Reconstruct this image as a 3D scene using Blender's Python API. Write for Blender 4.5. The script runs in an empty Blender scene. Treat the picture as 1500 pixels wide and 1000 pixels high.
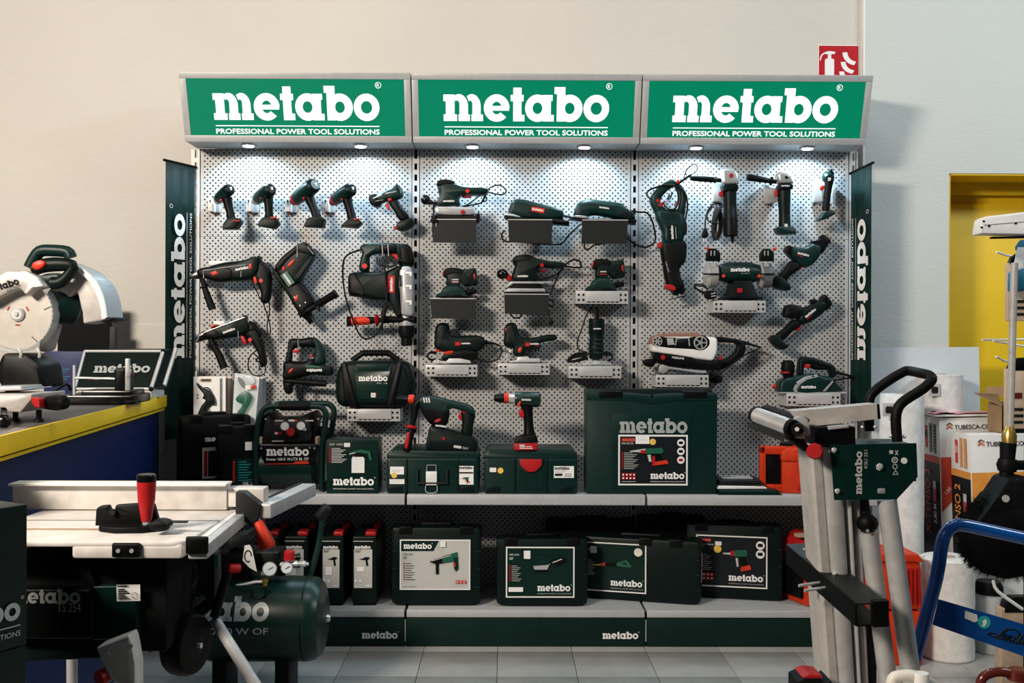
import bpy, math, random
from mathutils import Vector as V, Matrix
random.seed(7)
C = bpy.context.scene.collection
SC = bpy.context.scene

# ------------------------------------------------------------------ camera, world, lights, exposure
CAM = V((-0.0899, -4.5512, 1.2713)); YAW, PIT, ROL, FPX = 0.0070, -0.0006, 0.0035, 1458.0
FW = V((math.sin(YAW)*math.cos(PIT), math.cos(YAW)*math.cos(PIT), math.sin(PIT)))
R0 = V((math.cos(YAW), -math.sin(YAW), 0)); U0 = R0.cross(FW)
RT = R0*math.cos(ROL) + U0*math.sin(ROL); UP = U0*math.cos(ROL) - R0*math.sin(ROL)
cd = bpy.data.cameras.new('camera'); cam = bpy.data.objects.new('camera', cd); C.objects.link(cam)
cam.matrix_world = Matrix(((RT.x, UP.x, -FW.x, CAM.x), (RT.y, UP.y, -FW.y, CAM.y), (RT.z, UP.z, -FW.z, CAM.z), (0, 0, 0, 1)))
cd.sensor_width = 36; cd.lens = FPX/1500*36; cd.clip_start = 0.05; SC.camera = cam
SC.view_settings.view_transform = 'Standard'; SC.view_settings.look = 'None'
SC.view_settings.exposure = 0.0; SC.view_settings.gamma = 1.0; SC.view_settings.use_curve_mapping = False
w = bpy.data.worlds.new('world'); SC.world = w; w.use_nodes = True
w.node_tree.nodes['Background'].inputs[0].default_value = (0.80, 0.92, 1.0, 1)
w.node_tree.nodes['Background'].inputs[1].default_value = 0.035
def area(name, loc, target, sx, sy, power, col):
    l = bpy.data.lights.new(name, 'AREA'); l.shape = 'RECTANGLE'; l.size = sx; l.size_y = sy; l.energy = power; l.color = col
    o = bpy.data.objects.new(name, l); C.objects.link(o); o.location = loc
    o.rotation_euler = (V(target)-V(loc)).to_track_quat('-Z', 'Y').to_euler(); return o
area('ceiling_light_warm', (-2.9, -4.5, 3.05), (-1.1, 0.0, 1.2), 1.1, 0.5, 268, (1.0, 0.87, 0.73))
area('ceiling_light_main', (0.2, -1.9, 4.3), (0.0, -0.6, 0.6), 2.4, 0.4, 32, (1.0, 0.97, 0.94))
area('ceiling_light_right', (3.4, -2.2, 3.6), (2.6, 0.0, 1.0), 1.4, 0.5, 58, (0.86, 0.96, 1.0))

# ------------------------------------------------------------------ helpers: pixel of the 1500x1000 frame -> point on the plane Y
def W(px, py, Y=0.0):
    d = FW + RT*((px-750)/FPX) + UP*((500-py)/FPX)
    return CAM + d*((Y-CAM.y)/d.y)
def S(Y): return FPX/(Y-CAM.y)          # pixels per metre at depth Y
def WZ(px, py, z):
    d = FW + RT*((px-750)/FPX) + UP*((500-py)/FPX)
    return CAM + d*((z-CAM.z)/d.z)
# ------------------------------------------------------------------ materials
MATS = {}
def mk(name, col, rough=0.5, metal=0.0, var=0.12, scale=30, bump=0.0, bscale=200, emit=0, coat=0, trans=0, alpha=1, spec=0.5):
    m = bpy.data.materials.new(name); m.use_nodes = True; nt = m.node_tree; b = nt.nodes['Principled BSDF']
    tc = nt.nodes.new('ShaderNodeTexCoord'); ns = nt.nodes.new('ShaderNodeTexNoise'); ns.inputs['Scale'].default_value = scale; ns.inputs['Detail'].default_value = 4
    nt.links.new(tc.outputs['Object'], ns.inputs['Vector'])
    rp = nt.nodes.new('ShaderNodeValToRGB'); e = rp.color_ramp.elements
    e[0].position = 0.3; e[1].position = 0.7
    e[0].color = tuple(c*(1-var) for c in col)+(1,); e[1].color = tuple(min(1, c*(1+var)) for c in col)+(1,)
    nt.links.new(ns.outputs['Fac'], rp.inputs['Fac']); nt.links.new(rp.outputs['Color'], b.inputs['Base Color'])
    b.inputs['Roughness'].default_value = rough; b.inputs['Metallic'].default_value = metal
    b.inputs['Specular IOR Level'].default_value = spec
    if coat: b.inputs['Coat Weight'].default_value = coat; b.inputs['Coat Roughness'].default_value = 0.1
    if trans: b.inputs['Transmission Weight'].default_value = trans
    if alpha < 1: b.inputs['Alpha'].default_value = alpha
    if emit:
        e[0].color = e[1].color = tuple(c*.25 for c in col)+(1,)
        b.inputs['Emission Color'].default_value = tuple(col)+(1,); b.inputs['Emission Strength'].default_value = emit
    if bump:
        n2 = nt.nodes.new('ShaderNodeTexNoise'); n2.inputs['Scale'].default_value = bscale; n2.inputs['Detail'].default_value = 3
        bp = nt.nodes.new('ShaderNodeBump'); bp.inputs['Strength'].default_value = bump; bp.inputs['Distance'].default_value = 0.004
        nt.links.new(tc.outputs['Object'], n2.inputs['Vector']); nt.links.new(n2.outputs['Fac'], bp.inputs['Height']); nt.links.new(bp.outputs['Normal'], b.inputs['Normal'])
    MATS[name] = m; return m
mk('green', (0.0014, 0.0185, 0.0160), 0.40, spec=0.26, bump=0.08, bscale=900)
mk('green_dark', (0.0011, 0.0066, 0.0060), 0.44, spec=0.2, bump=0.08, bscale=900)
mk('green_gloss', (0.0022, 0.020, 0.0155), 0.32, spec=0.4)
mk('green_print', (0.0016, 0.017, 0.0135), 0.4, spec=0.25)
mk('green_sticker', (0.01, 0.10, 0.06), 0.4)
mk('black', (0.0019, 0.0025, 0.0028), 0.46, spec=0.16, bump=0.06, bscale=900)
mk('black_gloss', (0.0025, 0.003, 0.0035), 0.25, spec=0.4)
mk('rubber', (0.0020, 0.0024, 0.0027), 0.55, spec=0.16)
mk('panel_grey', (0.0085, 0.0105, 0.011), 0.5, spec=0.3)
mk('red', (0.40, 0.010, 0.012), 0.42, spec=0.3)
mk('red_orange', (0.60, 0.038, 0.014), 0.42, spec=0.3)
mk('orange_case', (0.55, 0.034, 0.006), 0.45, spec=0.3)
mk('silver', (0.46, 0.47, 0.48), 0.36, 0.45)
mk('alu', (0.50, 0.505, 0.505), 0.42, 0.25)
mk('alu_paint', (0.47, 0.45, 0.43), 0.45, 0.15)
mk('chrome', (0.72, 0.73, 0.75), 0.22, 0.6)
mk('gold', (0.75, 0.5, 0.15), 0.3, 0.9)
mk('peg', (0.42, 0.425, 0.425), 0.5, 0.0, var=0.04)
mk('rack_grey', (0.47, 0.48, 0.49), 0.45, 0.1, var=0.05)
mk('shelf_grey', (0.36, 0.38, 0.39), 0.45, 0.0, var=0.06)
mk('bracket', (0.50, 0.50, 0.50), 0.42, 0.15, var=0.05)
mk('back_dark', (0.003, 0.0035, 0.004), 0.8, spec=0.2)
mk('white', (0.80, 0.80, 0.79), 0.5, var=0.03)
mk('white_print', (0.82, 0.82, 0.82), 0.5, var=0.0)
mk('grey_print', (0.50, 0.50, 0.50), 0.5, var=0.02)
mk('silver_print', (0.45, 0.48, 0.48), 0.4, 0.3, var=0.02)
mk('label_grey', (0.50, 0.50, 0.48), 0.5, var=0.02)
mk('paper_pink', (0.75, 0.33, 0.38), 0.7)
mk('yellow_sticker', (0.75, 0.50, 0.09), 0.5)
mk('yellow', (0.95, 0.60, 0.008), 0.45, var=0.04)
mk('yellow_door', (0.80, 0.54, 0.012), 0.5, var=0.04, scale=6)
mk('blue_panel', (0.001, 0.012, 0.075), 0.45, var=0.08)
mk('blue_steel', (0.003, 0.072, 0.31), 0.25, coat=0.5)
mk('worktop', (0.085, 0.08, 0.08), 0.5, var=0.12, scale=8)
mk('card', (0.32, 0.19, 0.09), 0.8)
mk('card_pale', (0.55, 0.42, 0.30), 0.8)
mk('foam', (0.72, 0.74, 0.74), 0.75, bump=0.35, bscale=70)
mk('foam_warm', (0.70, 0.69, 0.66), 0.8, bump=0.2, bscale=60)
mk('sheet', (0.62, 0.68, 0.72), 0.4, var=0.02)
mk('bristle', (0.002, 0.002, 0.0025), 0.9, spec=0.1)
mk('sign_red', (0.42, 0.004, 0.012), 0.5, spec=0.2)
mk('blade', (0.55, 0.52, 0.48), 0.35, 0.55, var=0.08)
mk('sign_green_light', (0.0, 0.185, 0.095), 0.25, emit=1.0, var=0.0)
mk('sign_white_light', (1.0, 1.0, 1.0), 0.4, emit=1.1, var=0.0)
mk('led', (0.85, 0.95, 1.0), 0.4, emit=14, var=0.0)
mk('clear', (0.85, 0.92, 0.92), 0.08, alpha=0.22, var=0)
mk('tan', (0.42, 0.31, 0.22), 0.7)
mk('brown', (0.10, 0.016, 0.012), 0.2)
mk('teal_sticker', (0.02, 0.42, 0.42), 0.4)
mk('cream', (0.76, 0.72, 0.64), 0.45)
mk('blue_print', (0.01, 0.02, 0.10), 0.5)
mk('navy', (0.003, 0.006, 0.009), 0.5, spec=0.3)
mk('orange_print', (0.75, 0.30, 0.05), 0.5)
mk('red_box', (0.55, 0.06, 0.035), 0.55)
mk('grit', (0.30, 0.16, 0.12), 0.9, bump=0.5, bscale=900)
mk('stone', (0.30, 0.29, 0.27), 0.85, bump=0.3, bscale=600)
mk('stone_dark', (0.10, 0.12, 0.12), 0.85, bump=0.3, bscale=600)
mk('teal_blue', (0.02, 0.18, 0.30), 0.5)
mk('cable', (0.003, 0.003, 0.0035), 0.5, spec=0.25)
mk('pale_plastic', (0.66, 0.63, 0.60), 0.45)
def wall_mat(name, col, bump, scale):
    m = mk(name, col, 0.85, var=0.03, scale=1.5); nt = m.node_tree; b = nt.nodes['Principled BSDF']
    tc = nt.nodes.new('ShaderNodeTexCoord'); n2 = nt.nodes.new('ShaderNodeTexNoise'); n2.inputs['Scale'].default_value = scale; n2.inputs['Detail'].default_value = 6; n2.inputs['Roughness'].default_value = 0.62
    mp = nt.nodes.new('ShaderNodeMapping'); mp.inputs['Scale'].default_value = (1, 1, 1.8)
    bp = nt.nodes.new('ShaderNodeBump'); bp.inputs['Strength'].default_value = bump; bp.inputs['Distance'].default_value = 0.02
    nt.links.new(tc.outputs['Object'], mp.inputs['Vector']); nt.links.new(mp.outputs['Vector'], n2.inputs['Vector'])
    nt.links.new(n2.outputs['Fac'], bp.inputs['Height']); nt.links.new(bp.outputs['Normal'], b.inputs['Normal']); return m
wall_mat('plaster', (0.60, 0.583, 0.545), 0.22, 26)
wall_mat('plaster_right', (0.60, 0.635, 0.62), 0.2, 30)
def tile_mat():
    m = mk('floor_tile', (0.33, 0.33, 0.312), 0.30, var=0.10, scale=9); nt = m.node_tree; b = nt.nodes['Principled BSDF']
    oi = nt.nodes.new('ShaderNodeObjectInfo'); hs = nt.nodes.new('ShaderNodeHueSaturation'); mr = nt.nodes.new('ShaderNodeMapRange')
    mr.inputs[3].default_value = 0.90; mr.inputs[4].default_value = 1.08
    nt.links.new(oi.outputs['Random'], mr.inputs[0]); nt.links.new(mr.outputs[0], hs.inputs['Value'])
    src = b.inputs['Base Color'].links[0].from_socket
    n3 = nt.nodes.new('ShaderNodeTexNoise'); n3.inputs['Scale'].default_value = 55; n3.inputs['Detail'].default_value = 8; n3.inputs['Roughness'].default_value = .7
    tc = nt.nodes.new('ShaderNodeTexCoord'); nt.links.new(tc.outputs['Generated'], n3.inputs['Vector']); n3.inputs['Scale'].default_value = 12
    rp = nt.nodes.new('ShaderNodeValToRGB'); rp.color_ramp.elements[0].position = .32; rp.color_ramp.elements[1].position = .42
    rp.color_ramp.elements[0].color = (.55, .53, .50, 1); rp.color_ramp.elements[1].color = (1, 1, 1, 1)
    mx = nt.nodes.new('ShaderNodeMix'); mx.data_type = 'RGBA'; mx.blend_type = 'MULTIPLY'; mx.inputs[0].default_value = 0.6
    nt.links.new(n3.outputs['Fac'], rp.inputs['Fac']); nt.links.new(src, mx.inputs[6]); nt.links.new(rp.outputs['Color'], mx.inputs[7])
    nt.links.new(mx.outputs[2], hs.inputs['Color']); nt.links.new(hs.outputs['Color'], b.inputs['Base Color'])
tile_mat()

# ------------------------------------------------------------------ mesh builder
def catmull(pts, n=4, closed=True):
    out = []; N = len(pts); rng = range(N if closed else N-1)
    for i in rng:
        if closed: p0, p1, p2, p3 = pts[i-1], pts[i], pts[(i+1) % N], pts[(i+2) % N]
        else: p0, p1, p2, p3 = pts[max(i-1, 0)], pts[i], pts[i+1], pts[min(i+2, N-1)]
        for k in range(n):
            t = k/n
            out.append(0.5*((2*p1)+(p2-p0)*t+(2*p0-5*p1+4*p2-p3)*t*t+(3*p1-p0-3*p2+p3)*t*t*t))
    if not closed: out.append(pts[-1])
    return out
def softpoly(pts, n=3):
    """closed smooth curve through 2D points, tangents limited so that it never loops"""
    N = len(pts); T = []
    for i in range(N):
        d = pts[(i+1) % N]-pts[i-1]; T.append(d.normalized() if d.length > 1e-9 else V((0, 0)))
    out = []
    for i in range(N):
        p, q = pts[i], pts[(i+1) % N]; L = (q-p).length*.9; m0, m1 = T[i]*L, T[(i+1) % N]*L
        for k in range(n):
            t = k/n; t2, t3 = t*t, t*t*t
            out.append(p*(2*t3-3*t2+1)+m0*(t3-2*t2+t)+q*(-2*t3+3*t2)+m1*(t3-t2))
    return out
def roundpoly(pts, r, n=3):
    """round the corners of a 2D polygon"""
    out = []; N = len(pts)
    for i in range(N):
        a, p, b = pts[i-1], pts[i], pts[(i+1) % N]
        d1, d2 = a-p, b-p; l1, l2 = d1.length, d2.length
        if l1 < 1e-9 or l2 < 1e-9: continue
        k = min(r, l1*.45, l2*.45); q1 = p+d1/l1*k; q2 = p+d2/l2*k
        for j in range(n+1):
            t = j/n; out.append(q1*(1-t)**2+p*2*t*(1-t)+q2*t*t)
    return out
class MB:
    def __init__(s): s.v = []; s.f = []; s.mi = []; s.mats = []; s.cur = 0; s.smooth = 35
    def m(s, name):
        if name not in s.mats: s.mats.append(name)
        s.cur = s.mats.index(name); return s
    def face(s, *i): s.f.append(i); s.mi.append(s.cur)
    def add(s, vs):
        n = len(s.v); s.v.extend(V(q) for q in vs); return n
    def poly(s, pts): n = s.add(pts); s.face(*range(n, n+len(pts))); return s
    def loft(s, loops, cap=(True, True), closed=True):
        n0 = [s.add(l) for l in loops]; k = len(loops[0])
        for a in range(len(loops)-1):
            for i in range(k if closed else k-1):
                j = (i+1) % k; s.face(n0[a]+i, n0[a]+j, n0[a+1]+j, n0[a+1]+i)
        if cap[0]: s.face(*[n0[0]+i for i in range(k-1, -1, -1)])
        if cap[1]: s.face(*[n0[-1]+i for i in range(k)])
        return s
    def prism(s, pts, o, u, v, n, d0, d1, bev=0.0, seg=2):
        """2D polygon (metres) in frame o,u,v, extruded along n from d0 to d1, edges rounded"""
        N = len(pts); ar = sum(pts[i-1].x*pts[i].y-pts[i].x*pts[i-1].y for i in range(N))
        if ar < 0: pts = pts[::-1]
        nr = []
        for i in range(N):
            e1 = (pts[i]-pts[i-1]); e2 = (pts[(i+1) % N]-pts[i])
            e1 = e1.normalized() if e1.length > 1e-9 else V((1, 0)); e2 = e2.normalized() if e2.length > 1e-9 else e1
            a = V((e1.y, -e1.x)); b = V((e2.y, -e2.x)); q = a+b
            q = q.normalized() if q.length > 1e-6 else a
            q = q/max(0.55, q.dot(a)); nr.append(q)
        cap = [1e9]*N
        if bev > 0:                     # keep the inset inside thin places
            for i in range(N):
                p, q = pts[i], -nr[i].normalized(); best = 1e9
                for j in range(N):
                    if j == i or (j+1) % N == i: continue
                    a, b = pts[j], pts[(j+1) % N]; e = b-a; den = q.x*e.y-q.y*e.x
                    if abs(den) < 1e-12: continue
                    d = a-p; t = (d.x*e.y-d.y*e.x)/den; w2 = (d.x*q.y-d.y*q.x)/den
                    if t > 1e-5 and -1e-6 <= w2 <= 1+1e-6: best = min(best, t)
                for j in range(N):
                    if nr[i].dot(nr[j]) < -.25: best = min(best, (pts[i]-pts[j]).length)
                cap[i] = best*.36
            for _ in range(2): cap = [min(cap[i-1], cap[i], cap[(i+1) % N]) for i in range(N)]
            for _ in range(2): cap = [min(cap[i], (cap[i-1]+cap[i]+cap[(i+1) % N])/3) for i in range(N)]
            sc = [min(1, c/bev) for c in cap]
            for _ in range(14):
                bad = set()
                for i in range(N):
                    j = (i+1) % N; e = pts[j]-pts[i]; g = e-(nr[j]*sc[j]-nr[i]*sc[i])*bev
                    if e.dot(g) <= e.length_squared*.02: bad.update(((i-1) % N, i, j, (j+1) % N))
                if not bad: break
                for i in bad: sc[i] *= .72
            nr = [q*c for q, c in zip(nr, sc)]
        L = []
        if bev > 0:
            for k in range(seg+1):
                t = math.pi/2*k/seg; L.append((bev*(1-math.sin(t)), d0+bev*(1-math.cos(t))))
            for k in range(seg+1):
                t = math.pi/2*(1-k/seg); L.append((bev*(1-math.sin(t)), d1-bev*(1-math.cos(t))))
        else: L = [(0, d0), (0, d1)]
        return s.loft([[o+u*(p.x-q.x*i)+v*(p.y-q.y*i)+n*d for p, q in zip(pts, nr)] for i, d in L])
    def box(s, c, sz, rot=None, bev=0.0):
        """box centre c, size sz, optional 3x3 rotation"""
        R = rot or Matrix.Identity(3); u, v, n = R @ V((1, 0, 0)), R @ V((0, 0, 1)), R @ V((0, 1, 0)); x, y, z = sz[0]/2, sz[1]/2, sz[2]/2
        p = [V((-x, -z)), V((x, -z)), V((x, z)), V((-x, z))]
        if bev: p = roundpoly(p, bev, 2)
        return s.prism(p, V(c), u, v, n, -y, y, min(bev, y*.9))
    def tube(s, pts, r, seg=8, n=0, cap=True, closed=False):
        pts = [V(p) for p in pts]; k = len(pts)
        rs = list(r) if hasattr(r, '__len__') else [r]*k
        if n:
            pr = [V((a.x, a.y, a.z, q)) for a, q in zip(pts, rs)]; pr = catmull(pr, n, closed)
            pts = [q.to_3d() for q in pr]; rs = [q[3] for q in pr]; k = len(pts)
        t0 = (pts[1]-pts[0]).normalized(); a = t0.orthogonal().normalized(); loops = []
        for i in range(k):
            if closed: t = pts[(i+1) % k]-pts[i-1]
            else: t = pts[min(i+1, k-1)]-pts[max(i-1, 0)]
            t = t.normalized(); a = (a-t*a.dot(t)); a = a.normalized() if a.length > 1e-6 else t.orthogonal().normalized(); b = t.cross(a)
            loops.append([pts[i]+(a*math.cos(q)+b*math.sin(q))*rs[i] for q in (2*math.pi*j/seg for j in range(seg))])
        if closed: loops.append(loops[0]); cap = False
        return s.loft(loops, (cap, cap))
    def lathe(s, A, B, prof, seg=16, cap=True, flat=1.0):
        """profile [(t along A->B in metres or fraction 0..1, radius m)]"""
        A, B = V(A), V(B); ax = B-A; L = ax.length; ax = ax/L; a = ax.orthogonal().normalized()
        if abs(ax.y) < .9: a = (V((0, 1, 0))-ax*ax.y).normalized()
        b = ax.cross(a)
        return s.loft([[A+ax*(t*L)+(a*math.cos(q)*flat+b*math.sin(q))*max(r, 1e-5) for q in (2*math.pi*j/seg for j in range(seg))] for t, r in prof], (cap, cap))
    def ball(s, c, r, seg=12, sx=1, sy=1, sz=1):
        c = V(c); n = 6
        return s.loft([[c+V((math.cos(q)*math.sin(t)*r*sx, math.sin(q)*math.sin(t)*r*sy, math.cos(t)*r*sz)) for q in (2*math.pi*j/seg for j in range(seg))] for t in (math.pi*min(max(k/n, .02), .98) for k in range(n+1))])
    def disc(s, c, n, r, seg=16, h=0.002):
        c = V(c); n = V(n).normalized(); return s.lathe(c, c+n*h, [(0, r), (1, r)], seg)
    def build(s, name, parent=None, mat=None, loc=None):
        o0 = V(loc) if loc is not None else (parent['_o'] if parent is not None and '_o' in parent else V((0, 0, 0))); o0 = V(o0)
        me = bpy.data.meshes.new(name); me.from_pydata([q-o0 for q in s.v], [], s.f)
        for mn in (s.mats or [mat]): me.materials.append(MATS[mn])
        if s.mats: me.polygons.foreach_set('material_index', s.mi)
        me.polygons.foreach_set('use_smooth', [True]*len(me.polygons))
        import bmesh
        bm = bmesh.new(); bm.from_mesh(me); bmesh.ops.recalc_face_normals(bm, faces=bm.faces); bm.to_mesh(me); bm.free()
        me.set_sharp_from_angle(angle=math.radians(s.smooth)); me.update()
        o = bpy.data.objects.new(name, me); C.objects.link(o)
        if parent is not None: o.parent = parent; OR[o.name] = o0
        else: o.location = o0
        OR[o.name] = o0
        return o
OR = {}
def thing(name, label, cat, loc, group=None):
    o = bpy.data.objects.new(name, None); C.objects.link(o); o.location = loc; o.empty_display_size = .05
    o['label'] = label; o['category'] = cat; OR[o.name] = V(loc)
    if group: o['group'] = group
    return o
def tag(o, label, cat, group=None):
    o['label'] = label; o['category'] = cat
    if group: o['group'] = group
    return o
def struct(o): o['kind'] = 'structure'; return o
def put(mb, name, parent=None, mat=None, loc=None):
    """link builder mb as a part of parent (world coordinates kept)"""
    o0 = OR[parent.name] if parent is not None else (V(loc) if loc is not None else V((0, 0, 0)))
    return mb.build(name, parent, mat, o0)
def P2(pts, Y):
    """pixel outline -> 2D metres (x, z) on plane Y"""
    return [V((q.x, q.z)) for q in (W(p[0], p[1], Y) for p in pts)]
UX, UY, UZ = V((1, 0, 0)), V((0, 1, 0)), V((0, 0, 1))
def blob(pts, Y, t, bev=.006, smooth=2, rnd=0, mb=None, seg=2):
    """traced outline (px) centred on depth Y, thickness t metres, rounded edges"""
    p = P2(pts, Y)
    if rnd: p = roundpoly(p, rnd/S(Y), 3)
    elif smooth: p = softpoly(p, smooth+1)
    mb = mb or MB(); return mb.prism(p, V((0, 0, 0)), UX, UZ, UY, Y-t/2, Y+t/2, min(bev, t*.48), seg)
def part(parent, name, mb, mat=None): return put(mb, name, parent, mat)
def pblob(parent, name, pts, Y, t, mat, **k): return put(blob(pts, Y, t, **k), name, parent, mat)
def ptube(parent, name, pts, r, mat, n=4, seg=8): return put(MB().tube([W(*p) for p in pts], r, seg, n), name, parent, mat)
def plathe(parent, name, a, b, prof, mat, seg=16, flat=1.0): return put(MB().lathe(W(*a), W(*b), prof, seg, flat=flat), name, parent, mat)

# ------------------------------------------------------------------ lettering
def ring(cx, cy, rx, ry, ix, iy, a0, a1, n=18, dx=0, dy=0):
    o = []
    for k in range(n):
        t0, t1 = (math.radians(a0+(a1-a0)*(k+q)/n) for q in (0, 1))
        o.append([(cx+rx*math.cos(t0), cy+ry*math.sin(t0)), (cx+rx*math.cos(t1), cy+ry*math.sin(t1)),
                  (cx+dx+ix*math.cos(t1), cy+dy+iy*math.sin(t1)), (cx+dx+ix*math.cos(t0), cy+dy+iy*math.sin(t0))])
    return o
def rc(x0, y0, x1, y1): return [[(x0, y0), (x1, y0), (x1, y1), (x0, y1)]]
def sh(ps, d): return [[(x+d, y) for x, y in p] for p in ps]
LOGO = (rc(0, .75, .3, 1)+rc(.09, 0, .43, 1)+rc(0, 0, .52, .25)+rc(.62, 0, .95, .62)+rc(.58, 0, 1.02, .25)+rc(1.12, 0, 1.44, .62)+rc(1.08, 0, 1.53, .25)
        + ring(.60, .56, .35, .46, .10, .20, 0, 125, 10, -.07, .02)+ring(1.10, .56, .34, .46, .09, .20, 0, 125, 10, -.06, .02)
        + sh(ring(.5, .5, .5, .52, .19, .24, 0, 318, 22)+rc(.15, .40, .98, .58), 1.56)
        + sh(rc(.1, 0, .42, 1.27)+rc(0, .76, .5, 1)+rc(.1, 0, .54, .25), 2.60)
        + sh(ring(.48, .5, .48, .52, .19, .22, 0, 360, 22)+rc(.68, 0, 1.0, 1)+rc(.68, 0, 1.12, .25)+rc(.66, .78, 1.06, 1), 3.16)
        + sh(rc(.08, 0, .40, 1.30)+rc(-.02, 1.04, .4, 1.30)+ring(.58, .5, .5, .52, .19, .22, 0, 360, 22), 4.31)
        + sh(ring(.5, .5, .5, .52, .22, .24, 0, 360, 22), 5.42))
LOGO_W = 6.42
DOT = ring(6.55, 1.22, .10, .10, .06, .06, 0, 360, 10)
_tx = {}
def text_mesh(s, bold=0.0):
    k = (s, bold)
    if k not in _tx:
        cu = bpy.data.curves.new('t', 'FONT'); cu.body = s; cu.size = 1.0; cu.resolution_u = 3; cu.offset = bold; cu.fill_mode = 'FRONT'
        ob = bpy.data.objects.new('t', cu); C.objects.link(ob)
        me = bpy.data.meshes.new_from_object(ob.evaluated_get(bpy.context.evaluated_depsgraph_get()))
        ps = [[(me.vertices[i].co.x, me.vertices[i].co.y) for i in f.vertices] for f in me.polygons]
        bpy.data.objects.remove(ob); bpy.data.curves.remove(cu); bpy.data.meshes.remove(me)
        xs = [p[0] for f in ps for p in f] or [0, 1]; x0 = min(xs); _tx[k] = ([[(x-x0, y) for x, y in f] for f in ps], max(xs)-x0)
    return _tx[k]
class Face:
    """flat printing area: o = bottom-left corner, u/v unit axes, n towards the viewer; coordinates a,b in metres"""
    def __init__(s, o, u, v, n=None, lift=.0006):
        s.o, s.u, s.v = V(o), V(u).normalized(), V(v).normalized(); s.n = n and V(n).normalized() or s.u.cross(s.v).normalized(); s.k = 0; s.lift = lift; s.mb = MB()
    def pt(s, a, b): return s.o+s.u*a+s.v*b+s.n*(s.lift+s.k*.00004)
    def polys(s, ps, mat, sx=1, sy=1, a=0, b=0, step=False):
        s.mb.m(mat); s.k += 4
        for p in ps:
            if step: s.k += .3
            s.mb.poly([s.pt(a+x*sx, b+y*sy) for x, y in p])
        return s
    def rect(s, a, b, w, h, mat): return s.polys(rc(a, b, a+w, b+h), mat)
    def rrect(s, a, b, w, h, r, mat):
        p = roundpoly([V((a, b)), V((a+w, b)), V((a+w, b+h)), V((a, b+h))], r, 4); return s.polys([[(q.x, q.y) for q in p]], mat)
    def circ(s, a, b, r, mat, n=20): return s.polys([[(a+r*math.cos(6.2832*k/n), b+r*math.sin(6.2832*k/n)) for k in range(n)]], mat)
    def logo(s, a, b, w, mat, dot=False, stretch=1.0):
        k = w/LOGO_W; return s.polys(LOGO+(DOT if dot else []), mat, k, k*stretch, a, b, True)
    def text(s, st, a, b, h, mat, w=None, bold=0.0):
        ps, tw = text_mesh(st, bold); sy = h/.72; sx = w/tw if w else sy
        return s.polys(ps, mat, sx, sy, a, b)
    def poly(s, pts, mat): return s.polys([pts], mat)
    def put(s, name, parent): 
        s.mb.smooth = 60; o0 = OR[parent.name]; me = bpy.data.meshes.new(name); me.from_pydata([q-o0 for q in s.mb.v], [], s.mb.f)
        for mn in s.mb.mats: me.materials.append(MATS[mn])
        me.polygons.foreach_set('material_index', s.mb.mi); me.update()
        o = bpy.data.objects.new(name, me); C.objects.link(o); o.parent = parent; OR[o.name] = o0; return o
def face_px(bl, br, Y, n=None):
    """printing face whose lower edge runs bl -> br (pixels) on plane Y; returns (Face, width in metres)"""
    a, b = W(bl[0], bl[1], Y), W(br[0], br[1], Y); u = (b-a); w_ = u.length; u.normalize(); v = V((-u.z, 0, u.x)); return Face(a, u, v, V((0, -1, 0))), w_
def logo_px(parent, bl, br, Y, mat, dot=False, stretch=1.0, name='lettering'):
    f, w_ = face_px(bl, br, Y); f.logo(0, 0, w_, mat, dot, stretch); return f.put(name, parent)
# ------------------------------------------------------------------ setting: floor, walls, door
WY = 0.13                                   # back wall plane
m = MB().box((0.3, -2.2, -0.03), (7.4, 4.8, .05)); fl = struct(put(m, 'floor', None, 'back_dark'))
TS = 0.3046; tx0 = WZ(947, 955, 0).x
tmesh = None
for i in range(-9, 10):
    for j in range(-8, 3):
        x, y = tx0+(i+.5)*TS, -0.438-TS*.12+(j+.5)*TS
        if abs(x-.3) > 2.7 or (j < -4 and abs(x-.6) > 2.2): continue
        if tmesh is None:
            o = put(MB().box((0, 0, -.004), (TS-.0022, TS-.0022, .008), bev=.0012), 'floor_tile', fl, 'floor_tile'); tmesh = o.data
        else:
            o = bpy.data.objects.new('floor_tile', tmesh); C.objects.link(o); o.parent = fl
        o.location = (x, y, 0.0)
XC = W(1263, 300, WY).x
m = MB().box(((XC-4.2)/2, WY+.1, 1.7), (XC+4.2, .2, 3.5)); struct(put(m, 'wall_back', None, 'plaster'))
dx = W(1390, 400, WY-.03).x; dz = W(1440, 254, WY-.03).z
m = MB()
m.box(((XC+dx)/2, WY+.085, 1.7), (dx-XC, .23, 3.5)); m.box(((dx+3.9)/2, WY+.085, (dz+3.45)/2), (3.9-dx, .23, 3.45-dz))
struct(put(m, 'wall_right', None, 'plaster_right'))
m = MB().box(((XC+XC)/2-.004, WY-.015, 1.7), (.008, .032, 3.5)); struct(put(m, 'trim_1', None, 'white'))
# yellow door in its reveal
d = struct(put(MB().box(((dx+3.6)/2, WY+.255, dz/2), (3.6-dx, .04, dz)), 'door_1', None, 'yellow_door'))
m = MB(); m.box(((dx+3.6)/2, WY+.1, dz-.004), (3.6-dx, .25, .008)); m.box((dx+.004, WY+.1, dz/2), (.008, .25, dz)); put(m, 'reveal_lining', d, 'yellow_door')
m = MB(); m.box((dx+.03, WY+.215, dz/2), (.06, .05, dz), bev=.004); m.box(((dx+3.6)/2, WY+.215, dz-.03), (3.6-dx, .05, .075), bev=.004); put(m, 'door_frame', d, 'yellow_door')
m = MB().box(((dx+3.6)/2+.05, WY+.222, dz/2-.05), (3.6-dx-.12, .03, dz-.12), bev=.004); put(m, 'door_leaf', d, 'yellow_door')
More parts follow.
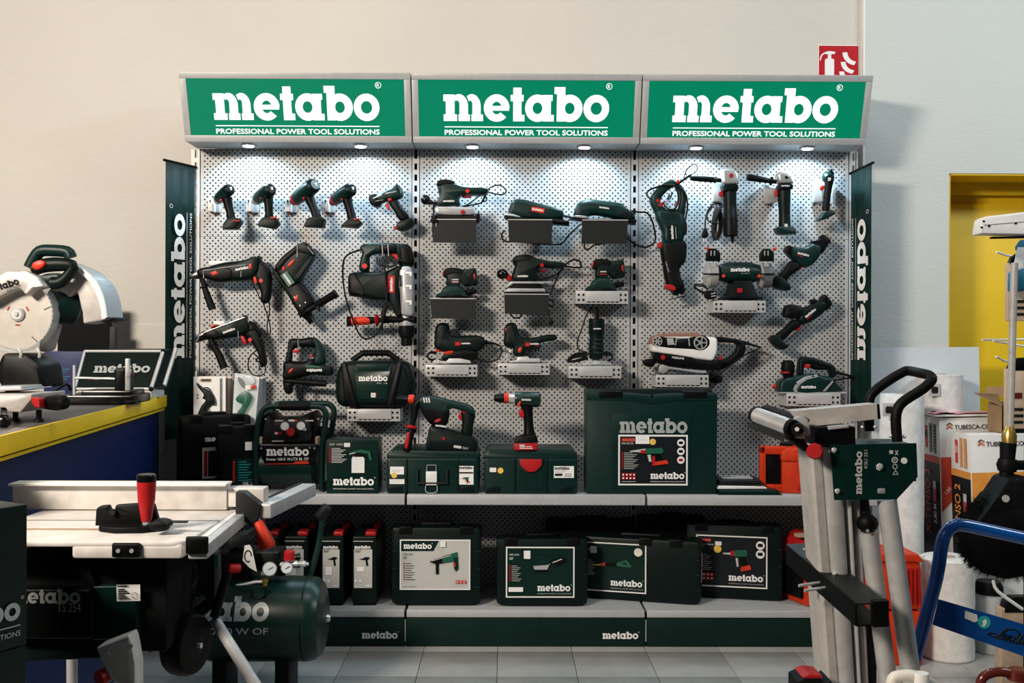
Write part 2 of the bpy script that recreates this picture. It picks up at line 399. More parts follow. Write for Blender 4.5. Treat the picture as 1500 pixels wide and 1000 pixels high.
# low ledge / block joints on the left wall
a = W(196, 476, WY); b = W(243, 535, WY)
m = MB(); m.box(((a.x+b.x)/2, WY-.004, a.z-.3), (b.x-a.x, .008, .6)); struct(put(m, 'trim_2', None, 'plaster'))

# ------------------------------------------------------------------ display rack
rk = thing('display_rack', 'grey perforated steel display rack holding the power tools', 'rack', (0, 0, 0))
def peg_panel():
    """1000 x 400 sheet with real staggered round holes"""
    m = MB(); wd, ht, p, r = .962, .3985, .025, .0041; rows = 32; h = ht/rows; nc = int(wd/p)
    for j in range(rows):
        z0, z1 = -ht/2+j*h, -ht/2+(j+1)*h; off = 0 if j % 2 else p/2; x = -wd/2
        xs = [-wd/2+ (wd-nc*p)/2 + off + p*k for k in range(nc+1)]; xs = [q for q in xs if q+p <= wd/2+1e-6]
        if xs[0] > -wd/2+1e-6: m.poly([(-wd/2, 0, z0), (xs[0], 0, z0), (xs[0], 0, z1), (-wd/2, 0, z1)])
        e = xs[-1]+p
        if e < wd/2-1e-6: m.poly([(e, 0, z0), (wd/2, 0, z0), (wd/2, 0, z1), (e, 0, z1)])
        for q in xs:
            c = q+p/2; zc = (z0+z1)/2; a = m.add([(q, 0, z0), (c, 0, z0), (q+p, 0, z0), (q+p, 0, zc), (q+p, 0, z1), (c, 0, z1), (q, 0, z1), (q, 0, zc)])
            b = m.add([(c+r*math.cos(t), 0, zc+r*math.sin(t)) for t in (math.radians(d) for d in (225, 270, 315, 0, 45, 90, 135, 180))])
            for k in range(8): m.face(a+k, a+(k+1) % 8, b+(k+1) % 8, b+k)
    return m
me = None
for ix in (-1, 0, 1):
    for iz in range(5):
        if me is None: o = put(peg_panel(), 'pegboard_panel', rk, 'peg'); me = o.data
        else: o = bpy.data.objects.new('pegboard_panel', me); C.objects.link(o); o.parent = rk
        o.location = (ix, 0, 1.9425-.4*iz)
m = MB().box((0, .05, 1.1), (3.0, .02, 2.1)); put(m, 'back_sheet', rk, 'back_dark')
for k, x in enumerate((-1.5, -.5, .5, 1.5)):
    m = MB(); wd = .03
    for sx in (-1, 1): m.box((x+sx*.011, -.002, 1.09), (.009, .006, 2.1))
    z = .04
    while z < 2.12: m.box((x, -.002, z), (.014, .006, .021)); z += .05
    put(m, 'upright', rk, 'rack_grey')
put(MB().box((-1.517, .012, 1.09), (.012, .034, 2.1)), 'end_trim', rk, 'cream'); put(MB().box((1.517, .012, 1.09), (.012, .034, 2.1)), 'end_trim', rk, 'rack_grey')
for ix in (-1, 0, 1):
    rb = thing('rack_base', 'dark green plinth under the bottom shelf of the %s bay' % ('left', 'middle', 'right')[ix+1], 'plinth', (ix, -.3, 0), 'rack plinths')
    put(MB().box((ix, -.25, .058), (.99, .28, .115)), 'base_box', rb, 'back_dark')
    put(MB().box((ix, -.403, .004), (.99, .01, .012)), 'floor_seal', rb, 'black')
    if ix < 1: put(MB().box((ix+.5, -.414, .068), (.004, .008, .09)), 'joint_clip', rb, 'silver')
    pl = put(MB().box((ix, -.4075, .060), (.992, .012, .118), bev=.002), 'plinth_panel', rb, 'green_dark')
    pl.data.materials[0] = MATS['green_print']
    if ix < 1:
        f = Face((ix+.32, -.4145, .034), UX, UZ); f.logo(0, 0, .148, 'white_print', True); f.put('lettering', pl)
names = {-1: 'left', 0: 'middle', 1: 'right'}
for lev, z, lab in ((0, .6316, 'middle'), (1, .1525, 'bottom')):
    for ix in (-1, 0, 1):
        s = thing('shelf', 'pale grey steel %s shelf in the %s bay of the rack' % ('upper' if lev == 0 else 'bottom', names[ix]), 'shelf', (ix, -.2, z), 'rack shelves')
        put(MB().box((ix, -.206, z-.012), (.988, .40, .022), bev=.002), 'shelf_board', s, 'shelf_grey')
        h = .042 if lev == 0 else .030
        put(MB().box((ix, -.411, z-h/2), (.990, .009, h), bev=.002), 'price_rail', s, 'rack_grey')
        if lev == 0:
            for sx in (-1, 1): put(MB().prism([V((0, -.01)), V((.38, -.01)), V((.38, -.035)), V((0, -.09))], V((ix+sx*.478, 0, z-.015)), V((0, -1, 0)), UZ, UX, -.002, .002), 'bracket', s, 'rack_grey')
# ------------------------------------------------------------------ header light boxes
hb = V((0, -.1645, 2.1422)); ht = V((0, -.2556, 2.4253))
fv = (ht-hb).normalized(); fh = (ht-hb).length; fn = V((0, -1, 0)); fn = (fn-fv*fn.dot(fv)).normalized()
hl = ('the left bay', 'the middle bay', 'the right bay')
for k, ix in enumerate((-1, 0, 1)):
    t = thing('light_box_sign', 'backlit green sign with white lettering above %s' % hl[k], 'sign', (ix, 0, 2.14), 'illuminated header signs')
    x0, x1 = ix-.4975, ix+.4975
    m = MB(); prof = [V((.0, 2.144)), V((.1645, 2.144)), V((.2556, 2.4253)), V((.0, 2.4253))]
    q = [[V((x, -p.x, p.y)) for p in prof] for x in (x0, x1)]
    m.loft([q[0]] + [q[1]], (True, True))
    put(m, 'housing', t, 'rack_grey')
    B = .028
    m = MB(); m.box((0, 0, 0), (1, 1, 1)); m = MB()
    R = Matrix((UX, -fn, fv)).transposed()
    for (cx, cz, sx, sz) in ((0, B/2, .995, B), (0, fh-B/2, .995, B), (-.4975+B/2, fh/2, B, fh-2*B), (.4975-B/2, fh/2, B, fh-2*B)):
        m.box(hb+UX*(ix+cx)+fv*cz+fn*.002, (sx, .012, sz), R, .002)
    put(m, 'frame', t, 'rack_grey')
    m = MB().box(hb+UX*ix+fv*(fh/2)+fn*.001, (.995-2*B+.002, .004, fh-2*B+.002), R)
    pn = put(m, 'sign_panel', t, 'sign_green_light')
    f = Face(hb+UX*(ix-.4975)+fn*.0035, UX, fv, fn)
    f.logo(.136, .095, .722, 'sign_white_light', stretch=1.0)
    f.rect(.140, .068, .715, .004, 'sign_white_light'); f.text('PROFESSIONAL POWER TOOL SOLUTIONS', .140, .036, .022, 'sign_white_light', .715, .02)
    f.polys(ring(.855, .245, .0135, .0135, .0112, .0112, 0, 360, 20), 'sign_white_light'); f.text('R', .849, .238, .014, 'sign_white_light', None, .01)
    f.put('lettering', pn)
    for sx in (-.25, .25):
        c = V((ix+sx+.012, -.10, 2.1435))
        dl = put(MB().lathe(c, c-UZ*.008, [(0, .036), (1, .033)], 20), 'downlight', t, 'chrome')
        put(MB().lathe(c-UZ*.007, c-UZ*.0095, [(0, .025), (1, .024)], 20), 'lens', dl, 'led')
        l = bpy.data.lights.new('downlight_lamp', 'SPOT'); l.energy = 13; l.color = (.56, .82, 1.0); l.shadow_soft_size = .02; l.spot_size = math.radians(164); l.spot_blend = 0.55
        lo = bpy.data.objects.new('downlight_lamp', l); C.objects.link(lo); lo.location = c-UZ*.016
# fire extinguisher sign on the wall
a, b = W(1198, 66, WY-.002), W(1258, 127, WY-.002)
t = thing('fire_sign', 'red fire extinguisher sign fixed to the wall above the rack', 'sign', (a.x, WY-.004, b.z))
put(MB().box(((a.x+b.x)/2, WY-.003, (a.z+b.z)/2), (b.x-a.x, .004, a.z-b.z), bev=.001), 'plate', t, 'white')
f = Face((a.x, WY-.0055, b.z), UX, UZ); w_, h_ = b.x-a.x, a.z-b.z
f.rect(.004, .004, w_-.008, h_-.008, 'sign_red')
f.rrect(.032, .006, .044, .125, .012, 'white_print'); f.rect(.046, .125, .016, .03, 'white_print'); f.poly([(.03, .152), (.078, .152), (.082, .162), (.06, .166), (.04, .164)], 'white_print')
f.polys(ring(.04, .125, .032, .036, .026, .030, 70, 185, 10), 'white_print')
for k, (x, y, s) in enumerate(((.105, .02, .05), (.112, .06, .055), (.12, .10, .06))):
    f.polys(ring(x+.055, y+s, .06, s, .045, s*.72, 180, 265, 10, .008, 0), 'white_print')
f.put('pictogram', t)
# ------------------------------------------------------------------ tools on the pegboard
class Z:
    """pixel positions read off an enlarged crop: origin x0,y0 and enlargement s"""
    def __init__(s, x0, y0, k): s.x0, s.y0, s.k = x0, y0, k
    def __call__(s, *p):
        if len(p) == 2 and not hasattr(p[0], '__len__'): return (s.x0+p[0]/s.k, s.y0+p[1]/s.k)
        p = p[0] if len(p) == 1 and hasattr(p[0][0], '__len__') else p
        return [(s.x0+a/s.k, s.y0+b/s.k) for a, b in p]
    def y(s, Y, *p): return [(s.x0+a/s.k, s.y0+b/s.k, Y) for a, b in p]
def tool(name, label, cat, px, py, Y, group=None): return thing(name, label, cat, W(px, py, Y), group)
def cord(parent, pts, r=.0032, name='cord', n=5): return ptube(parent, name, pts, r, 'cable', n, 6)
def hook(parent, px, py, Y, ln=.012):
    """chrome pegboard hook that carries a hanging tool"""
    a, b = W(px, py, -.006), W(px, py, Y-.02); c = b+UZ*ln
    put(MB().tube([a, b, c], .0022, 6), 'hook', parent, 'chrome')
def tie(parent, a, b, Y, t):
    """pale wire loop over the tool front"""
    put(MB().tube([W(a[0], a[1], Y-t/2-.001), W(b[0], b[1], Y-t/2-.001)], .0016, 6), 'wire_tie', parent, 'silver')
def holder(px0, py0, px1, py1, label):
    h = tool('magnetic_holder', label, 'holder', px0, py1, -.02, 'steel drill holders')
    a, b = W(px0, py0, -.05), W(px1, py1, -.05); xm = a.x+(b.x-a.x)*.12; xr = a.x+(b.x-a.x)*.55
    put(MB().box(((a.x+b.x)/2, -.004, (a.z+b.z)/2), (b.x-a.x, .006, a.z-b.z), bev=.001), 'back_plate', h, 'alu')
    p = put(MB().box(((xm+xr)/2, -.03, (a.z+b.z)/2), (xr-xm, .05, a.z-b.z), bev=.002), 'block', h, 'white')
    put(MB().box(((xm+xr)/2, -.056, a.z-.012), (.005, .003, .012)), 'slot', p, 'black')
    put(MB().lathe(((xm+xr)/2, -.03, b.z-.008), ((xm+xr)/2, -.03, b.z), [(0, .004), (1, .004)], 8), 'screw', h, 'red')
def drill_in(label, ch, fr, rear, rr, g0, g1, gw, foot, red, ring_, sw, name='cordless_drill', body='green'):
    """pistol drill hung nose to the board, its motor end towards the viewer"""
    t = tool(name, label, 'drill', g1[0], g1[1]+10, -.12, 'cordless drills in the top row')
    Yn, Yr = -.055, -.175; k = 1/S(-.12); rr *= 1.18; gw *= 1.1
    A, F, B = W(ch[0], ch[1], Yn), W(fr[0], fr[1], -.085), W(rear[0], rear[1], Yr); r = rr*k
    cd_ = put(MB().lathe(A, F, [(0, r*.45), (.15, r*.55), (.6, r*.72), (1, r*.75)], 16), 'chuck', t, 'black')
    ax = (F-A).normalized()
    put(MB().lathe(F-ax*.014, F, [(0, r*.82), (1, r*.86)], 16), 'collar', t, ring_)
    bd = put(MB().lathe(F-ax*.002, B, [(0, r*.80), (.12, r*.92), (.5, r), (.8, r), (.93, r*.9), (1, r*.6)], 20), 'motor_housing', t, body)
    bx = (B-F).normalized()
    put(MB().lathe(B-bx*.012, B+bx*.003, [(0, r*.98), (.5, r*.90), (1, r*.62)], 20), 'end_cap', bd, 'green_dark' if body == 'green' else 'panel_grey')
    f = Face(B+bx*.0035+V((-.006, 0, -.006)), UX, UZ, -UY); f.rrect(0, 0, .013, .013, .002, 'white_print'); f.rect(.003, .003, .007, .007, 'grey_print'); f.put('badge', bd)
    G0, G1 = W(g0[0], g0[1], -.13), W(g1[0], g1[1], -.135); gr = gw*k/2
    put(MB().tube([G0+UZ*.02, G0, (G0+G1)/2, G1, G1-UZ*.008], [gr*1.15, gr*1.1, gr*.92, gr*.98, gr*1.2], 14, 3), 'grip', t, 'black')
    ft = put(blob(foot, -.135, .062, .008, 0, 2), 'battery_foot', t, 'green_dark')
    if red: put(blob(red, -.168, .012, .002, 0), 'release_button', ft, 'red')
    q = W(sw[0], sw[1], -.135); put(MB().box(q, (.014, .03, .008), Matrix.Rotation(-.5, 3, 'Y'), .002), 'switch', t, 'red')
    return t
z = Z(290, 230, 8.333)
drill_in('slim black cordless drill, first from the left in the top row', z(228, 545), z(255, 505), z(392, 388), 7.6, z(360, 540), z(405, 735), 11.5, z((368, 760), (420, 748), (515, 750), (545, 795), (480, 884), (312, 884), (322, 825)), z((425, 770), (505, 770), (508, 788), (430, 788)), 'alu', z(288, 528))
drill_in('green cordless drill with silver chuck collar, second from the left in the top row', z(690, 545), z(730, 505), z(892, 388), 8.6, z(858, 520), z(870, 728), 11.5, z((795, 745), (880, 728), (962, 745), (1005, 815), (942, 880), (735, 842)), z((885, 730), (955, 730), (965, 752), (890, 752)), 'alu', z(782, 503))
z = Z(240, 80, 3.7025)
drill_in('cordless drill with red collar and pale handle, third from the left in the top row', z(700, 800), z(722, 778), z(818, 706), 9.6, z(788, 775), z(828, 875), 12.5, z((785, 888), (850, 876), (880, 895), (868, 941), (762, 934)), None, 'red', z(762, 778))
z = Z(450, 230, 8.335)
drill_in('cordless drill with red collar and red foot button, fourth in the top row', z(300, 560), z(352, 510), z(548, 385), 8.8, z(488, 520), z(545, 735), 12.5, z((515, 755), (620, 748), (682, 808), (610, 872), (416, 850)), z((570, 750), (640, 748), (642, 768), (572, 770)), 'red', z(432, 515))
for k, (a, b, n) in enumerate(((302.6, 320, 'first'), (358.4, 376.4, 'second'), (415.6, 433, 'third'), (471, 489, 'fourth'))):
    holder(a, 290.8, b, 309.5, 'small steel holder behind the %s cordless drill from the left' % n)
# cordless driver hung side-on
t = tool('cordless_screwdriver', 'cordless screwdriver hanging side-on beside the middle bay, fifth in the top row', 'drill', 590, 335, -.07, 'cordless drills in the top row')
Y = -.075
pblob(t, 'motor_housing', z((770, 472), (870, 448), (1000, 388), (1100, 340), (1145, 368), (1175, 440), (1158, 500), (1060, 532), (960, 548), (880, 585), (800, 590), (765, 540)), Y, .062, 'green', bev=.022, seg=4)
pblob(t, 'nose', z((765, 480), (840, 455), (900, 500), (900, 600), (850, 615), (785, 590), (762, 540)), Y, .064, 'black', bev=.012)
pblob(t, 'grip', z((1000, 545), (1085, 512), (1165, 620), (1248, 740), (1150, 790), (1060, 660)), Y, .044, 'black', bev=.016, seg=3)
f = pblob(t, 'battery_foot', z((1105, 810), (1190, 775), (1285, 750), (1302, 830), (1175, 905), (1105, 885)), Y, .07, 'green_dark', bev=.008)
pblob(t, 'foot_button', z((1052, 850), (1105, 845), (1110, 890), (1060, 880)), Y, .03, 'red', bev=.002, smooth=0)
pblob(t, 'trigger', z((958, 572), (985, 565), (1012, 640), (985, 648)), Y, .02, 'red_orange', bev=.004)
pblob(t, 'direction_switch', z((998, 520), (1035, 515), (1035, 545), (1000, 548)), Y, .066, 'red', bev=.002)
put(MB().lathe(W(*z(770, 548), Y), W(*z(715, 552), Y), [(0, .006), (.5, .005), (.6, .0025), (1, .002)], 8), 'bit', t, 'chrome')
for a, b in (((800, 505), (905, 460)), ((950, 445), (1090, 420)), ((830, 540), (930, 520))): tie(t, z(*a), z(*b), Y, .064)
hook(t, *z(950, 470), Y)

# corded rotary hammer, upper left
def hammer(label, z, body, black, stripe, front, handle_pts, hw, grip, chuckp, logo, reds, Y, group, tip):
    t = tool('hammer_drill', label, 'drill', z(*grip[0])[0], z(*grip[0])[1], Y, group)
    pblob(t, 'motor_housing', z(*body), Y, .075, 'green_dark', bev=.022, seg=3)
    pblob(t, 'gear_housing', z(*black), Y, .079, 'black', bev=.018, seg=3)
    pblob(t, 'nose', z(*front), Y, .05, 'black_gloss', bev=.02, seg=3)
    pblob(t, 'rear_grip', z(*grip), Y, .05, 'black', bev=.018, seg=3)
    put(MB().tube([W(*z(*p), Y-.02) for p in handle_pts], hw, 12, 3), 'side_handle', t, 'rubber')
    g = handle_pts[1]; a = W(*z(*g), Y-.02); b = W(*z(*handle_pts[-1]), Y-.02); d = (b-a).normalized()
    put(MB().lathe(a-d*.002, a+d*.004, [(0, .02), (1, .021)], 14), 'handle_flange', t, 'rubber')
    put(MB().tube([W(*z(*p), Y-.0405) for p in stripe], .0022, 6), 'wire_tie', t, 'silver')
    for n, p in reds: pblob(t, n, z(*p), Y, .084, 'red_orange', bev=.003, smooth=0)
    logo_px(t, z(*logo[0]), z(*logo[1]), Y-.0402, 'white_print')
    return t
z = Z(280, 350, 4.762); Y = -.09
t = hammer('corded hammer drill with black side handle, upper of two at the left edge', z,
    [(120, 200), (240, 165), (370, 150), (480, 118), (488, 165), (470, 250), (420, 285), (300, 295), (140, 290), (100, 240)],
    [(60, 215), (150, 195), (300, 195), (310, 280), (180, 300), (110, 275), (60, 260)],
    [(88, 272), (84, 218), (380, 180)], [(0, 262), (40, 225), (88, 212), (100, 275), (40, 278), (2, 268)],
    [(75, 270), (92, 330), (115, 400), (150, 490)], [.010, .012, .015, .017],
    [(420, 175), (500, 155), (555, 215), (562, 330), (545, 440), (490, 440), (490, 380), (455, 300), (415, 280)], None, [(310, 222), (402, 205)],
    [('mode_knob', [(150, 240), (190, 222), (208, 245), (170, 262)]), ('switch', [(418, 180), (436, 175), (440, 210), (422, 218)])], Y, 'corded hammer drills', None)
pblob(t, 'trigger', z((442, 268), (456, 262), (470, 308), (456, 315)), Y, .052, 'red_orange', bev=.003)
put(MB().disc(W(*z(488, 290), Y-.025), -UY, .009, 12, .004), 'lock_button', t, 'red_orange')
cord(t, [(*z(500, 440), Y), (*z(525, 510), Y), (*z(550, 600), Y), (*z(552, 660), Y), (*z(535, 655), Y), (*z(530, 590), Y), (*z(545, 520), Y), (*z(545, 440), Y)])
cord(t, [(*z(420, 290), Y), (*z(450, 350), Y), (*z(490, 420), Y), (*z(498, 330), Y), (*z(470, 280), Y)], .003)
cord(t, [(*z(490, 165), Y+.02), (*z(540, 190), Y+.02), (*z(555, 240), Y+.02)], .003)
tie(t, z(348, 222), z(346, 265), Y, .08); hook(t, *z(240, 200), Y); hook(t, *z(460, 160), Y)
put(MB().box(W(*z(190, 172), -.03), (.07, .05, .02), bev=.002), 'clip', t, 'white')
# impact drill, lower left
Y = -.085
t = hammer('corded impact drill with bright long edge, lower of two at the left edge', z,
    [(120, 640), (250, 590), (360, 550), (380, 530), (390, 560), (420, 620), (380, 670), (280, 690), (170, 700), (120, 690)],
    [(100, 650), (200, 625), (215, 690), (160, 700), (110, 690)],
    [(35, 715), (52, 690), (48, 670), (120, 640), (372, 545)], [(28, 700), (50, 665), (110, 640), (122, 690), (60, 718), (35, 722)],
    [(125, 655), (150, 730), (190, 800), (232, 900)], [.012, .014, .016, .018],
    [(345, 590), (420, 572), (485, 640), (505, 720), (520, 800), (525, 880), (490, 890), (470, 800), (430, 730), (380, 680)], None, [(224, 660), (308, 632)],
    [('mode_knob', [(150, 605), (180, 595), (185, 608), (155, 620)])], Y, 'corded hammer drills', None)
pblob(t, 'trigger', z((355, 680), (372, 675), (398, 725), (382, 738)), Y, .052, 'red', bev=.003)
put(MB().disc(W(*z(412, 702), Y-.025), -UY, .009, 12, .004), 'lock_button', t, 'red_orange')
cord(t, [(*z(450, 780), Y), (*z(410, 820), Y), (*z(398, 890), Y), (*z(430, 945), Y), (*z(490, 950), Y), (*z(522, 915), Y), (*z(505, 880), Y), (*z(475, 890), Y), (*z(490, 915), Y)], .003)
cord(t, [(*z(440, 800), Y-.02), (*z(470, 830), Y-.02), (*z(450, 840), Y-.02), (*z(495, 870), Y-.02)], .0035)
cord(t, [(*z(385, 640), Y-.03), (*z(460, 625), Y-.03), (*z(500, 670), Y-.03), (*z(480, 700), Y-.03)], .003)
tie(t, z(328, 640), z(328, 690), Y, .08); hook(t, *z(250, 600), Y); hook(t, *z(400, 580), Y)
put(MB().box(W(*z(205, 590), -.03), (.05, .05, .022), bev=.002), 'clip', t, 'white')
# tilted cordless rotary hammer
z = Z(395, 340, 5.884); Y = -.085
t = tool('rotary_hammer', 'cordless rotary hammer hanging nose down with side handle pointing right', 'drill', *z(350, 800), Y)
m = blob(z((45, 315), (110, 215), (200, 140), (290, 85), (325, 95), (395, 185), (385, 225), (310, 350), (280, 410), (225, 440), (170, 470), (130, 440), (80, 380)), Y, .05, .018, 2, seg=3)
put(m, 'motor_housing', t, 'green_dark')
pblob(t, 'handle', z((48, 312), (110, 215), (200, 142), (270, 105), (290, 150), (215, 215), (150, 280), (95, 345)), Y, .056, 'black', bev=.02, seg=3)
pblob(t, 'battery_rail', z((240, 120), (300, 88), (330, 100), (395, 188), (375, 205), (330, 190), (265, 180)), Y, .064, 'green_dark', bev=.006, smooth=0)
pblob(t, 'motor_block', z((205, 395), (255, 330), (370, 205), (385, 225), (310, 350), (280, 415), (225, 440)), Y, .068, 'green_dark', bev=.016)
pblob(t, 'gear_housing', z((40, 320), (90, 350), (180, 465), (260, 430), (325, 490), (395, 600), (370, 650), (285, 715), (250, 690), (150, 520), (60, 400)), Y, .074, 'black', bev=.02, seg=3)
put(MB().lathe(W(*z(310, 690), Y), W(*z(372, 780), Y), [(0, .026), (.3, .024), (.5, .019), (1, .017)], 16), 'chuck', t, 'black_gloss')
put(MB().lathe(W(*z(255, 715), Y-.02), W(*z(395, 635), Y-.02), [(0, .012), (.1, .014), (.9, .014), (1, .012)], 12), 'handle_clamp', t, 'rubber')
put(MB().lathe(W(*z(395, 635), Y-.025), W(*z(575, 525), Y-.035), [(0, .010), (.1, .013), (.15, .016), (.9, .018), (.95, .021), (1, .019)], 14), 'side_handle', t, 'rubber')
pblob(t, 'depth_stop', z((400, 640), (430, 640), (438, 685), (420, 680)), Y-.03, .012, 'rubber', bev=.002)
pblob(t, 'mode_knob', z((230, 590), (245, 545), (262, 545), (250, 595)), Y, .082, 'red_orange', bev=.003)
pblob(t, 'trigger', z((162, 290), (215, 240), (232, 245), (178, 305)), Y, .062, 'red_orange', bev=.003)
pblob(t, 'direction_switch', z((120, 305), (135, 298), (145, 325), (132, 338)), Y, .062, 'red_orange', bev=.003)
f, w_ = face_px(z(100, 372), z(165, 465), Y-.0385); f.rect(-.002, -.003, w_+.004, .034, 'green_sticker'); f.logo(.002, .008, w_*.92, 'white_print'); f.put('lettering', t)
for a, b in ((215, 560), (308, 605), (262, 632)): put(MB().disc(W(*z(a, b), Y-.036), -UY, .0035, 10, .003), 'screw', t, 'silver')
tie(t, z(238, 115), z(238, 215), Y, .066); tie(t, z(325, 125), z(378, 190), Y, .066); hook(t, *z(240, 180), Y)
# large demolition hammer
Y = -.10
t = tool('demolition_hammer', 'large demolition hammer with silver body and red side handle, hanging chuck down', 'drill', *z(1180, 975), Y)
m = blob(z((780, 130), (840, 98), (1000, 92), (1160, 105), (1210, 120), (1235, 180), (1240, 285), (1120, 290), (1110, 215), (1100, 190), (905, 190), (862, 220), (858, 330), (780, 335), (785, 240), (800, 180)), Y, .06, .018, 2, seg=3); put(m, 'rear_handle', t, 'green')
pblob(t, 'handle_grip', z((940, 96), (1120, 100), (1115, 190), (940, 192)), Y, .066, 'black', bev=.022, rnd=14, seg=3)
pblob(t, 'handle_end', z((1120, 110), (1205, 118), (1235, 180), (1240, 285), (1135, 288), (1118, 200)), Y, .068, 'black', bev=.02, seg=3)
pblob(t, 'trigger', z((1028, 180), (1110, 190), (1120, 260), (1095, 245), (1070, 210)), Y, .03, 'red', bev=.004)
put(MB().disc(W(*z(820, 292), Y-.03), -UY, .0115, 14, .005), 'lock_button', t, 'red_orange')
pblob(t, 'motor_housing', z((690, 370), (740, 345), (1000, 340), (1150, 290), (1150, 400), (1120, 560), (1140, 720), (1090, 715), (1030, 600), (900, 590), (760, 560), (690, 540), (683, 450)), Y, .095, 'green_dark', bev=.03, seg=4)
pblob(t, 'motor_cap', z((690, 372), (760, 350), (840, 545), (760, 560), (690, 540), (683, 450)), Y, .10, 'black', bev=.03, seg=3)
sb = pblob(t, 'gear_housing', z((1110, 330), (1150, 295), (1225, 298), (1245, 400), (1248, 700), (1230, 730), (1140, 720), (1128, 500), (1110, 460)), Y, .10, 'silver', bev=.02, rnd=4, seg=3)
for yy in (352, 465, 598):
    put(blob(z((1172, yy-10), (1225, yy-10), (1225, yy+28), (1205, yy+28), (1205, yy+8), (1172, yy+8)), Y-.05, .006, .001, 0), 'rib', sb, 'white')
for xx in (1122, 1132, 1142): put(blob(z((xx-3, 370), (xx+3, 370), (xx+3, 465), (xx-3, 465)), Y-.0495, .004, 0, 0), 'vent', sb, 'black')
put(MB().lathe(W(*z(1180, 715), Y), W(*z(1180, 820), Y), [(0, .032), (.3, .033), (.55, .033), (.6, .035), (1, .034)], 20), 'collar', t, 'silver')
put(MB().lathe(W(*z(1180, 805), Y), W(*z(1182, 980), Y), [(0, .036), (.3, .037), (.55, .033), (.6, .026), (.95, .025), (1, .021)], 20), 'chuck', t, 'black')
put(MB().lathe(W(*z(1245, 752), Y-.02), W(*z(985, 752), Y-.02), [(0, .014), (.3, .014), (.9, .016), (1, .02)], 14), 'handle_clamp', t, 'rubber')
sh_ = put(MB().lathe(W(*z(985, 755), Y-.02), W(*z(668, 768), Y-.02), [(0, .010), (.2, .014), (.3, .015), (.35, .017), (.85, .018), (.9, .022), (.98, .024), (1, .02)], 14), 'side_handle', t, 'rubber')
put(MB().lathe(W(*z(865, 762), Y-.021), W(*z(705, 766), Y-.021), [(0, .0165), (.5, .0195), (1, .0195)], 14), 'grip_insert', sh_, 'red_orange')
put(MB().lathe(W(*z(950, 758), Y-.02), W(*z(905, 760), Y-.02), [(0, .012), (.4, .026), (.7, .03), (1, .012)], 16), 'handle_flange', sh_, 'red')
cord(t, [(*z(800, 150), Y-.01), (*z(700, 180), Y-.02), (*z(640, 240), Y-.03), (*z(632, 400), Y-.03), (*z(660, 580), Y-.05), (*z(710, 730), Y-.06), (*z(780, 890), Y-.06), (*z(850, 918), Y-.06), (*z(910, 880), Y-.06), (*z(960, 800), Y-.06), (*z(985, 700), Y-.06), (*z(1010, 600), Y-.06), (*z(1000, 400), Y-.06), (*z(990, 300), Y-.06)], .0042)
for k in range(5):
    cord(t, [(*z(925+k*20, 225+k*3), Y-.04), (*z(935+k*24, 270+k*8), Y-.05-.004*k), (*z(1010+k*18, 300-k*4), Y-.055), (*z(1085+k*6, 265-k*5), Y-.045), (*z(1000+k*8, 205+k*4), Y-.04)], .0036)
f, w_ = face_px(z(1072, 522), z(1075, 375), Y-.0482); f.rect(0, -.002, w_, .0325, 'red'); f.logo(.006, .007, w_*.8, 'white_print', stretch=1.0); f.put('badge', t)
for xx in (968, 1018): tie(t, z(xx, 105), z(xx+8, 205), Y, .068)
hook(t, *z(990, 200), Y)
pblob(t, 'plug', z((960, 680), (1000, 640), (1015, 660), (985, 760), (970, 850), (955, 840), (965, 760)), Y-.06, .02, 'rubber', bev=.006)
# cordless hammer with D handle
z = Z(400, 480, 6.668); Y = -.085
t = tool('rotary_hammer', 'small cordless rotary hammer with closed handle and side bar, above the small compressor', 'drill', *z(150, 640), Y)
m = MB(); 
pblob(t, 'handle_front', z((160, 115), (235, 118), (190, 240), (180, 325), (125, 330), (145, 220)), Y, .046, 'green_dark', bev=.014)
pblob(t, 'handle_grip', z((165, 115), (280, 105), (410, 98), (425, 185), (330, 185), (215, 200), (185, 215)), Y, .05, 'black', bev=.018, seg=3)
pblob(t, 'handle_rear', z((395, 100), (430, 105), (500, 190), (515, 260), (510, 350), (420, 360), (400, 330), (405, 260), (420, 190)), Y, .054, 'green', bev=.016, seg=3)
pblob(t, 'motor_housing', z((120, 330), (300, 330), (400, 300), (425, 355), (560, 375), (588, 385), (580, 455), (540, 470), (400, 455), (260, 490), (110, 500), (105, 420)), Y, .07, 'black', bev=.02, seg=3)
pblob(t, 'battery_rail', z((325, 355), (580, 375), (580, 455), (540, 468), (480, 430), (325, 425)), Y, .072, 'green_dark', bev=.006, smooth=0)
f, w_ = face_px(z(478, 412), z(328, 402), Y-.037); f.u = -UX; f.v = -UZ; f.logo(0, -.0045, w_, 'white_print'); f.put('lettering', t)
pblob(t, 'top_sticker', z((332, 360), (480, 372), (480, 386), (332, 380)), Y, .0735, 'green_sticker', bev=0, smooth=0)
pblob(t, 'nose', z((105, 490), (215, 480), (225, 540), (195, 580), (195, 620), (175, 645), (130, 640), (110, 590)), Y, .05, 'black_gloss', bev=.018, seg=3)
put(MB().lathe(W(*z(120, 518), Y-.02), W(*z(520, 545), Y-.02), [(0, .011), (.4, .011), (.42, .013), (.9, .015), (1, .014)], 14), 'side_handle', t, 'rubber')
pblob(t, 'depth_stop', z((268, 560), (300, 560), (290, 610), (272, 620)), Y-.02, .012, 'rubber', bev=.002)
pblob(t, 'mode_knob', z((165, 430), (200, 392), (215, 398), (180, 438)), Y, .076, 'red_orange', bev=.003)
pblob(t, 'trigger', z((190, 218), (255, 215), (255, 238), (195, 240)), Y, .03, 'red', bev=.003); pblob(t, 'direction_switch', z((365, 262), (395, 262), (395, 282), (370, 285)), Y, .04, 'red', bev=.003)
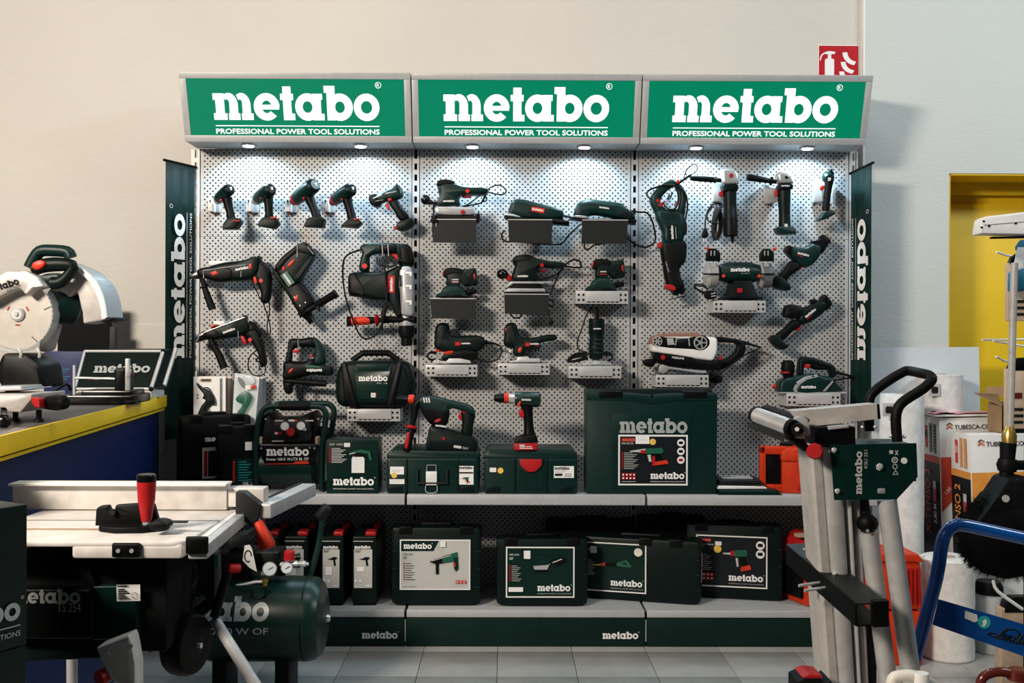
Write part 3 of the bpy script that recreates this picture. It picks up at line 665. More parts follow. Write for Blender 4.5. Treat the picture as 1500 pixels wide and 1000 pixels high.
pblob(t, 'front_button', z((155, 165), (172, 162), (174, 188), (158, 190)), Y, .03, 'red', bev=.003)
f = Face(W(*z(415, 295), Y-.0275), UX, UZ, -UY); f.polys(LOGO, 'grey_print', .001, .001); f.put('badge', t)
tie(t, z(244, 110), z(246, 205), Y, .052); hook(t, *z(260, 200), Y)
# steel tray brackets and black tray fronts
def tray(px0, py0, px1, py1, label, Yf=-.155, side='both', inner=(.20, .84), holes=True):
    t = tool('steel_bracket', label, 'bracket', (px0+px1)/2, py1, -.06, 'perforated steel tray brackets')
    a, b = W(px0, py0, Yf), W(px1, py1, Yf); wd, ht = b.x-a.x, a.z-b.z
    put(MB().box(((a.x+b.x)/2, (Yf-.004)/2, a.z-.002), (wd, -Yf-.006, .003)), 'tray', t, 'bracket')
    fp = put(MB().box(((a.x+b.x)/2, Yf, (a.z+b.z)/2), (wd, .003, ht), bev=.001), 'front_plate', t, 'bracket')
    put(MB().box((a.x+wd*(inner[0]+inner[1])/2, Yf-.004, a.z-ht*.44), (wd*(inner[1]-inner[0]), .005, ht*.76), bev=.0015), 'price_plate', t, 'bracket')
    s = ht*.17
    for cx in (.055, .145, .86, .95):
        for cz in (.3, .7): put(MB().box((a.x+wd*cx, Yf-.0017, a.z-ht*cz), (s, .001, s)), 'slot', fp, 'back_dark')
    for k in range(7): put(MB().box((a.x+wd*(inner[0]+.05+k*.09), Yf-.0017, b.z+ht*.13), (s*1.1, .001, s*.5)), 'slot', fp, 'back_dark')
    for x in (a.x+.001, b.x-.001): put(MB().prism([V((.004, 0)), V((-Yf, 0)), V((-Yf, -ht)), V((.004, -ht*1.0))], V((x, 0, a.z)), -UY, UZ, UX, -.001, .001), 'side_plate', t, 'bracket')
    return t
def blackfront(pts, label, Yf=-.15):
    t = tool('tray_holder', label, 'holder', (pts[0][0]+pts[1][0])/2, pts[2][1], -.08, 'dark tray holders of the sanders')
    p = P2(pts, Yf)
    put(MB().prism(p, V((0, 0, 0)), UX, UZ, UY, Yf-.002, Yf+.002), 'front_panel', t, 'panel_grey')
    put(MB().box(((p[0].x+p[1].x)/2, (Yf-.003)/2, p[0].y-.003), (p[1].x-p[0].x-.004, -Yf-.007, .003)), 'tray', t, 'panel_grey')
    put(MB().box(((p[0].x+p[1].x)/2, Yf-.002, p[0].y+.001), (p[1].x-p[0].x, .006, .004)), 'top_lip', t, 'bracket')
    return t
tray(508.5, 598.5, 586, 617, 'perforated steel bracket under the green carry unit')
z = Z(400, 480, 6.668); Y = -.10
t = tool('portable_compressor', 'green carry unit with black handle and white lettering, on a steel bracket', 'compressor', 547, 597, Y)
pblob(t, 'housing', z((640, 440), (680, 350), (760, 320), (1280, 320), (1340, 350), (1385, 480), (1385, 640), (1330, 740), (1220, 770), (700, 765), (640, 720), (628, 620)), Y, .155, 'green_dark', bev=.03, rnd=8, seg=3)
for s_, pts in (('side_bar', [(690, 340), (740, 320), (835, 670), (860, 760), (790, 770), (720, 700)]), ('side_bar', [(1230, 320), (1290, 325), (1215, 700), (1200, 770), (1130, 760), (1150, 640)])):
    pblob(t, s_, z(*pts), Y, .172, 'black', bev=.012, rnd=5)
fp = pblob(t, 'front_plate', z((800, 370), (830, 415), (1150, 415), (1185, 360), (1150, 560), (1130, 690), (850, 690), (830, 560)), Y, .164, 'green_gloss', bev=.006, smooth=0)
fp.data.materials[0] = MATS['green_sticker'] if False else MATS['green_gloss']
pblob(t, 'vent_slot', z((830, 350), (1160, 350), (1130, 415), (850, 415)), Y, .160, 'green', bev=.004, smooth=0)
m = MB(); m.tube([W(*z(a, b), Y) for a, b in ((770, 320), (880, 245), (1130, 245), (1225, 320))], .0135, 10); put(m, 'handle', t, 'black')
m = MB()
for k in range(9): m.lathe(W(*z(885+k*28, 243), Y), W(*z(897+k*28, 243), Y), [(0, .0145), (.5, .0165), (1, .0145)], 12)
put(m, 'handle_ribs', t, 'rubber')
logo_px(t, z(836, 520), z(1118, 520), Y-.083, 'white_print'); f, w_ = face_px(z(1015, 548), z(1115, 548), Y-.083); f.text('PK 18', 0, 0, .006, 'grey_print', w_); f.put('model_print', t)
f, w_ = face_px(z(957, 678), z(1000, 678), Y-.083); f.rect(0, 0, w_, w_, 'white_print'); f.rect(w_*.2, w_*.2, w_*.6, w_*.6, 'grey_print'); f.rect(w_*1.05, w_*.1, w_*.2, w_*.8, 'red'); f.put('badge', t)
put(MB().lathe(W(*z(1190, 690), Y-.06), W(*z(1240, 690), Y-.06), [(0, .02), (1, .02)], 14), 'hose_port', t, 'black')
# ---- middle bay
blackfront([(631, 321.5), (697.5, 321.5), (697.5, 356), (634.5, 355)], 'dark tray holder under the large sander with a knob')
blackfront([(744, 322), (809, 322), (808, 357), (746, 355)], 'dark tray holder under the flat sander with a red badge')
blackfront([(853, 322.5), (920, 322.5), (918, 357), (851.5, 357)], 'dark tray holder under the green sander with the curved body')
blackfront([(629.5, 437.5), (696.5, 437.5), (696, 467.5), (633, 466)], 'dark tray holder under the cordless round sander')
blackfront([(738.5, 431), (804.5, 431), (803, 462), (739.5, 459.5)], 'dark tray holder under the sander with a bright plate')
# large random orbital sander with knob
z = Z(605, 250, 8.694); Y = -.085
t = tool('orbital_sander', 'large corded orbital sander with round front knob and silver skirt', 'sander', 666, 322, Y, 'sanders in the middle bay')
pblob(t, 'motor_housing', z((330, 300), (320, 200), (400, 140), (560, 165), (640, 200), (950, 235), (950, 300), (860, 320), (700, 315), (620, 325), (590, 370), (600, 440), (500, 440), (320, 455), (310, 400), (335, 340)), Y, .10, 'green', bev=.03, seg=4)
pblob(t, 'palm_cap', z((305, 180), (340, 135), (420, 122), (520, 140), (540, 180), (420, 200), (330, 215), (305, 200)), Y, .104, 'black', bev=.03, seg=3)
put(MB().ball(W(*z(160, 370), Y), .0225, 14), 'front_knob', t, 'black_gloss')
pblob(t, 'knob_neck', z((160, 330), (215, 360), (270, 395), (320, 390), (320, 440), (250, 430), (170, 425)), Y, .03, 'black', bev=.012)
pblob(t, 'skirt', z((300, 470), (780, 480), (785, 580), (540, 585), (400, 580), (295, 570), (280, 510)), Y, .105, 'silver', bev=.01, rnd=5)
pblob(t, 'base_pad', z((240, 590), (340, 575), (800, 590), (845, 545), (845, 640), (790, 660), (300, 625), (250, 625)), Y, .11, 'black', bev=.006)
put(MB().lathe(W(*z(632, 525), Y-.05), W(*z(632, 525), Y-.062), [(0, .0095), (1, .009)], 12), 'speed_knob', t, 'red')
put(MB().disc(W(*z(693, 258), Y-.05), -UY, .0088, 12, .003), 'lock_button', t, 'red_orange')
pblob(t, 'trigger', z((628, 322), (742, 322), (742, 345), (628, 345)), Y, .03, 'red', bev=.003, smooth=0)
cord(t, [(*z(945, 265), Y), (*z(1040, 295), Y), (*z(1150, 300), Y), (*z(1185, 250), Y), (*z(1120, 190), Y), (*z(1040, 190), Y), (*z(960, 235), Y-.02), (*z(900, 350), Y-.03), (*z(880, 390), Y-.03), (*z(935, 380), Y-.03), (*z(920, 310), Y-.02)], .0032)
cord(t, [(*z(860, 310), Y-.03), (*z(780, 370), Y-.04), (*z(700, 430), Y-.045), (*z(640, 455), Y-.045), (*z(760, 435), Y-.045), (*z(870, 405), Y-.04), (*z(920, 330), Y-.03)], .0032)
logo_px(t, z(385, 398), z(525, 398), Y-.0505, 'white_print')
cord(t, [(*z(265, 420), Y-.03), (*z(262, 500), Y-.055), (*z(268, 600), Y-.075)], .004)
for x in (240, 295): put(MB().lathe(W(*z(x, 640), -.155), W(*z(x, 715), -.155), [(0, .0026), (.5, .0026), (1, .002)], 8), 'plug_pin', t, 'chrome')
pblob(t, 'plug', z((225, 620), (262, 590), (300, 620), (305, 655), (225, 655)), -.158, .02, 'rubber', bev=.004)
# flat sander with red badge
z = Z(770, 270, 7.5); y0 = Z(600, 80, 3.703); Y = -.08
t = tool('sheet_sander', 'low green corded sander with red badge, left of the curved one', 'sander', 780, 322, Y, 'sanders in the middle bay')
pblob(t, 'motor_housing', y0((550, 800), (575, 785), (620, 788), (760, 825), (832, 845), (838, 885), (780, 897), (560, 890), (525, 882), (535, 850)), Y, .075, 'green', bev=.02, seg=4, rnd=3)
pblob(t, 'edge_strip', y0((520, 880), (540, 866), (600, 884), (600, 892), (530, 892)), Y, .08, 'silver', bev=.004)
pblob(t, 'pad', y0((512, 880), (530, 876), (630, 890), (850, 905), (865, 920), (530, 895)), Y, .085, 'black', bev=.004)
put(blob(z((295, 375), (410, 380), (412, 405), (470, 405), (472, 455), (300, 440)), Y, .06, .006, 0), 'dust_port', t, 'black')
f, w_ = face_px(z(60, 292), z(200, 316), Y-.0383); f.rect(0, 0, w_, .0205, 'red_orange'); f.logo(.003, .006, w_*.86, 'white_print'); f.put('badge', t)
pblob(t, 'vent_panel', y0((625, 845), (700, 862), (700, 888), (640, 885)), Y, .0765, 'green_dark', bev=.002, smooth=0)
cord(t, [(*z(412, 345), Y), (*z(480, 355), Y), (*z(560, 380), Y), (*z(600, 395), Y)], .0055)
cord(t, [(*z(600, 440), -.03), (*z(530, 505), -.03), (*z(470, 560), -.03), (*z(410, 640), -.03), (*z(330, 660), -.03), (*z(200, 655), -.04), (*z(0, 640), -.08), (*z(-120, 620), -.1)], .0035)
cord(t, [(740, 338, -.13), (735, 343, -.15), (737, 351, -.15), (745, 354, -.13), (748, 348, -.13)], .004)
# curved sander
t = tool('sheet_sander', 'green corded sander with curved body and silver front edge', 'sander', 887, 322, Y, 'sanders in the middle bay')
pblob(t, 'motor_housing', z((532, 350), (540, 270), (575, 205), (660, 170), (740, 168), (900, 190), (1045, 212), (1100, 260), (1150, 300), (1185, 340), (1180, 390), (1000, 380), (860, 355), (760, 340), (700, 350), (670, 370)), Y, .082, 'green', bev=.03, seg=4)
pblob(t, 'rear_insert', z((985, 300), (1160, 310), (1190, 350), (1185, 390), (1040, 375)), Y, .084, 'green_dark', bev=.01)
pblob(t, 'front_plate', z((525, 358), (600, 352), (690, 372), (680, 385), (560, 378)), Y, .088, 'silver', bev=.004)
pblob(t, 'pad', z((480, 378), (560, 374), (690, 390), (1200, 395), (1195, 440), (1130, 430), (620, 400)), Y, .088, 'black', bev=.005)
pblob(t, 'dust_port', z((1125, 385), (1200, 390), (1198, 435), (1130, 430)), Y, .04, 'rubber', bev=.004, smooth=0)
logo_px(t, z(808, 258), z(915, 274), Y-.0415, 'white_print')
cord(t, [(*z(1155, 290), Y), (*z(1250, 305), Y), (*z(1330, 312), Y+.01), (*z(1385, 390), Y+.02), (*z(1420, 520), Y+.03), (*z(1418, 630), Y+.03), (*z(1330, 688), Y+.03), (*z(1230, 670), Y+.02), (*z(1115, 590), Y), (*z(1105, 540), Y-.02)], .0042)
cord(t, [(*z(870, 648), -.13), (*z(760, 665), -.14), (*z(690, 712), -.14), (*z(645, 700), -.14), (*z(650, 655), -.13)], .004)
# cordless round sander
z = Z(615, 360, 8.331); Y = -.085
def csander(label, z, o, bag, logo_red):
    t = tool('cordless_sander', label, 'sander', *z(430, 640), Y, 'sanders in the middle bay')
    pblob(t, 'motor_housing', z((300, 300), (340, 272), (440, 272), (520, 290), (600, 285), (680, 275), (700, 360), (705, 470), (640, 485), (560, 495), (530, 470), (490, 440), (480, 490), (330, 490), (325, 400), (285, 375)), Y, .075, 'green_dark', bev=.022, seg=3)
    pblob(t, 'palm_grip', z((300, 296), (340, 272), (440, 270), (520, 292), (520, 360), (420, 350), (330, 390), (300, 375)), Y, .08, 'black', bev=.028, seg=3)
    pblob(t, 'front_button', z((278, 320), (300, 300), (330, 308), (330, 362), (285, 365)), Y, .05, 'red_orange', bev=.01)
    b = pblob(t, 'battery', z((530, 300), (600, 284), (685, 274), (705, 400), (705, 470), (600, 490), (545, 480)), Y, .07, 'green', bev=.008, rnd=3)
    put(blob(z((650, 340), (675, 340), (685, 410), (660, 415)), Y, .073, .002, 0), 'battery_button', b, 'red')
    put(blob(z((628, 345), (636, 345), (646, 420), (638, 422)), Y, .0715, .001, 0), 'battery_stripe', b, 'yellow_sticker')
    pblob(t, 'skirt', z((345, 480), (480, 480), (560, 560), (600, 630), (190, 630), (210, 590), (260, 575), (285, 515)), Y, .10, 'green', bev=.02, rnd=4, seg=3)
    m = MB().lathe(W(*z(420, 600), Y), W(*z(420, 640), Y), [(0, .060), (.3, .064), (.6, .064), (1, .062)], 28); put(m, 'pad', t, 'rubber')
    pblob(t, 'dust_outlet', z((560, 545), (600, 530), (690, 530), (690, 575), (600, 600), (570, 600)), Y, .04, 'black', bev=.012)
    logo_px(t, z(392, 418), z(472, 418), Y-.038, 'white_print'); f, w_ = face_px(z(392, 446), z(475, 446), Y-.038); f.rect(0, 0, w_, .0045, 'red' if logo_red else 'paper_pink'); f.put('stripe', t)
    return t
csander('cordless round sander with red tip on a dark tray, left of the plate sander', z, 0, 0, False)
# finishing sander with bright plate
z = Z(600, 350, 3.703); Y = -.085
t = tool('orbital_sander', 'corded sander with wide bright plate and front knob, on a dark tray', 'sander', 770, 431, Y, 'sanders in the middle bay')
pblob(t, 'motor_housing', z((560, 110), (590, 90), (650, 88), (690, 105), (760, 120), (838, 130), (840, 155), (760, 158), (710, 155), (690, 175), (690, 228), (560, 228), (555, 190), (570, 150), (558, 130)), Y, .10, 'green_dark', bev=.028, seg=4)
pblob(t, 'palm_cap', z((556, 115), (585, 90), (650, 88), (665, 115), (620, 128), (575, 138)), Y, .103, 'black', bev=.028, seg=3)
put(MB().ball(W(*z(503, 190), Y-.01), .024, 14, 1.1, 1, 1), 'front_knob', t, 'black_gloss')
pblob(t, 'knob_neck', z((508, 170), (545, 195), (555, 210), (548, 228), (525, 222)), Y, .028, 'red', bev=.01)
pblob(t, 'top_plate', z((545, 234), (725, 234), (725, 250), (700, 246), (565, 246), (520, 272)), Y, .12, 'silver', bev=.004, smooth=0)
pblob(t, 'gap', z((565, 246), (700, 246), (730, 272), (535, 272)), Y, .10, 'black', bev=.004, smooth=0)
pblob(t, 'plate', z((535, 270), (728, 272), (735, 290), (512, 290)), Y, .125, 'silver', bev=.004, smooth=0)
pblob(t, 'pad', z((512, 290), (755, 293), (755, 299), (512, 299)), Y, .13, 'black', bev=.002, smooth=0)
put(MB().lathe(W(*z(690, 240), Y), W(*z(772, 240), Y), [(0, .008), (.3, .010), (1, .010)], 14), 'dust_pipe', t, 'silver')
put(MB().disc(W(*z(718, 142), Y-.05), -UY, .0085, 12, .004), 'lock_button', t, 'red'); pblob(t, 'trigger', z((690, 168), (742, 168), (742, 178), (690, 178)), Y, .03, 'red', bev=.003, smooth=0)
logo_px(t, z(585, 206), z(642, 206), Y-.0505, 'white_print')
cord(t, [(*z(838, 145), Y), (*z(900, 155), Y), (*z(930, 150), Y), (*z(920, 118), Y), (*z(880, 115), Y), (*z(840, 145), Y-.01), (*z(810, 190), Y-.02), (*z(780, 260), Y-.04), (*z(765, 300), Y-.06)], .0042)
cord(t, [(*z(840, 148), Y-.01), (*z(790, 195), Y-.03), (*z(740, 212), Y-.05), (*z(690, 222), Y-.05)], .004)
cord(t, [(*z(755, 330), -.13), (*z(780, 335), -.13), (*z(780, 360), -.13), (*z(755, 362), -.12)], .004)
cord(t, [(*z(750, 380), -.12), (*z(758, 420), -.14), (*z(768, 450), -.15)], .0042)
pblob(t, 'plug', z((752, 445), (765, 435), (782, 448), (770, 468), (755, 460)), -.15, .02, 'rubber', bev=.005)
cord(t, [(*z(545, 405), -.13), (*z(570, 428), -.13), (*z(605, 420), -.13), (*z(600, 405), -.12)], .004)
# cordless sander on steel bracket
tray(843.5, 426, 920, 445, 'perforated steel bracket under the cordless sander, upper right of middle bay')
zz = Z(770, 360, 4.762)
class ZM:
    """map of the first cordless sander's outline onto this one"""
    def __init__(s): pass
    def __call__(s, *p):
        if len(p) == 2 and not hasattr(p[0], '__len__'): return s.c(p)
        p = p[0] if len(p) == 1 and hasattr(p[0][0], '__len__') else p
        return [s.c(q) for q in p]
    def c(s, q): return (866.5+(q[0]-280)*.1135, 379.5+(q[1]-270)*.1285)
csander('cordless sander with red tip standing on a steel bracket', ZM(), 0, 0, True)
# trim router
tray(833, 536, 910, 554, 'perforated steel bracket under the upright trim router')
z = Z(770, 360, 4.762); Y = -.09
t = tool('trim_router', 'upright black trim router with clear base and coiled cord', 'router', 873, 534, Y)
b = put(MB().lathe(W(*z(496, 508), Y), W(*z(490, 790), Y), [(0, .030), (.02, .036), (.36, .036), (.4, .033), (.42, .033), (.5, .030), (.7, .034), (.95, .032), (1, .026)], 24), 'motor_housing', t, 'green_dark')
m = MB()
for k in range(4): m.lathe(W(*z(490, 650+k*30), Y), W(*z(490, 662+k*30), Y), [(0, .0335), (.5, .036), (1, .0335)], 24)
put(m, 'grip_rings', b, 'green')
put(MB().lathe(W(*z(496, 425), Y), W(*z(496, 515), Y), [(0, .006), (.5, .008), (1, .012)], 12), 'cord_sleeve', t, 'rubber')
put(MB().lathe(W(*z(490, 790), Y), W(*z(490, 822), Y), [(0, .012), (.5, .02), (1, .02)], 16), 'collet', t, 'chrome')
put(blob(z((380, 830), (420, 800), (560, 800), (610, 830)), Y, .09, .004, 0), 'clear_base', t, 'clear')
logo_px(t, z(472, 582), z(525, 582), Y-.0368, 'white_print')
cord(t, [(*z(470, 425), Y+.02), (*z(425, 480), Y+.02), (*z(395, 570), Y+.02), (*z(362, 660), Y+.01), (*z(370, 720), Y-.01), (*z(420, 745), Y-.02), (*z(350, 750), Y-.03), (*z(295, 790), Y-.03), (*z(310, 808), Y-.03), (*z(400, 780), Y-.03), (*z(440, 750), Y-.03)], .0038)
for k in range(3): cord(t, [(*z(430, 740+k*12), Y-.02-.01*k), (*z(340, 760+k*10), Y-.03), (*z(290, 800+k*2), Y-.03), (*z(340, 800+k*4), Y-.04), (*z(435, 775+k*6), Y-.04)], .0038)
for k in range(3): cord(t, [(*z(545, 740+k*12), Y-.01*k), (*z(595, 750+k*6), Y-.01*k), (*z(605, 785), Y-.01*k), (*z(570, 808-k*4), Y-.01*k)], .0038)
# jigsaws
tray(623.5, 534, 699, 551.5, 'perforated steel bracket under the corded jigsaw')
tray(729.5, 532, 805, 549, 'perforated steel bracket under the cordless jigsaw')
z = Z(610, 460, 6.818); Y = -.085
t = tool('jigsaw', 'green corded jigsaw with looped cord on a steel bracket', 'jigsaw', 660, 533, Y, 'jigsaws')
pblob(t, 'motor_housing', z((190, 140), (230, 90), (300, 88), (330, 120), (335, 200), (380, 220), (530, 210), (650, 220), (690, 270), (680, 320), (620, 370), (500, 375), (430, 400), (330, 390), (260, 370), (190, 340), (185, 240)), Y, .07, 'green_dark', bev=.024, seg=4)
pblob(t, 'head_front', z((190, 140), (225, 95), (270, 120), (275, 330), (190, 340), (184, 240)), Y, .066, 'black', bev=.02)
pblob(t, 'lower_body', z((300, 380), (430, 350), (600, 370), (605, 440), (540, 470), (330, 460), (250, 450)), Y, .066, 'black', bev=.014)
pblob(t, 'blade_clamp', z((192, 338), (250, 342), (250, 378), (195, 378)), Y, .04, 'red_orange', bev=.006, smooth=0)
pblob(t, 'lever', z((275, 380), (370, 365), (370, 385), (300, 400)), Y, .074, 'red_orange', bev=.004)
put(MB().box(W(*z(205, 415), Y), (.002, .012, .03)), 'blade', t, 'chrome')
pblob(t, 'base_plate', z((170, 465), (300, 470), (330, 440), (440, 440), (540, 462), (548, 488), (180, 488)), Y, .075, 'alu', bev=.003, smooth=0)
for x in (185, 220): put(MB().lathe(W(*z(x, 465), Y-.036), W(*z(x, 465), Y-.042), [(0, .004), (1, .004)], 12), 'guide_roller', t, 'white')
f, w_ = face_px(z(385, 313), z(440, 313), Y-.0353); f.rect(0, 0, w_, .016, 'red'); f.rect(w_*.3, .004, w_*.4, .008, 'red_orange'); f.logo(w_*1.2, .006, w_*1.6, 'white_print'); f.put('badge', t)
put(MB().lathe(W(*z(680, 280), Y), W(*z(790, 295), Y), [(0, .012), (.3, .008), (1, .005)], 10), 'cord_sleeve', t, 'rubber')
cord(t, [(*z(780, 293), Y), (*z(840, 320), Y), (*z(850, 380), Y), (*z(810, 450), Y), (*z(720, 474), Y), (*z(630, 455), Y), (*z(590, 430), Y), (*z(570, 400), Y-.02)], .0042)
for k in range(3): cord(t, [(*z(200, 380+k*8), Y+.01), (*z(140, 380+k*4), Y), (*z(110, 420), Y-.01*k), (*z(150, 460-k*4), Y-.01*k), (*z(190, 445), Y)], .0042)
t = tool('jigsaw', 'cordless jigsaw with slim rear handle on a steel bracket', 'jigsaw', 767, 531, Y, 'jigsaws')
pblob(t, 'motor_housing', z((880, 130), (920, 88), (985, 90), (1010, 140), (1030, 215), (1100, 240), (1210, 225), (1300, 205), (1385, 205), (1408, 240), (1370, 265), (1240, 290), (1230, 345), (1100, 360), (1080, 420), (970, 410), (960, 330), (880, 310), (875, 220)), Y, .066, 'green_dark', bev=.022, seg=4)
pblob(t, 'head_front', z((880, 130), (915, 92), (965, 110), (975, 330), (880, 320), (875, 220)), Y, .062, 'black', bev=.02)
m = MB()
for k in range(5): m.box(W(*z(1095+k*32, 362), Y), (.006, .03, .008), None, .002)
put(m, 'grip_teeth', t, 'rubber')
put(MB().box(W(*z(935, 365), Y), (.013, .03, .012), None, .002), 'blade_clamp', t, 'white'); put(MB().box(W(*z(915, 430), Y), (.018, .025, .028), None, .002), 'roller_guide', t, 'chrome')
put(MB().box(W(*z(885, 420), Y), (.002, .01, .035)), 'blade', t, 'chrome')
pblob(t, 'base_plate', z((930, 470), (1000, 455), (1010, 425), (1110, 420), (1130, 440), (1230, 440), (1232, 476), (930, 480)), Y, .075, 'alu', bev=.003, smooth=0)
pblob(t, 'lever', z((1010, 375), (1030, 330), (1055, 335), (1035, 385)), Y, .07, 'red_orange', bev=.004); pblob(t, 'side_button', z((888, 140), (900, 138), (902, 175), (890, 178)), Y, .064, 'red', bev=.003)
f, w_ = face_px(z(1085, 322), z(1130, 322), Y-.0335); f.rect(0, 0, w_, .018, 'red'); f.rect(w_*.25, .005, w_*.5, .008, 'red_orange'); f.logo(w_*1.1, .008, w_*2, 'white_print'); f.rect(w_*2.2, .001, w_*.9, .003, 'red'); f.put('badge', t)

# ---- right bay
z = Z(940, 230, 4.545); Y = -.09
t = tool('reciprocating_saw', 'long corded reciprocating saw hanging handle up with wound cord', 'saw', *z(250, 920), Y, 'reciprocating saws')
m = blob(z((50, 285), (75, 230), (140, 175), (200, 150), (265, 195), (295, 250), (285, 330), (262, 370), (215, 365), (160, 360), (100, 390), (65, 330)), Y, .05, .016)
for nm, pts, th, mt in (('handle_left', [(50, 290), (85, 225), (150, 170), (210, 150), (235, 180), (180, 220), (135, 265), (125, 310), (165, 345), (200, 370), (120, 440), (85, 370)], .055, 'green'), ('handle_right', [(215, 165), (265, 195), (295, 250), (292, 330), (270, 420), (200, 400), (190, 350), (235, 345), (250, 290), (245, 230), (215, 195)], .055, 'green'),
    ('motor_housing', [(90, 370), (160, 350), (240, 360), (278, 390), (270, 560), (150, 580), (135, 500)], .075, 'green'), ('boot', [(128, 580), (200, 555), (285, 560), (295, 640), (285, 700), (250, 740), (258, 800), (280, 870), (200, 900), (160, 840), (140, 720)], .07, 'rubber')):
    pblob(t, nm, z(*pts), Y, th, mt, bev=.022, seg=3)
pblob(t, 'clamp', z((155, 850), (210, 862), (215, 890), (165, 878)), Y, .072, 'red', bev=.003); pblob(t, 'side_latch', z((108, 572), (128, 572), (128, 605), (110, 605)), Y, .05, 'red', bev=.003)
pblob(t, 'shoe', z((200, 890), (280, 870), (275, 910), (210, 920)), Y, .05, 'black_gloss', bev=.006)
put(MB().box(W(*z(242, 935), Y), (.072, .018, .004), Matrix.Rotation(-.22, 3, 'Y'), .001), 'blade_guard', t, 'black'); put(MB().disc(W(*z(252, 918), Y-.026), -UY, .005, 12, .003), 'screw', t, 'chrome')
put(MB().disc(W(*z(108, 290), Y-.028), -UY, .0075, 12, .003), 'lock_button', t, 'red'); pblob(t, 'trigger', z((105, 325), (140, 300), (148, 312), (115, 338)), Y, .06, 'red', bev=.003); pblob(t, 'switch', z((222, 312), (232, 298), (236, 320), (226, 330)), Y, .058, 'red', bev=.003)
m = MB()
for k in range(4): m.box(W(*z(165+k*20, 395), Y-.036), (.004, .008, .024), Matrix.Rotation(.15, 3, 'Y'), .001)
put(m, 'vent_ribs', t, 'green_dark')
f, w_ = face_px(z(213, 545), z(208, 455), Y-.0383); f.rect(-.004, -.018, w_+.006, .040, 'green_dark'); f.logo(0, 0, w_, 'white_print'); f.rect(0, -.012, w_*.9, .002, 'grey_print'); f.put('lettering', t)
f, w_ = face_px(z(185, 762), z(165, 695), Y-.0358); f.text('METABO', 0, 0, .008, 'silver_print', w_); f.put('boot_print', t)
cord(t, [(*z(240, 180), Y-.03), (*z(300, 130), Y-.03), (*z(360, 100), Y-.02), (*z(368, 60), Y-.02), (*z(345, 48), Y-.02), (*z(300, 85), Y-.02), (*z(280, 140), Y-.03)], .0032)
cord(t, [(*z(240, 185), Y-.035), (*z(140, 190), Y-.035), (*z(50, 220), Y-.02), (*z(35, 255), Y-.02), (*z(60, 280), Y-.03)], .004)
cord(t, [(*z(230, 185), Y-.035), (*z(290, 240), Y-.03), (*z(305, 330), Y-.03), (*z(290, 420), Y-.03), (*z(282, 500), Y-.03)], .004)
cord(t, [(*z(140, 305), Y-.03), (*z(180, 345), Y-.04), (*z(225, 340), Y-.04), (*z(245, 270), Y-.04), (*z(225, 190), Y-.04)], .004)
cord(t, [(*z(185, 240), Y+.01), (*z(175, 280), Y+.01), (*z(195, 265), Y+.01), (*z(200, 230), Y+.01)], .003)
pblob(t, 'plug', z((272, 440), (295, 430), (300, 500), (285, 520), (268, 490)), Y-.03, .02, 'rubber', bev=.005)
put(MB().tube([W(*z(230, 185), Y-.04), W(*z(325, 120), Y-.04)], .0055, 8), 'cord_sleeve', t, 'rubber'); pblob(t, 'sleeve_clip', z((232, 155), (248, 150), (252, 170), (238, 176)), Y-.04, .012, 'red_orange', bev=.002); hook(t, *z(235, 185), Y)
# corded angle grinder
t = tool('angle_grinder', 'corded angle grinder with white gear head and bundled cord', 'grinder', *z(600, 540), Y, 'angle grinders')
pblob(t, 'gear_head', z((525, 95), (545, 82), (615, 84), (632, 110), (638, 185), (530, 190), (522, 140)), Y, .07, 'silver', bev=.014, rnd=4, seg=3)
pblob(t, 'neck', z((528, 185), (638, 185), (632, 235), (540, 238)), Y, .072, 'green_dark', bev=.014, rnd=4)
put(MB().lathe(W(*z(586, 230), Y), W(*z(592, 530), Y), [(0, .030), (.3, .029), (.45, .029), (.47, .031), (.95, .031), (1, .027)], 18), 'motor_housing', t, 'green_dark')
put(MB().lathe(W(*z(590, 400), Y), W(*z(592, 528), Y), [(0, .0305), (.1, .0325), (.95, .0325), (1, .029)], 18), 'rear_cap', t, 'black')
put(MB().lathe(W(*z(603, 525), Y), W(*z(605, 568), Y), [(0, .010), (1, .006)], 10), 'cord_sleeve', t, 'rubber')
put(MB().lathe(W(*z(530, 155), Y-.01), W(*z(325, 138), Y-.03), [(0, .009), (.15, .010), (.2, .016), (.25, .012), (.3, .013), (.9, .014), (1, .012)], 14), 'side_handle', t, 'rubber')
put(MB().lathe(W(*z(597, 122), Y-.034), W(*z(597, 122), Y-.040), [(0, .0098), (1, .009)], 14), 'spindle_lock', t, 'red')
pblob(t, 'switch', z((515, 235), (535, 230), (540, 262), (522, 262)), Y, .03, 'red', bev=.004)
pblob(t, 'hanger', z((482, 140), (525, 190), (525, 298), (470, 298), (470, 210)), -.03, .05, 'alu', bev=.001, smooth=0)
for k in range(6): cord(t, [(*z(540, 330), -.04), (*z(505+k*4, 320+k*4), -.05-.006*k), (*z(475+k*6, 400), -.05-.006*k), (*z(470+k*5, 520-k*8), -.055), (*z(500, 550-k*6), -.06), (*z(530-k*3, 500-k*6), -.06), (*z(535-k*4, 400), -.05), (*z(520, 340), -.045)], .004)
cord(t, [(*z(530, 310), -.05), (*z(480, 310), -.05), (*z(435, 370), -.05), (*z(450, 430), -.07), (*z(530, 435), -.08), (*z(550, 390), -.06)], .0038)
cord(t, [(*z(470, 330), -.05), (*z(428, 400), -.05), (*z(422, 480), -.05)], .0038)
pblob(t, 'plug', z((415, 475), (430, 475), (440, 530), (400, 535)), -.05, .025, 'rubber', bev=.006)
for x in (410, 428): put(MB().lathe(W(*z(x, 530), -.05), W(*z(x, 562), -.05), [(0, .0025), (1, .002)], 8), 'plug_pin', t, 'chrome')
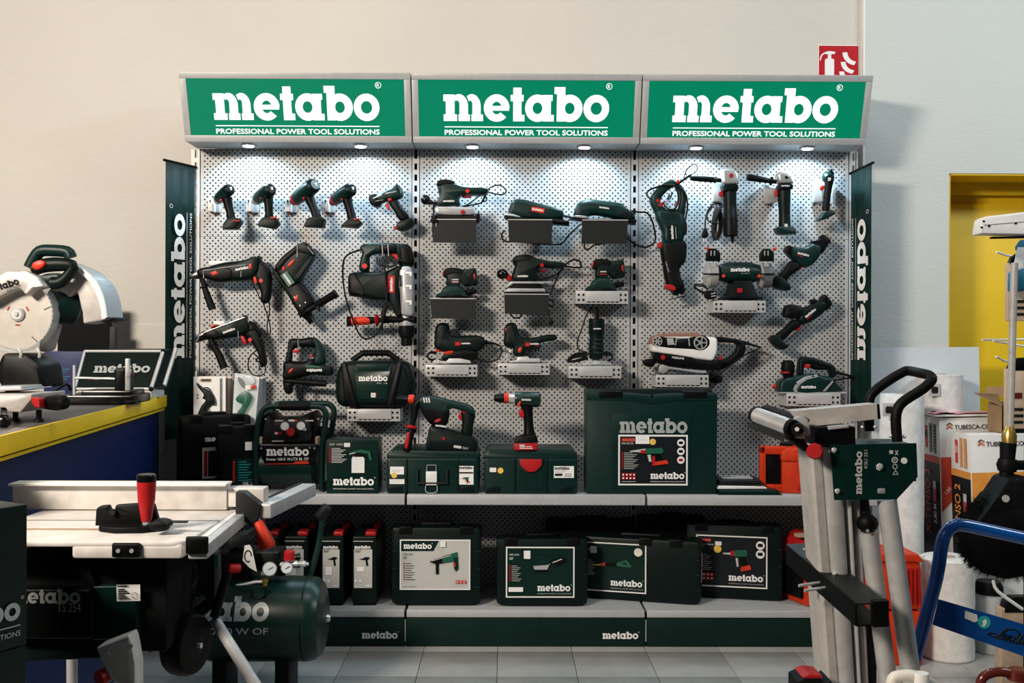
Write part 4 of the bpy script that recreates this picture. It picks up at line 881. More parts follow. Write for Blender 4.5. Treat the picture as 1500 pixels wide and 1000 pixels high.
# cordless angle grinder
z = Z(1080, 230, 7.143); Y = -.09
t = tool('angle_grinder', 'cordless angle grinder with white gear head and flared battery foot', 'grinder', *z(500, 810), Y, 'angle grinders')
pblob(t, 'gear_head', z((400, 190), (430, 155), (530, 160), (570, 230), (572, 285), (410, 285)), Y, .07, 'silver', bev=.014, rnd=8, seg=3)
put(MB().lathe(W(*z(516, 210), Y-.032), W(*z(516, 210), Y-.042), [(0, .007), (.6, .007), (1, .003)], 14), 'spindle_lock', t, 'black')
pblob(t, 'neck', z((410, 285), (572, 285), (565, 340), (535, 360), (425, 360)), Y, .072, 'green_dark', bev=.012, rnd=6)
put(MB().tube([W(*z(a, b), Y) for a, b in ((488, 350), (490, 450), (494, 600), (496, 720), (500, 750))], [.030, .029, .025, .027, .030], 16, 3), 'motor_housing', t, 'green_dark')
pblob(t, 'battery_foot', z((400, 735), (570, 735), (590, 765), (605, 810), (430, 815), (395, 775)), Y, .075, 'green', bev=.008, rnd=4)
put(MB().lathe(W(*z(405, 260), Y-.01), W(*z(105, 210), Y-.03), [(0, .009), (.14, .010), (.15, .020), (.18, .020), (.2, .011), (.3, .012), (.95, .0155), (1, .013)], 14), 'side_handle', t, 'rubber')
pblob(t, 'switch', z((390, 355), (415, 345), (418, 400), (400, 415)), Y, .03, 'red', bev=.004)
logo_px(t, z(462, 308), z(548, 308), Y-.0365, 'white_print')
f, w_ = face_px(z(495, 732), z(525, 732), Y-.031); f.rrect(0, 0, w_, w_*1.1, .001, 'white_print'); f.rect(w_*.25, w_*.25, w_*.5, w_*.5, 'grey_print'); f.put('badge', t)
pblob(t, 'hanger', z((280, 290), (345, 330), (410, 330), (410, 475), (300, 490), (280, 460)), -.025, .04, 'alu', bev=.001, smooth=0)
# multi-tool
t = tool('multi_tool', 'slim cordless multi-tool hanging at the right end of the top row', 'power tool', *z(940, 650), Y)
A, B = W(*z(930, 200), -.07), W(*z(962, 228), -.13)
put(MB().lathe(A, B, [(0, .016), (.3, .026), (.8, .026), (1, .018)], 18), 'head', t, 'green')
pblob(t, 'head_tip', z((920, 190), (960, 145), (975, 125), (985, 150), (1005, 180), (985, 200), (940, 200)), -.09, .04, 'black', bev=.008)
put(MB().tube([W(*z(a, b), -.12) for a, b in ((960, 250), (950, 330), (935, 450), (925, 560))], [.020, .017, .0155, .017], 14, 3), 'grip', t, 'black')
pblob(t, 'battery_foot', z((890, 580), (985, 560), (1015, 600), (900, 660), (800, 672), (860, 640)), -.12, .07, 'green', bev=.006, rnd=3)
f = Face(W(*z(948, 248), -.1385), UX, UZ, -UY); f.rrect(0, 0, .013, .014, .001, 'white_print'); f.rect(.004, .004, .006, .006, 'grey_print'); f.put('badge', t)
pblob(t, 'switch', z((868, 310), (900, 300), (905, 330), (885, 350), (870, 340)), -.11, .02, 'red_orange', bev=.003)
pblob(t, 'hanger', z((795, 225), (870, 265), (880, 470), (790, 475)), -.03, .04, 'alu', bev=.001, smooth=0); pblob(t, 'side_plate', z((990, 285), (1020, 285), (1020, 480), (985, 480)), -.03, .03, 'alu', bev=.001, smooth=0)
# bench grinder
tray(1045, 440, 1121.5, 458, 'perforated steel bracket under the bench grinder')
z = Z(1010, 340, 6.818); Y = -.10
t = tool('bench_grinder', 'green twin-wheel bench grinder with red switch on a steel bracket', 'grinder', *z(520, 670), Y)
put(MB().lathe(W(*z(285, 405), Y), W(*z(702, 405), Y), [(0, .030), (.02, .036), (.22, .0475), (.78, .0475), (.98, .036), (1, .030)], 28), 'motor_housing', t, 'green')
pblob(t, 'stand', z((415, 490), (590, 490), (650, 640), (700, 650), (700, 672), (310, 672), (310, 650), (380, 640)), Y, .13, 'black', bev=.006, smooth=0)
sw = pblob(t, 'switch', z((475, 560), (525, 560), (525, 605), (475, 605)), Y-.062, .012, 'red', bev=.002, smooth=0)
for cx, nm, mt, ox in ((230, 'grey', 'stone', 0), (765, 'dark', 'stone_dark', 0)):
    wl = put(MB().lathe(W(*z(cx-42, 430), Y-.01), W(*z(cx+42, 430), Y-.01), [(0, .052), (.06, .0555), (.94, .0555), (1, .052)], 32), 'grinding_wheel', t, mt)
    g = put(MB().lathe(W(*z(cx-(75 if cx < 500 else 72), 430), Y+.012), W(*z(cx-(30 if cx < 500 else 40), 430), Y+.012), [(0, .050), (.3, .062), (1, .062)], 32), 'wheel_guard', t, 'alu')
    pblob(t, 'guard_clamp', z((cx-65, 215), (cx-30, 165), (cx+30, 165), (cx+75, 215), (cx+72, 290), (cx-65, 290)), Y-.055, .03, 'black', bev=.004, smooth=0)
    put(MB().tube([W(*z(cx-95, 418), Y-.07), W(*z(cx+85, 418), Y-.07)], .0035, 8), 'tool_rest', t, 'rubber')
    for dxp in (-14, 20):
        put(MB().box(W(*z(cx+dxp, 210), Y-.071), (.005, .004, .022), None, .001), 'bracket_bolt', t, 'silver')
    put(MB().box(W(*z(cx+5, 285), Y-.06), (.022, .004, .05)), 'eye_shield', t, 'clear')
for p in (((185, 160), (300, 160)), ((740, 165), (850, 165))): put(MB().tube([W(*z(*p[0]), Y-.05), W(*z(*p[1]), Y-.05)], .003, 8), 'shield_rod', t, 'silver')
for p in ((182, 163), (852, 165), (342, 438), (697, 440)): put(MB().lathe(W(*z(*p), Y-.05), W(*z(*p), Y-.085), [(0, .006), (.3, .0085), (.8, .0085), (1, .005)], 12), 'clamp_knob', t, 'red_orange')
logo_px(t, z(410, 392), z(600, 392), Y-.0485, 'white_print'); f, w_ = face_px(z(515, 415), z(600, 415), Y-.0485); f.text('DS 125 M', 0, 0, .0045, 'grey_print', w_); f.put('model_print', t)
for k in range(3): cord(t, [(*z(200, 620), Y), (*z(120, 600-k*6), Y+.01), (*z(50, 540+k*8), Y+.01), (*z(70, 520+k*5), Y+.01), (*z(140, 530+k*6), Y), (*z(180, 570), Y)], .004)
pblob(t, 'plug', z((150, 590), (230, 585), (270, 620), (240, 665), (160, 660)), Y-.07, .025, 'rubber', bev=.006)
for k in (0, 1): put(MB().tube([W(*z(215, 618+k*24), Y-.084), W(*z(262, 606+k*28), Y-.084)], .0025, 8), 'plug_pin', t, 'chrome')
# two cordless reciprocating saws
def csaw(label, z, body, nose, grip, foot, battery, logo, trig, blade, extra):
    Y = -.08; t = tool('reciprocating_saw', label, 'saw', *z(*foot[0]), Y, 'reciprocating saws')
    pblob(t, 'motor_housing', z(*body), Y, .066, 'green' if extra else 'green_dark', bev=.02, seg=3)
    pblob(t, 'nose', z(*nose), Y, .056, 'black', bev=.012)
    pblob(t, 'grip', z(*grip), Y, .046, 'black', bev=.018, seg=3)
    pblob(t, 'battery_foot', z(*foot), Y, .068, 'green_dark', bev=.006)
    if battery: pblob(t, 'motor_cap', z(*battery), Y, .07, 'black', bev=.016)
    f, w_ = face_px(z(*logo[0]), z(*logo[1]), Y-.0345); f.logo(0, 0, w_, 'white_print'); f.rect(0, -.008, w_*.5, .003, 'red'); f.put('lettering', t)
    pblob(t, 'trigger', z(*trig), Y, .03, 'red', bev=.004)
    put(MB().tube([W(*z(*blade[0]), Y), W(*z(*blade[1]), Y), W(*z(*blade[2]), Y)], .0018, 6), 'shoe_wire', t, 'chrome')
    hook(t, *z(*logo[0]), Y); return t
csaw('cordless reciprocating saw with blue-green top, upper of the two hanging tilted', z, [(950, 170), (975, 140), (1060, 150), (1150, 150), (1215, 115), (1280, 120), (1310, 180), (1280, 260), (1200, 340), (1120, 350), (1040, 290), (960, 215)],
     [(1215, 95), (1290, 80), (1300, 40), (1340, 30), (1400, 90), (1370, 130), (1330, 200), (1270, 230), (1250, 140)], [(1000, 290), (1070, 290), (1110, 350), (1000, 440), (930, 520), (870, 460), (940, 370)], [(830, 460), (880, 440), (960, 500), (995, 575), (900, 575), (835, 540)],
     [(945, 180), (975, 135), (1010, 150), (1010, 230), (965, 215)], [(1078, 215), (1190, 245)], [(1075, 340), (1110, 330), (1110, 365), (1085, 378)], [(1300, 220), (1430, 180), (1350, 240)], True)
z = Z(1110, 420, 5.261)
csaw('dark cordless reciprocating saw, lower of the two hanging tilted', z, [(330, 165), (380, 150), (470, 100), (520, 130), (500, 200), (400, 270), (330, 290), (300, 250)],
     [(400, 110), (430, 92), (460, 110), (490, 70), (510, 60), (565, 125), (545, 165), (500, 190), (440, 150)], [(200, 320), (260, 260), (320, 255), (335, 290), (260, 350), (180, 420), (130, 380)], [(90, 400), (130, 370), (200, 435), (230, 455), (170, 485), (120, 450)],
     [(195, 190), (215, 145), (260, 135), (345, 165), (340, 230), (270, 245), (200, 230)], [(372, 240), (450, 178)], [(295, 325), (320, 295), (328, 310), (308, 342)], [(500, 215), (575, 195), (540, 210)], False)
# belt sander
tray(960.5, 549, 1038, 567, 'perforated steel bracket under the belt sander')
z = Z(930, 470, 7.5); Y = -.095
t = tool('belt_sander', 'white and black belt sander lying upside down on a steel bracket', 'sander', 1000, 549, Y)
pblob(t, 'frame', z((170, 250), (200, 160), (330, 145), (700, 150), (790, 175), (885, 182), (885, 330), (840, 440), (640, 415), (180, 340), (170, 290)), Y, .10, 'white', bev=.012, rnd=5, seg=3)
pblob(t, 'sanding_belt', z((165, 215), (200, 165), (350, 135), (560, 130), (700, 155), (560, 168), (330, 170), (240, 180), (190, 220), (200, 270), (175, 260)), Y, .106, 'grit', bev=.002)
pblob(t, 'belt_recess', z((190, 215), (240, 170), (330, 180), (600, 178), (720, 155), (790, 200), (790, 270), (720, 320), (620, 310), (240, 280)), Y, .1015, 'black', bev=.002)
for c, r, n in (((718, 238), .0300, 5), ((245, 222), .0215, 6)):
    A = W(*z(*c), Y-.048); wl = put(MB().lathe(A, A-UY*.008, [(0, r), (1, r)], 24), 'pulley', t, 'alu_paint')
    A = A-UY*.009; put(MB().lathe(A, A-UY*.001, [(0, r*.82), (1, r*.82)], 24), 'pulley_disc', wl, 'black')
    m = MB()
    for k in range(n): a_ = 6.283*k/n; m.box(A-UY*.0015+V((math.cos(a_)*r*.45, 0, math.sin(a_)*r*.45)), (r*.8, .002, .006), Matrix.Rotation(-a_, 3, 'Y'))
    m.disc(A-UY*.001, -UY, r*.28, 12, .002); put(m, 'spokes', wl, 'silver')
pblob(t, 'tracking_block', z((330, 190), (400, 190), (415, 260), (340, 265)), Y, .106, 'alu_paint', bev=.003, smooth=0); pblob(t, 'tension_lever', z((430, 185), (575, 180), (585, 275), (570, 275), (560, 195), (445, 200), (430, 270), (415, 268)), Y, .107, 'silver', bev=.002, smooth=0)
pblob(t, 'tension_rod', z((450, 205), (535, 205), (535, 238), (450, 238)), Y, .105, 'panel_grey', bev=.003, smooth=0)
pblob(t, 'motor_housing', z((175, 320), (320, 340), (345, 315), (610, 350), (650, 410), (840, 440), (900, 430), (960, 440), (900, 530), (780, 540), (600, 520), (400, 500), (250, 470), (200, 420)), Y, .095, 'black', bev=.014, rnd=8)
pblob(t, 'rear_handle', z((880, 175), (1050, 190), (1190, 220), (1210, 290), (1190, 380), (1100, 460), (960, 530), (860, 530), (880, 440), (1000, 410), (1090, 340), (1115, 260), (1050, 240), (890, 228)), Y, .05, 'black', bev=.016, seg=3)
put(MB().lathe(W(*z(1190, 235), Y), W(*z(1390, 292), Y), [(0, .009), (.5, .006), (1, .004)], 10), 'cord_sleeve', t, 'rubber')
cord(t, [(*z(1385, 290), Y), (*z(1300, 330), Y-.01), (*z(1180, 390), Y-.02), (*z(1000, 530), Y-.03), (*z(900, 590), Y-.03), (*z(840, 620), Y-.02)], .0035)
pblob(t, 'trigger', z((915, 430), (940, 380), (955, 385), (945, 435)), Y, .03, 'red', bev=.003); put(MB().disc(W(*z(307, 398), Y-.047), -UY, .0105, 14, .004), 'lock_knob', t, 'red')
pblob(t, 'front_knob', z((85, 440), (120, 420), (200, 415), (230, 440), (200, 500), (150, 505), (95, 480)), Y, .045, 'rubber', bev=.016, seg=3)
pblob(t, 'stop_bracket', z((255, 560), (270, 500), (300, 475), (380, 505), (540, 525), (720, 545), (780, 545), (785, 570), (720, 572), (580, 555), (380, 525), (340, 560), (310, 578)), Y-.04, .02, 'silver', bev=.003, smooth=0)
f, w_ = face_px(z(540, 412), z(405, 396), Y-.048); f.u = (W(*z(405, 396), Y)-W(*z(540, 412), Y)).normalized(); f.v = V((f.u.z, 0, -f.u.x)); f.v = -UZ; f.logo(0, -.004, w_, 'grey_print'); f.put('lettering', t)
pblob(t, 'dust_bag_port', z((820, 600), (940, 600), (960, 640), (930, 680), (830, 670)), -.03, .05, 'rubber', bev=.01)
# planer
tray(1152, 576, 1231, 595, 'perforated steel bracket under the electric planer')
z = Z(1110, 420, 5.261); Y = -.10
t = tool('electric_planer', 'green electric planer with silver curve and red knob, on a steel bracket', 'planer', 1186, 574, Y)
pblob(t, 'body', z((145, 790), (150, 730), (200, 700), (280, 690), (330, 670), (560, 690), (600, 760), (640, 800), (150, 812)), Y, .10, 'green', bev=.014, rnd=6, seg=3)
m = MB()
pblob(t, 'handle', z((300, 680), (310, 560), (340, 532), (430, 545), (530, 580), (585, 605), (600, 690), (560, 705), (540, 620), (420, 590), (350, 590), (345, 690)), Y, .055, 'green_dark', bev=.016, rnd=4, seg=3)
pblob(t, 'handle_inner', z((345, 560), (430, 555), (530, 590), (545, 640), (440, 640), (350, 600)), Y, .045, 'black', bev=.014, rnd=4)
pblob(t, 'motor_cover', z((270, 780), (300, 710), (350, 675), (430, 670), (520, 700), (545, 720), (500, 780), (460, 815), (290, 815)), Y, .115, 'green', bev=.016, seg=3)
put(MB().lathe(W(*z(232, 700), Y), W(*z(232, 565), Y), [(0, .020), (.2, .026), (.28, .028), (.6, .030), (.9, .026), (1, .016)], 20), 'depth_knob', t, 'rubber')
put(MB().lathe(W(*z(220, 664), Y), W(*z(220, 652), Y), [(0, .029), (1, .029)], 20), 'knob_ring', t, 'red')
pblob(t, 'side_curve', z((245, 790), (270, 730), (330, 690), (420, 672), (440, 690), (350, 712), (290, 755), (272, 790), (285, 812), (262, 812)), Y, .119, 'silver', bev=.003, rnd=2)
pblob(t, 'rear_stripe', z((470, 800), (545, 716), (550, 730), (492, 800)), Y, .118, 'silver', bev=.002, smooth=0)
for p in ((292, 745), (425, 688), (542, 725)): put(MB().disc(W(*z(*p), Y-.0595), -UY, .004, 10, .002), 'screw', t, 'black')
put(MB().ball(W(*z(130, 768), Y-.02), .0105, 12), 'front_button', t, 'red'); pblob(t, 'switch', z((348, 600), (385, 595), (390, 618), (355, 622)), Y, .06, 'red', bev=.003)
pblob(t, 'sole_plate', z((140, 806), (655, 806), (650, 818), (145, 818)), Y, .11, 'silver', bev=.002, smooth=0)
logo_px(t, z(335, 782), z(448, 782), Y-.0582, 'white_print')
cord(t, [(*z(595, 660), Y), (*z(660, 672), Y+.01), (*z(720, 690), Y+.02), (*z(740, 700), Y+.03)], .0055); cord(t, [(*z(590, 725), Y+.02), (*z(650, 710), Y+.02), (*z(720, 700), Y+.03)], .004)
# ------------------------------------------------------------------ packs, boxes and cases on the shelves
class Loc:
    """upright local frame: a along the front, b up, c inwards; o = front bottom left corner"""
    def __init__(s, o, yaw=0.0, tilt=0.0, lean=0.0):
        s.o = V(o); R = Matrix.Rotation(yaw, 3, 'Z') @ Matrix.Rotation(lean, 3, 'X') @ Matrix.Rotation(tilt, 3, 'Y')
        s.R = R; s.u, s.n, s.v = R @ UX, R @ UY, R @ UZ
    def p(s, a, b, c=0.0): return s.o+s.u*a+s.v*b+s.n*c
    def box(s, a0, b0, c0, a1, b1, c1, bev=0.0, mb=None):
        return (mb or MB()).box(s.p((a0+a1)/2, (b0+b1)/2, (c0+c1)/2), (abs(a1-a0), abs(c1-c0), abs(b1-b0)), s.R, bev)
    def face(s, a=0, b=0, c=0.0): return Face(s.p(a, b, c), s.u, s.v, -s.n)
    def side(s, a, b=0, c=0.0): return Face(s.p(a, b, c), s.n, s.v, s.u)      # right-hand side, reading inwards
    def prism(s, pts, c0, c1, bev=0.0, rnd=0, mb=None):
        q = [V(p) for p in pts]; q = roundpoly(q, rnd, 3) if rnd else q
        return (mb or MB()).prism(q, s.o, s.u, s.v, s.n, c0, c1, bev)
ZS, ZB = .6318, .1527            # upper and bottom shelf surfaces
def bars(f, a, b, n, dy, wd, mat, h=.003, bullets=True):
    for k in range(n):
        y = b-k*dy
        if bullets: f.rect(a, y-.0005, h*1.5, h+.002, 'red')
        f.rect(a+h*2.6, y, wd*(.55+.45*((k*37) % 10)/10), h*.6, mat)
PIC = {  # flat printed tool pictures, units of picture width
 'drill': [('grey_print', [(0, .62), (.25, .60), (.25, .68), (0, .66)]), ('red', [(.24, .56), (.36, .56), (.36, .74), (.24, .74)]), ('green_sticker', [(.36, .54), (.75, .56), (.78, .66), (.74, .8), (.36, .76)]), ('black', [(.5, .55), (.68, .55), (.78, .2), (.62, .16)]), ('grey_print', [(.4, .5), (.48, .5), (.5, .2), (.44, .2)]), ('red_orange', [(.56, .04), (.9, .12), (.86, .28), (.58, .2)])],
 'hammer': [('black', [(0, .55), (.2, .66), (.4, .72), (.45, .5), (.2, .46)]), ('green_sticker', [(.4, .74), (.9, .92), (.92, .72), (.72, .55), (.42, .5)]), ('black', [(.2, .5), (.3, .5), (.3, .08), (.21, .08)]), ('green', [(.78, .7), (.92, .72), (.94, .3), (.86, .18), (.8, .3)]), ('red_orange', [(.76, .5), (.84, .5), (.84, .36), (.78, .4)]), ('grey_print', [(.08, .57), (.7, .78), (.7, .81), (.08, .6)])],
 'sander': [('green', [(.12, .85), (.3, .92), (.45, .8), (.75, .9), (.76, .84), (.5, .7), (.42, .5), (.14, .5)]), ('silver_print', [(.05, .48), (.45, .52), (.5, .6), (.42, .34), (.08, .34)]), ('black', [(.06, .34), (.42, .34), (.4, .26), (.08, .26)]), ('black', [(.5, .62), (.85, .8), (.98, .68), (.7, .5)]), ('grey_print', [(.55, .62), (.8, .76), (.82, .73), (.57, .59)])],
 'saw': [('yellow_sticker', [(0, .32), (.03, .40), (.24, .5), (.24, .38)]), ('red_orange', [(.24, .34), (.34, .36), (.34, .6), (.24, .58)]), ('black', [(.33, .4), (.62, .36), (.66, .62), (.36, .58)]), ('green_sticker', [(.62, .6), (.86, .86), (1, .4), (.9, .34), (.62, .4)]), ('green_print', [(.74, .58), (.84, .7), (.88, .46)])],
 'heatgun': [('black', [(0, .72), (.3, .7), (.6, .86), (.95, .84), (1, .72), (.8, .6), (.25, .6)]), ('black', [(.6, .62), (.78, .62), (.88, .1), (.7, .06)])],
 'gun': [('green_sticker', [(.0, .78), (.2, .84), (.55, .9), (.9, .84), (.98, .5), (.9, .45), (.82, .74), (.5, .78), (.2, .76)]), ('grey_print', [(.05, .74), (.3, .8), (.3, .76), (.06, .70)]), ('white_print', [(.15, .0), (.68, .0), (.68, .55), (.6, .66), (.22, .66), (.15, .55)]), ('black', [(.22, .62), (.62, .62), (.58, .74), (.27, .74)])],
}
def picture(f, key, a, b, w, h):
    for mt, p in PIC[key]: f.poly([(a+x*w, b+y*h) for x, y in p], mt)
def plastic_case(t, L, w, h, d, mat='green_dark', handle=True, latches=(.16, .84), ribs=True):
    """moulded two-shell tool case standing on its long side"""
    r = .018; H = h-.014
    pts = [(0, .008), (w*.12, .0), (w*.88, .0), (w, .008), (w, H), (0, H)]
    sh1 = part(t, 'front_shell', L.prism(pts, .0, d*.49, .012, r), mat); sh2 = part(t, 'rear_shell', L.prism(pts, d*.51, d, .012, r), mat)
    part(t, 'seam', L.prism([(.004, .01), (w-.004, .01), (w-.004, H-.004), (.004, H-.004)], d*.45, d*.55, 0, r), 'black')
    if handle:
        hd = MB(); L.box(w*.33, H-.004, d*.36, w*.67, H+.014, d*.64, .006, hd); put(hd, 'handle', t, 'black')
    for q in latches: part(t, 'latch', L.box(w*q-.028, H-.030, -.003, w*q+.028, H+.004, d*.55, .003), 'black')
    if ribs:
        for k in range(3):
            for q in (.003, w-.023):
                put(L.box(q, h*(.22+.22*k), -.0025, q+.02, h*(.235+.22*k), .01, .001), 'rib', sh1, 'green')
    return sh1
def lines(f, a, b, w, mat='grey_print', n=2, dy=.006, h=.002):
    for k in range(n): f.rect(a, b-k*dy, w*(1-.2*k), h, mat)
# hanging card packs (left bay, low)
def pack(i, pts, Y, face_mat, label, nm):
    t = tool(nm, label, 'packaging', pts[0][0], pts[2][1], Y, 'hanging blow gun packs')
    p = P2(pts, Y); put(MB().prism(p, V((0, 0, 0)), UX, UZ, UY, Y-.001, Y+.001), 'card', t, face_mat); return t, p
ords = ('second', 'third', 'fourth', 'fifth')
for k in range(4):
    dxp = 8.5+k*3.4
    pack(k, [(283+dxp, 551+k*.3), (322+dxp, 551+k*.3), (322+dxp, 640), (283+dxp, 640)], -.115+.02*(k+1), 'card_pale' if k % 2 else 'white', 'edge of a white blow gun card hanging %s behind the front card' % ords[k], 'card_pack')
zc = Z(280, 450, 5.554)
t, p = pack(0, [(283.5, 551.5), (322, 551.5), (322, 640), (283.5, 640)], -.115, 'white', 'white hanging card with a black blow gun, front of its row', 'card_pack')
g = pblob(t, 'blow_gun', zc((45, 615), (60, 625), (100, 655), (165, 690), (195, 785), (150, 790), (120, 850), (90, 905), (55, 885), (85, 800), (120, 755), (95, 740), (105, 710), (60, 650)), -.128, .02, 'green_dark', bev=.005)
put(MB().tube([W(*zc(a, b), -.13) for a, b in ((105, 655), (140, 655), (158, 690))], .0025, 6, 3), 'gun_hook', g, 'black')
f = Face(W(*zc(75, 608), -.1165), UX, UZ, -UY); f.rrect(0, 0, .05, .016, .006, 'tan'); f.rrect(.004, .005, .042, .007, .003, 'panel_grey'); f.put('hang_slot', t)
f = Face(W(*zc(45, 745), -.1165), UX, UZ, -UY); f.circ(.004, .004, .004, 'blue_print'); f.circ(.004, .018, .004, 'blue_print'); f.rect(.058, -.08, .005, .03, 'panel_grey'); f.put('card_print', t)
for k in range(2):
    dxp = 5+k*5
    pack(k, [(345+dxp, 547+k), (380+dxp, 552+k), (377+dxp, 640), (340+dxp, 640)], -.10+.025*(k+1), 'sheet', 'edge of a clear blister pack hanging %s behind the front one' % ords[k], 'blister_pack')
t, p = pack(0, [(344, 546), (380, 552), (376, 640), (339, 640)], -.10, 'sheet', 'clear blister pack with a green air tool set, front of its row', 'blister_pack')
put(blob([(346, 549), (378, 554), (374, 626), (342, 624)], -.112, .016, .006, 0, 3), 'blister', t, 'clear')
pblob(t, 'spray_gun', zc((365, 740), (440, 680), (500, 720), (490, 770), (450, 840), (410, 900), (370, 870), (420, 790), (380, 770)), -.112, .02, 'green_sticker', bev=.004)
pblob(t, 'air_nozzle', zc((380, 570), (410, 580), (440, 640), (430, 660), (395, 620)), -.112, .014, 'green_dark', bev=.004); pblob(t, 'red_cap', zc((490, 635), (520, 630), (522, 658), (492, 662)), -.118, .012, 'red_orange', bev=.003)
pblob(t, 'price_sticker', zc((440, 635), (485, 635), (485, 665), (440, 668)), -.1215, .001, 'white', bev=0, smooth=0); pblob(t, 'edge_fold', zc((548, 570), (556, 570), (525, 940), (515, 940)), -.108, .012, 'white', bev=0, smooth=0)
pblob(t, 'hose_clip', zc((440, 560), (500, 560), (520, 600), (500, 625), (450, 600)), -.11, .012, 'sheet', bev=.003)

# two dark cases standing turned on the left
def dark_case(px, py, yaw, w, h, d, label, nm='tool_case'):
    o = WZ(px, py, ZS); t = thing(nm, label, 'case', o, 'dark cases turned sideways on the left'); L = Loc(o, yaw)
    plastic_case(t, L, w, h, d, 'black', True, (.2, .8), False); return t, L
t, L = dark_case(265, 717, .50, .30, .325, .115, 'dark case with grey label behind another dark case, beside the green banner')
f = L.face(.10, .20, -.001); f.logo(0, 0, .11, 'white_print'); f.rect(-.012, -.16, .15, .135, 'grey_print'); f.rect(-.005, -.15, .014, .11, 'red'); f.rect(.012, -.15, .12, .11, 'panel_grey'); f.put('label_print', t)
t, L = dark_case(319, 722, .36, .165, .29, .12, 'dark case with green label lying against the small compressor')
f = L.face(.06, .03, -.001); f.rect(0, 0, .09, .11, 'green_print'); f.rect(0, .012, .008, .09, 'red'); bars(f, .012, .095, 8, .011, .06, 'teal_sticker', .004, False); f.rect(-.005, -.004, .10, .003, 'white_print'); f.text('SSE 11', .04, -.0, .012, 'white_print', .045); f.rect(.05, .145, .028, .035, 'white_print'); f.put('label_print', t)

# small workshop compressor
z = Z(360, 570, 6.248); Y = -.26
t = tool('small_compressor', 'small green compressor with tubular frame and white lettering on the upper shelf', 'compressor', 425, 718, Y)
def frame_tube(pts, Y): return [W(*z(*p), Y) for p in pts]
for Yk in (-.345, -.15):
    put(MB().tube([p+V((0, Yk+.345, 0)) for p in frame_tube([(95, 900), (95, 560), (112, 330), (150, 210), (205, 160), (300, 155), (600, 155), (690, 165), (735, 225), (725, 330), (700, 560), (695, 900)], -.345)], .0125, 12, 3), 'frame_tube', t, 'green')
put(MB().lathe(W(*z(310, 155), -.345), W(*z(592, 155), -.345), [(0, .016), (.05, .019), (.95, .019), (1, .016)], 14), 'handle_grip', t, 'rubber')
put(MB().lathe(W(*z(118, 690), -.255), W(*z(678, 690), -.255), [(0, .06), (.03, .085), (.08, .095), (.92, .095), (.97, .085), (1, .06)], 28), 'tank', t, 'green_gloss')
put(blob(z((180, 230), (250, 190), (310, 250), (510, 250), (640, 190), (668, 230), (650, 520), (150, 520)), -.25, .16, .02, 0, 4), 'cover', t, 'black')
put(blob(z((260, 280), (590, 280), (605, 480), (235, 485)), -.335, .02, .006, 0, 8), 'control_panel', t, 'panel_grey')
fpn = put(blob(z((125, 500), (665, 500), (650, 620), (610, 680), (180, 690), (150, 630)), -.35, .02, .004, 0, 5), 'name_plate', t, 'black_gloss')
for sx in (135, 650): put(blob(z((sx-8, 430), (sx+24, 430), (sx+24, 500), (sx-8, 500)), -.32, .05, .006, 0, 2), 'corner_block', t, 'tan')
for c in ((357, 338), (505, 335)):
    gg = put(MB().lathe(W(*z(*c), -.345), W(*z(*c), -.362), [(0, .019), (1, .0185)], 20), 'pressure_gauge', t, 'chrome'); put(MB().lathe(W(*z(*c), -.362), W(*z(*c), -.3625), [(0, .016), (1, .016)], 20), 'dial', gg, 'white')
put(MB().lathe(W(*z(410, 392), -.345), W(*z(410, 392), -.385), [(0, .014), (.3, .019), (.9, .019), (1, .016)], 7), 'regulator_knob', t, 'red'); put(MB().lathe(W(*z(540, 365), -.345), W(*z(540, 365), -.372), [(0, .008), (1, .008)], 10), 'air_outlet', t, 'chrome')
put(MB().lathe(W(*z(640, 400), -.20), W(*z(770, 400), -.20), [(0, .03), (.8, .03), (1, .02)], 14), 'air_filter', t, 'rubber')
f, w_ = face_px(z(190, 612), z(578, 612), -.3605); f.logo(0, .002, w_, 'white_print', True); f.put('lettering', t)
f, w_ = face_px(z(190, 652), z(575, 648), -.3605); f.text('Power 160-5 18 LTX BL OF', 0, 0, .0115, 'white_print', w_, .01); f.rect(0, -.016, w_, .0035, 'red_orange'); f.poly([(w_*.62, -.016), (w_, -.016), (w_, -.004), (w_*.68, -.004)], 'red_orange'); f.put('model_print', t)
f, w_ = face_px(z(262, 415), z(330, 415), -.3458); f.rect(0, 0, w_, .012, 'red'); f.rect(.002, .002, w_*.4, .008, 'white_print'); f.put('red_badge', t); f, w_ = face_px(z(262, 415), z(330, 415), -.3458); f.rect(.06, .056, .03, .008, 'white_print'); f.rect(.085, .056, .012, .008, 'red_orange'); f.put('top_badge', t)
for q in ((.002, .056, .035), (.13, .056, .035), (-.01, -.03, .05)): f, w_ = face_px(z(262, 415), z(330, 415), -.3458); f.rect(q[0], q[1], q[2], .006, 'grey_print'); f.put('panel_print', t)
for p in ((182, 272), (663, 270), (142, 540), (630, 538)): put(MB().disc(W(*z(*p), -.362), -UY, .004, 10, .002), 'screw', t, 'chrome')
m = MB(); 
for px_ in (96, 690):
    put(MB().tube([W(*z(px_, 905), -.345)+V((0, 0, 0)), W(*z(px_, 905), -.345)+V((0, .195, 0))], .0125, 12), 'foot_rail', t, 'green')
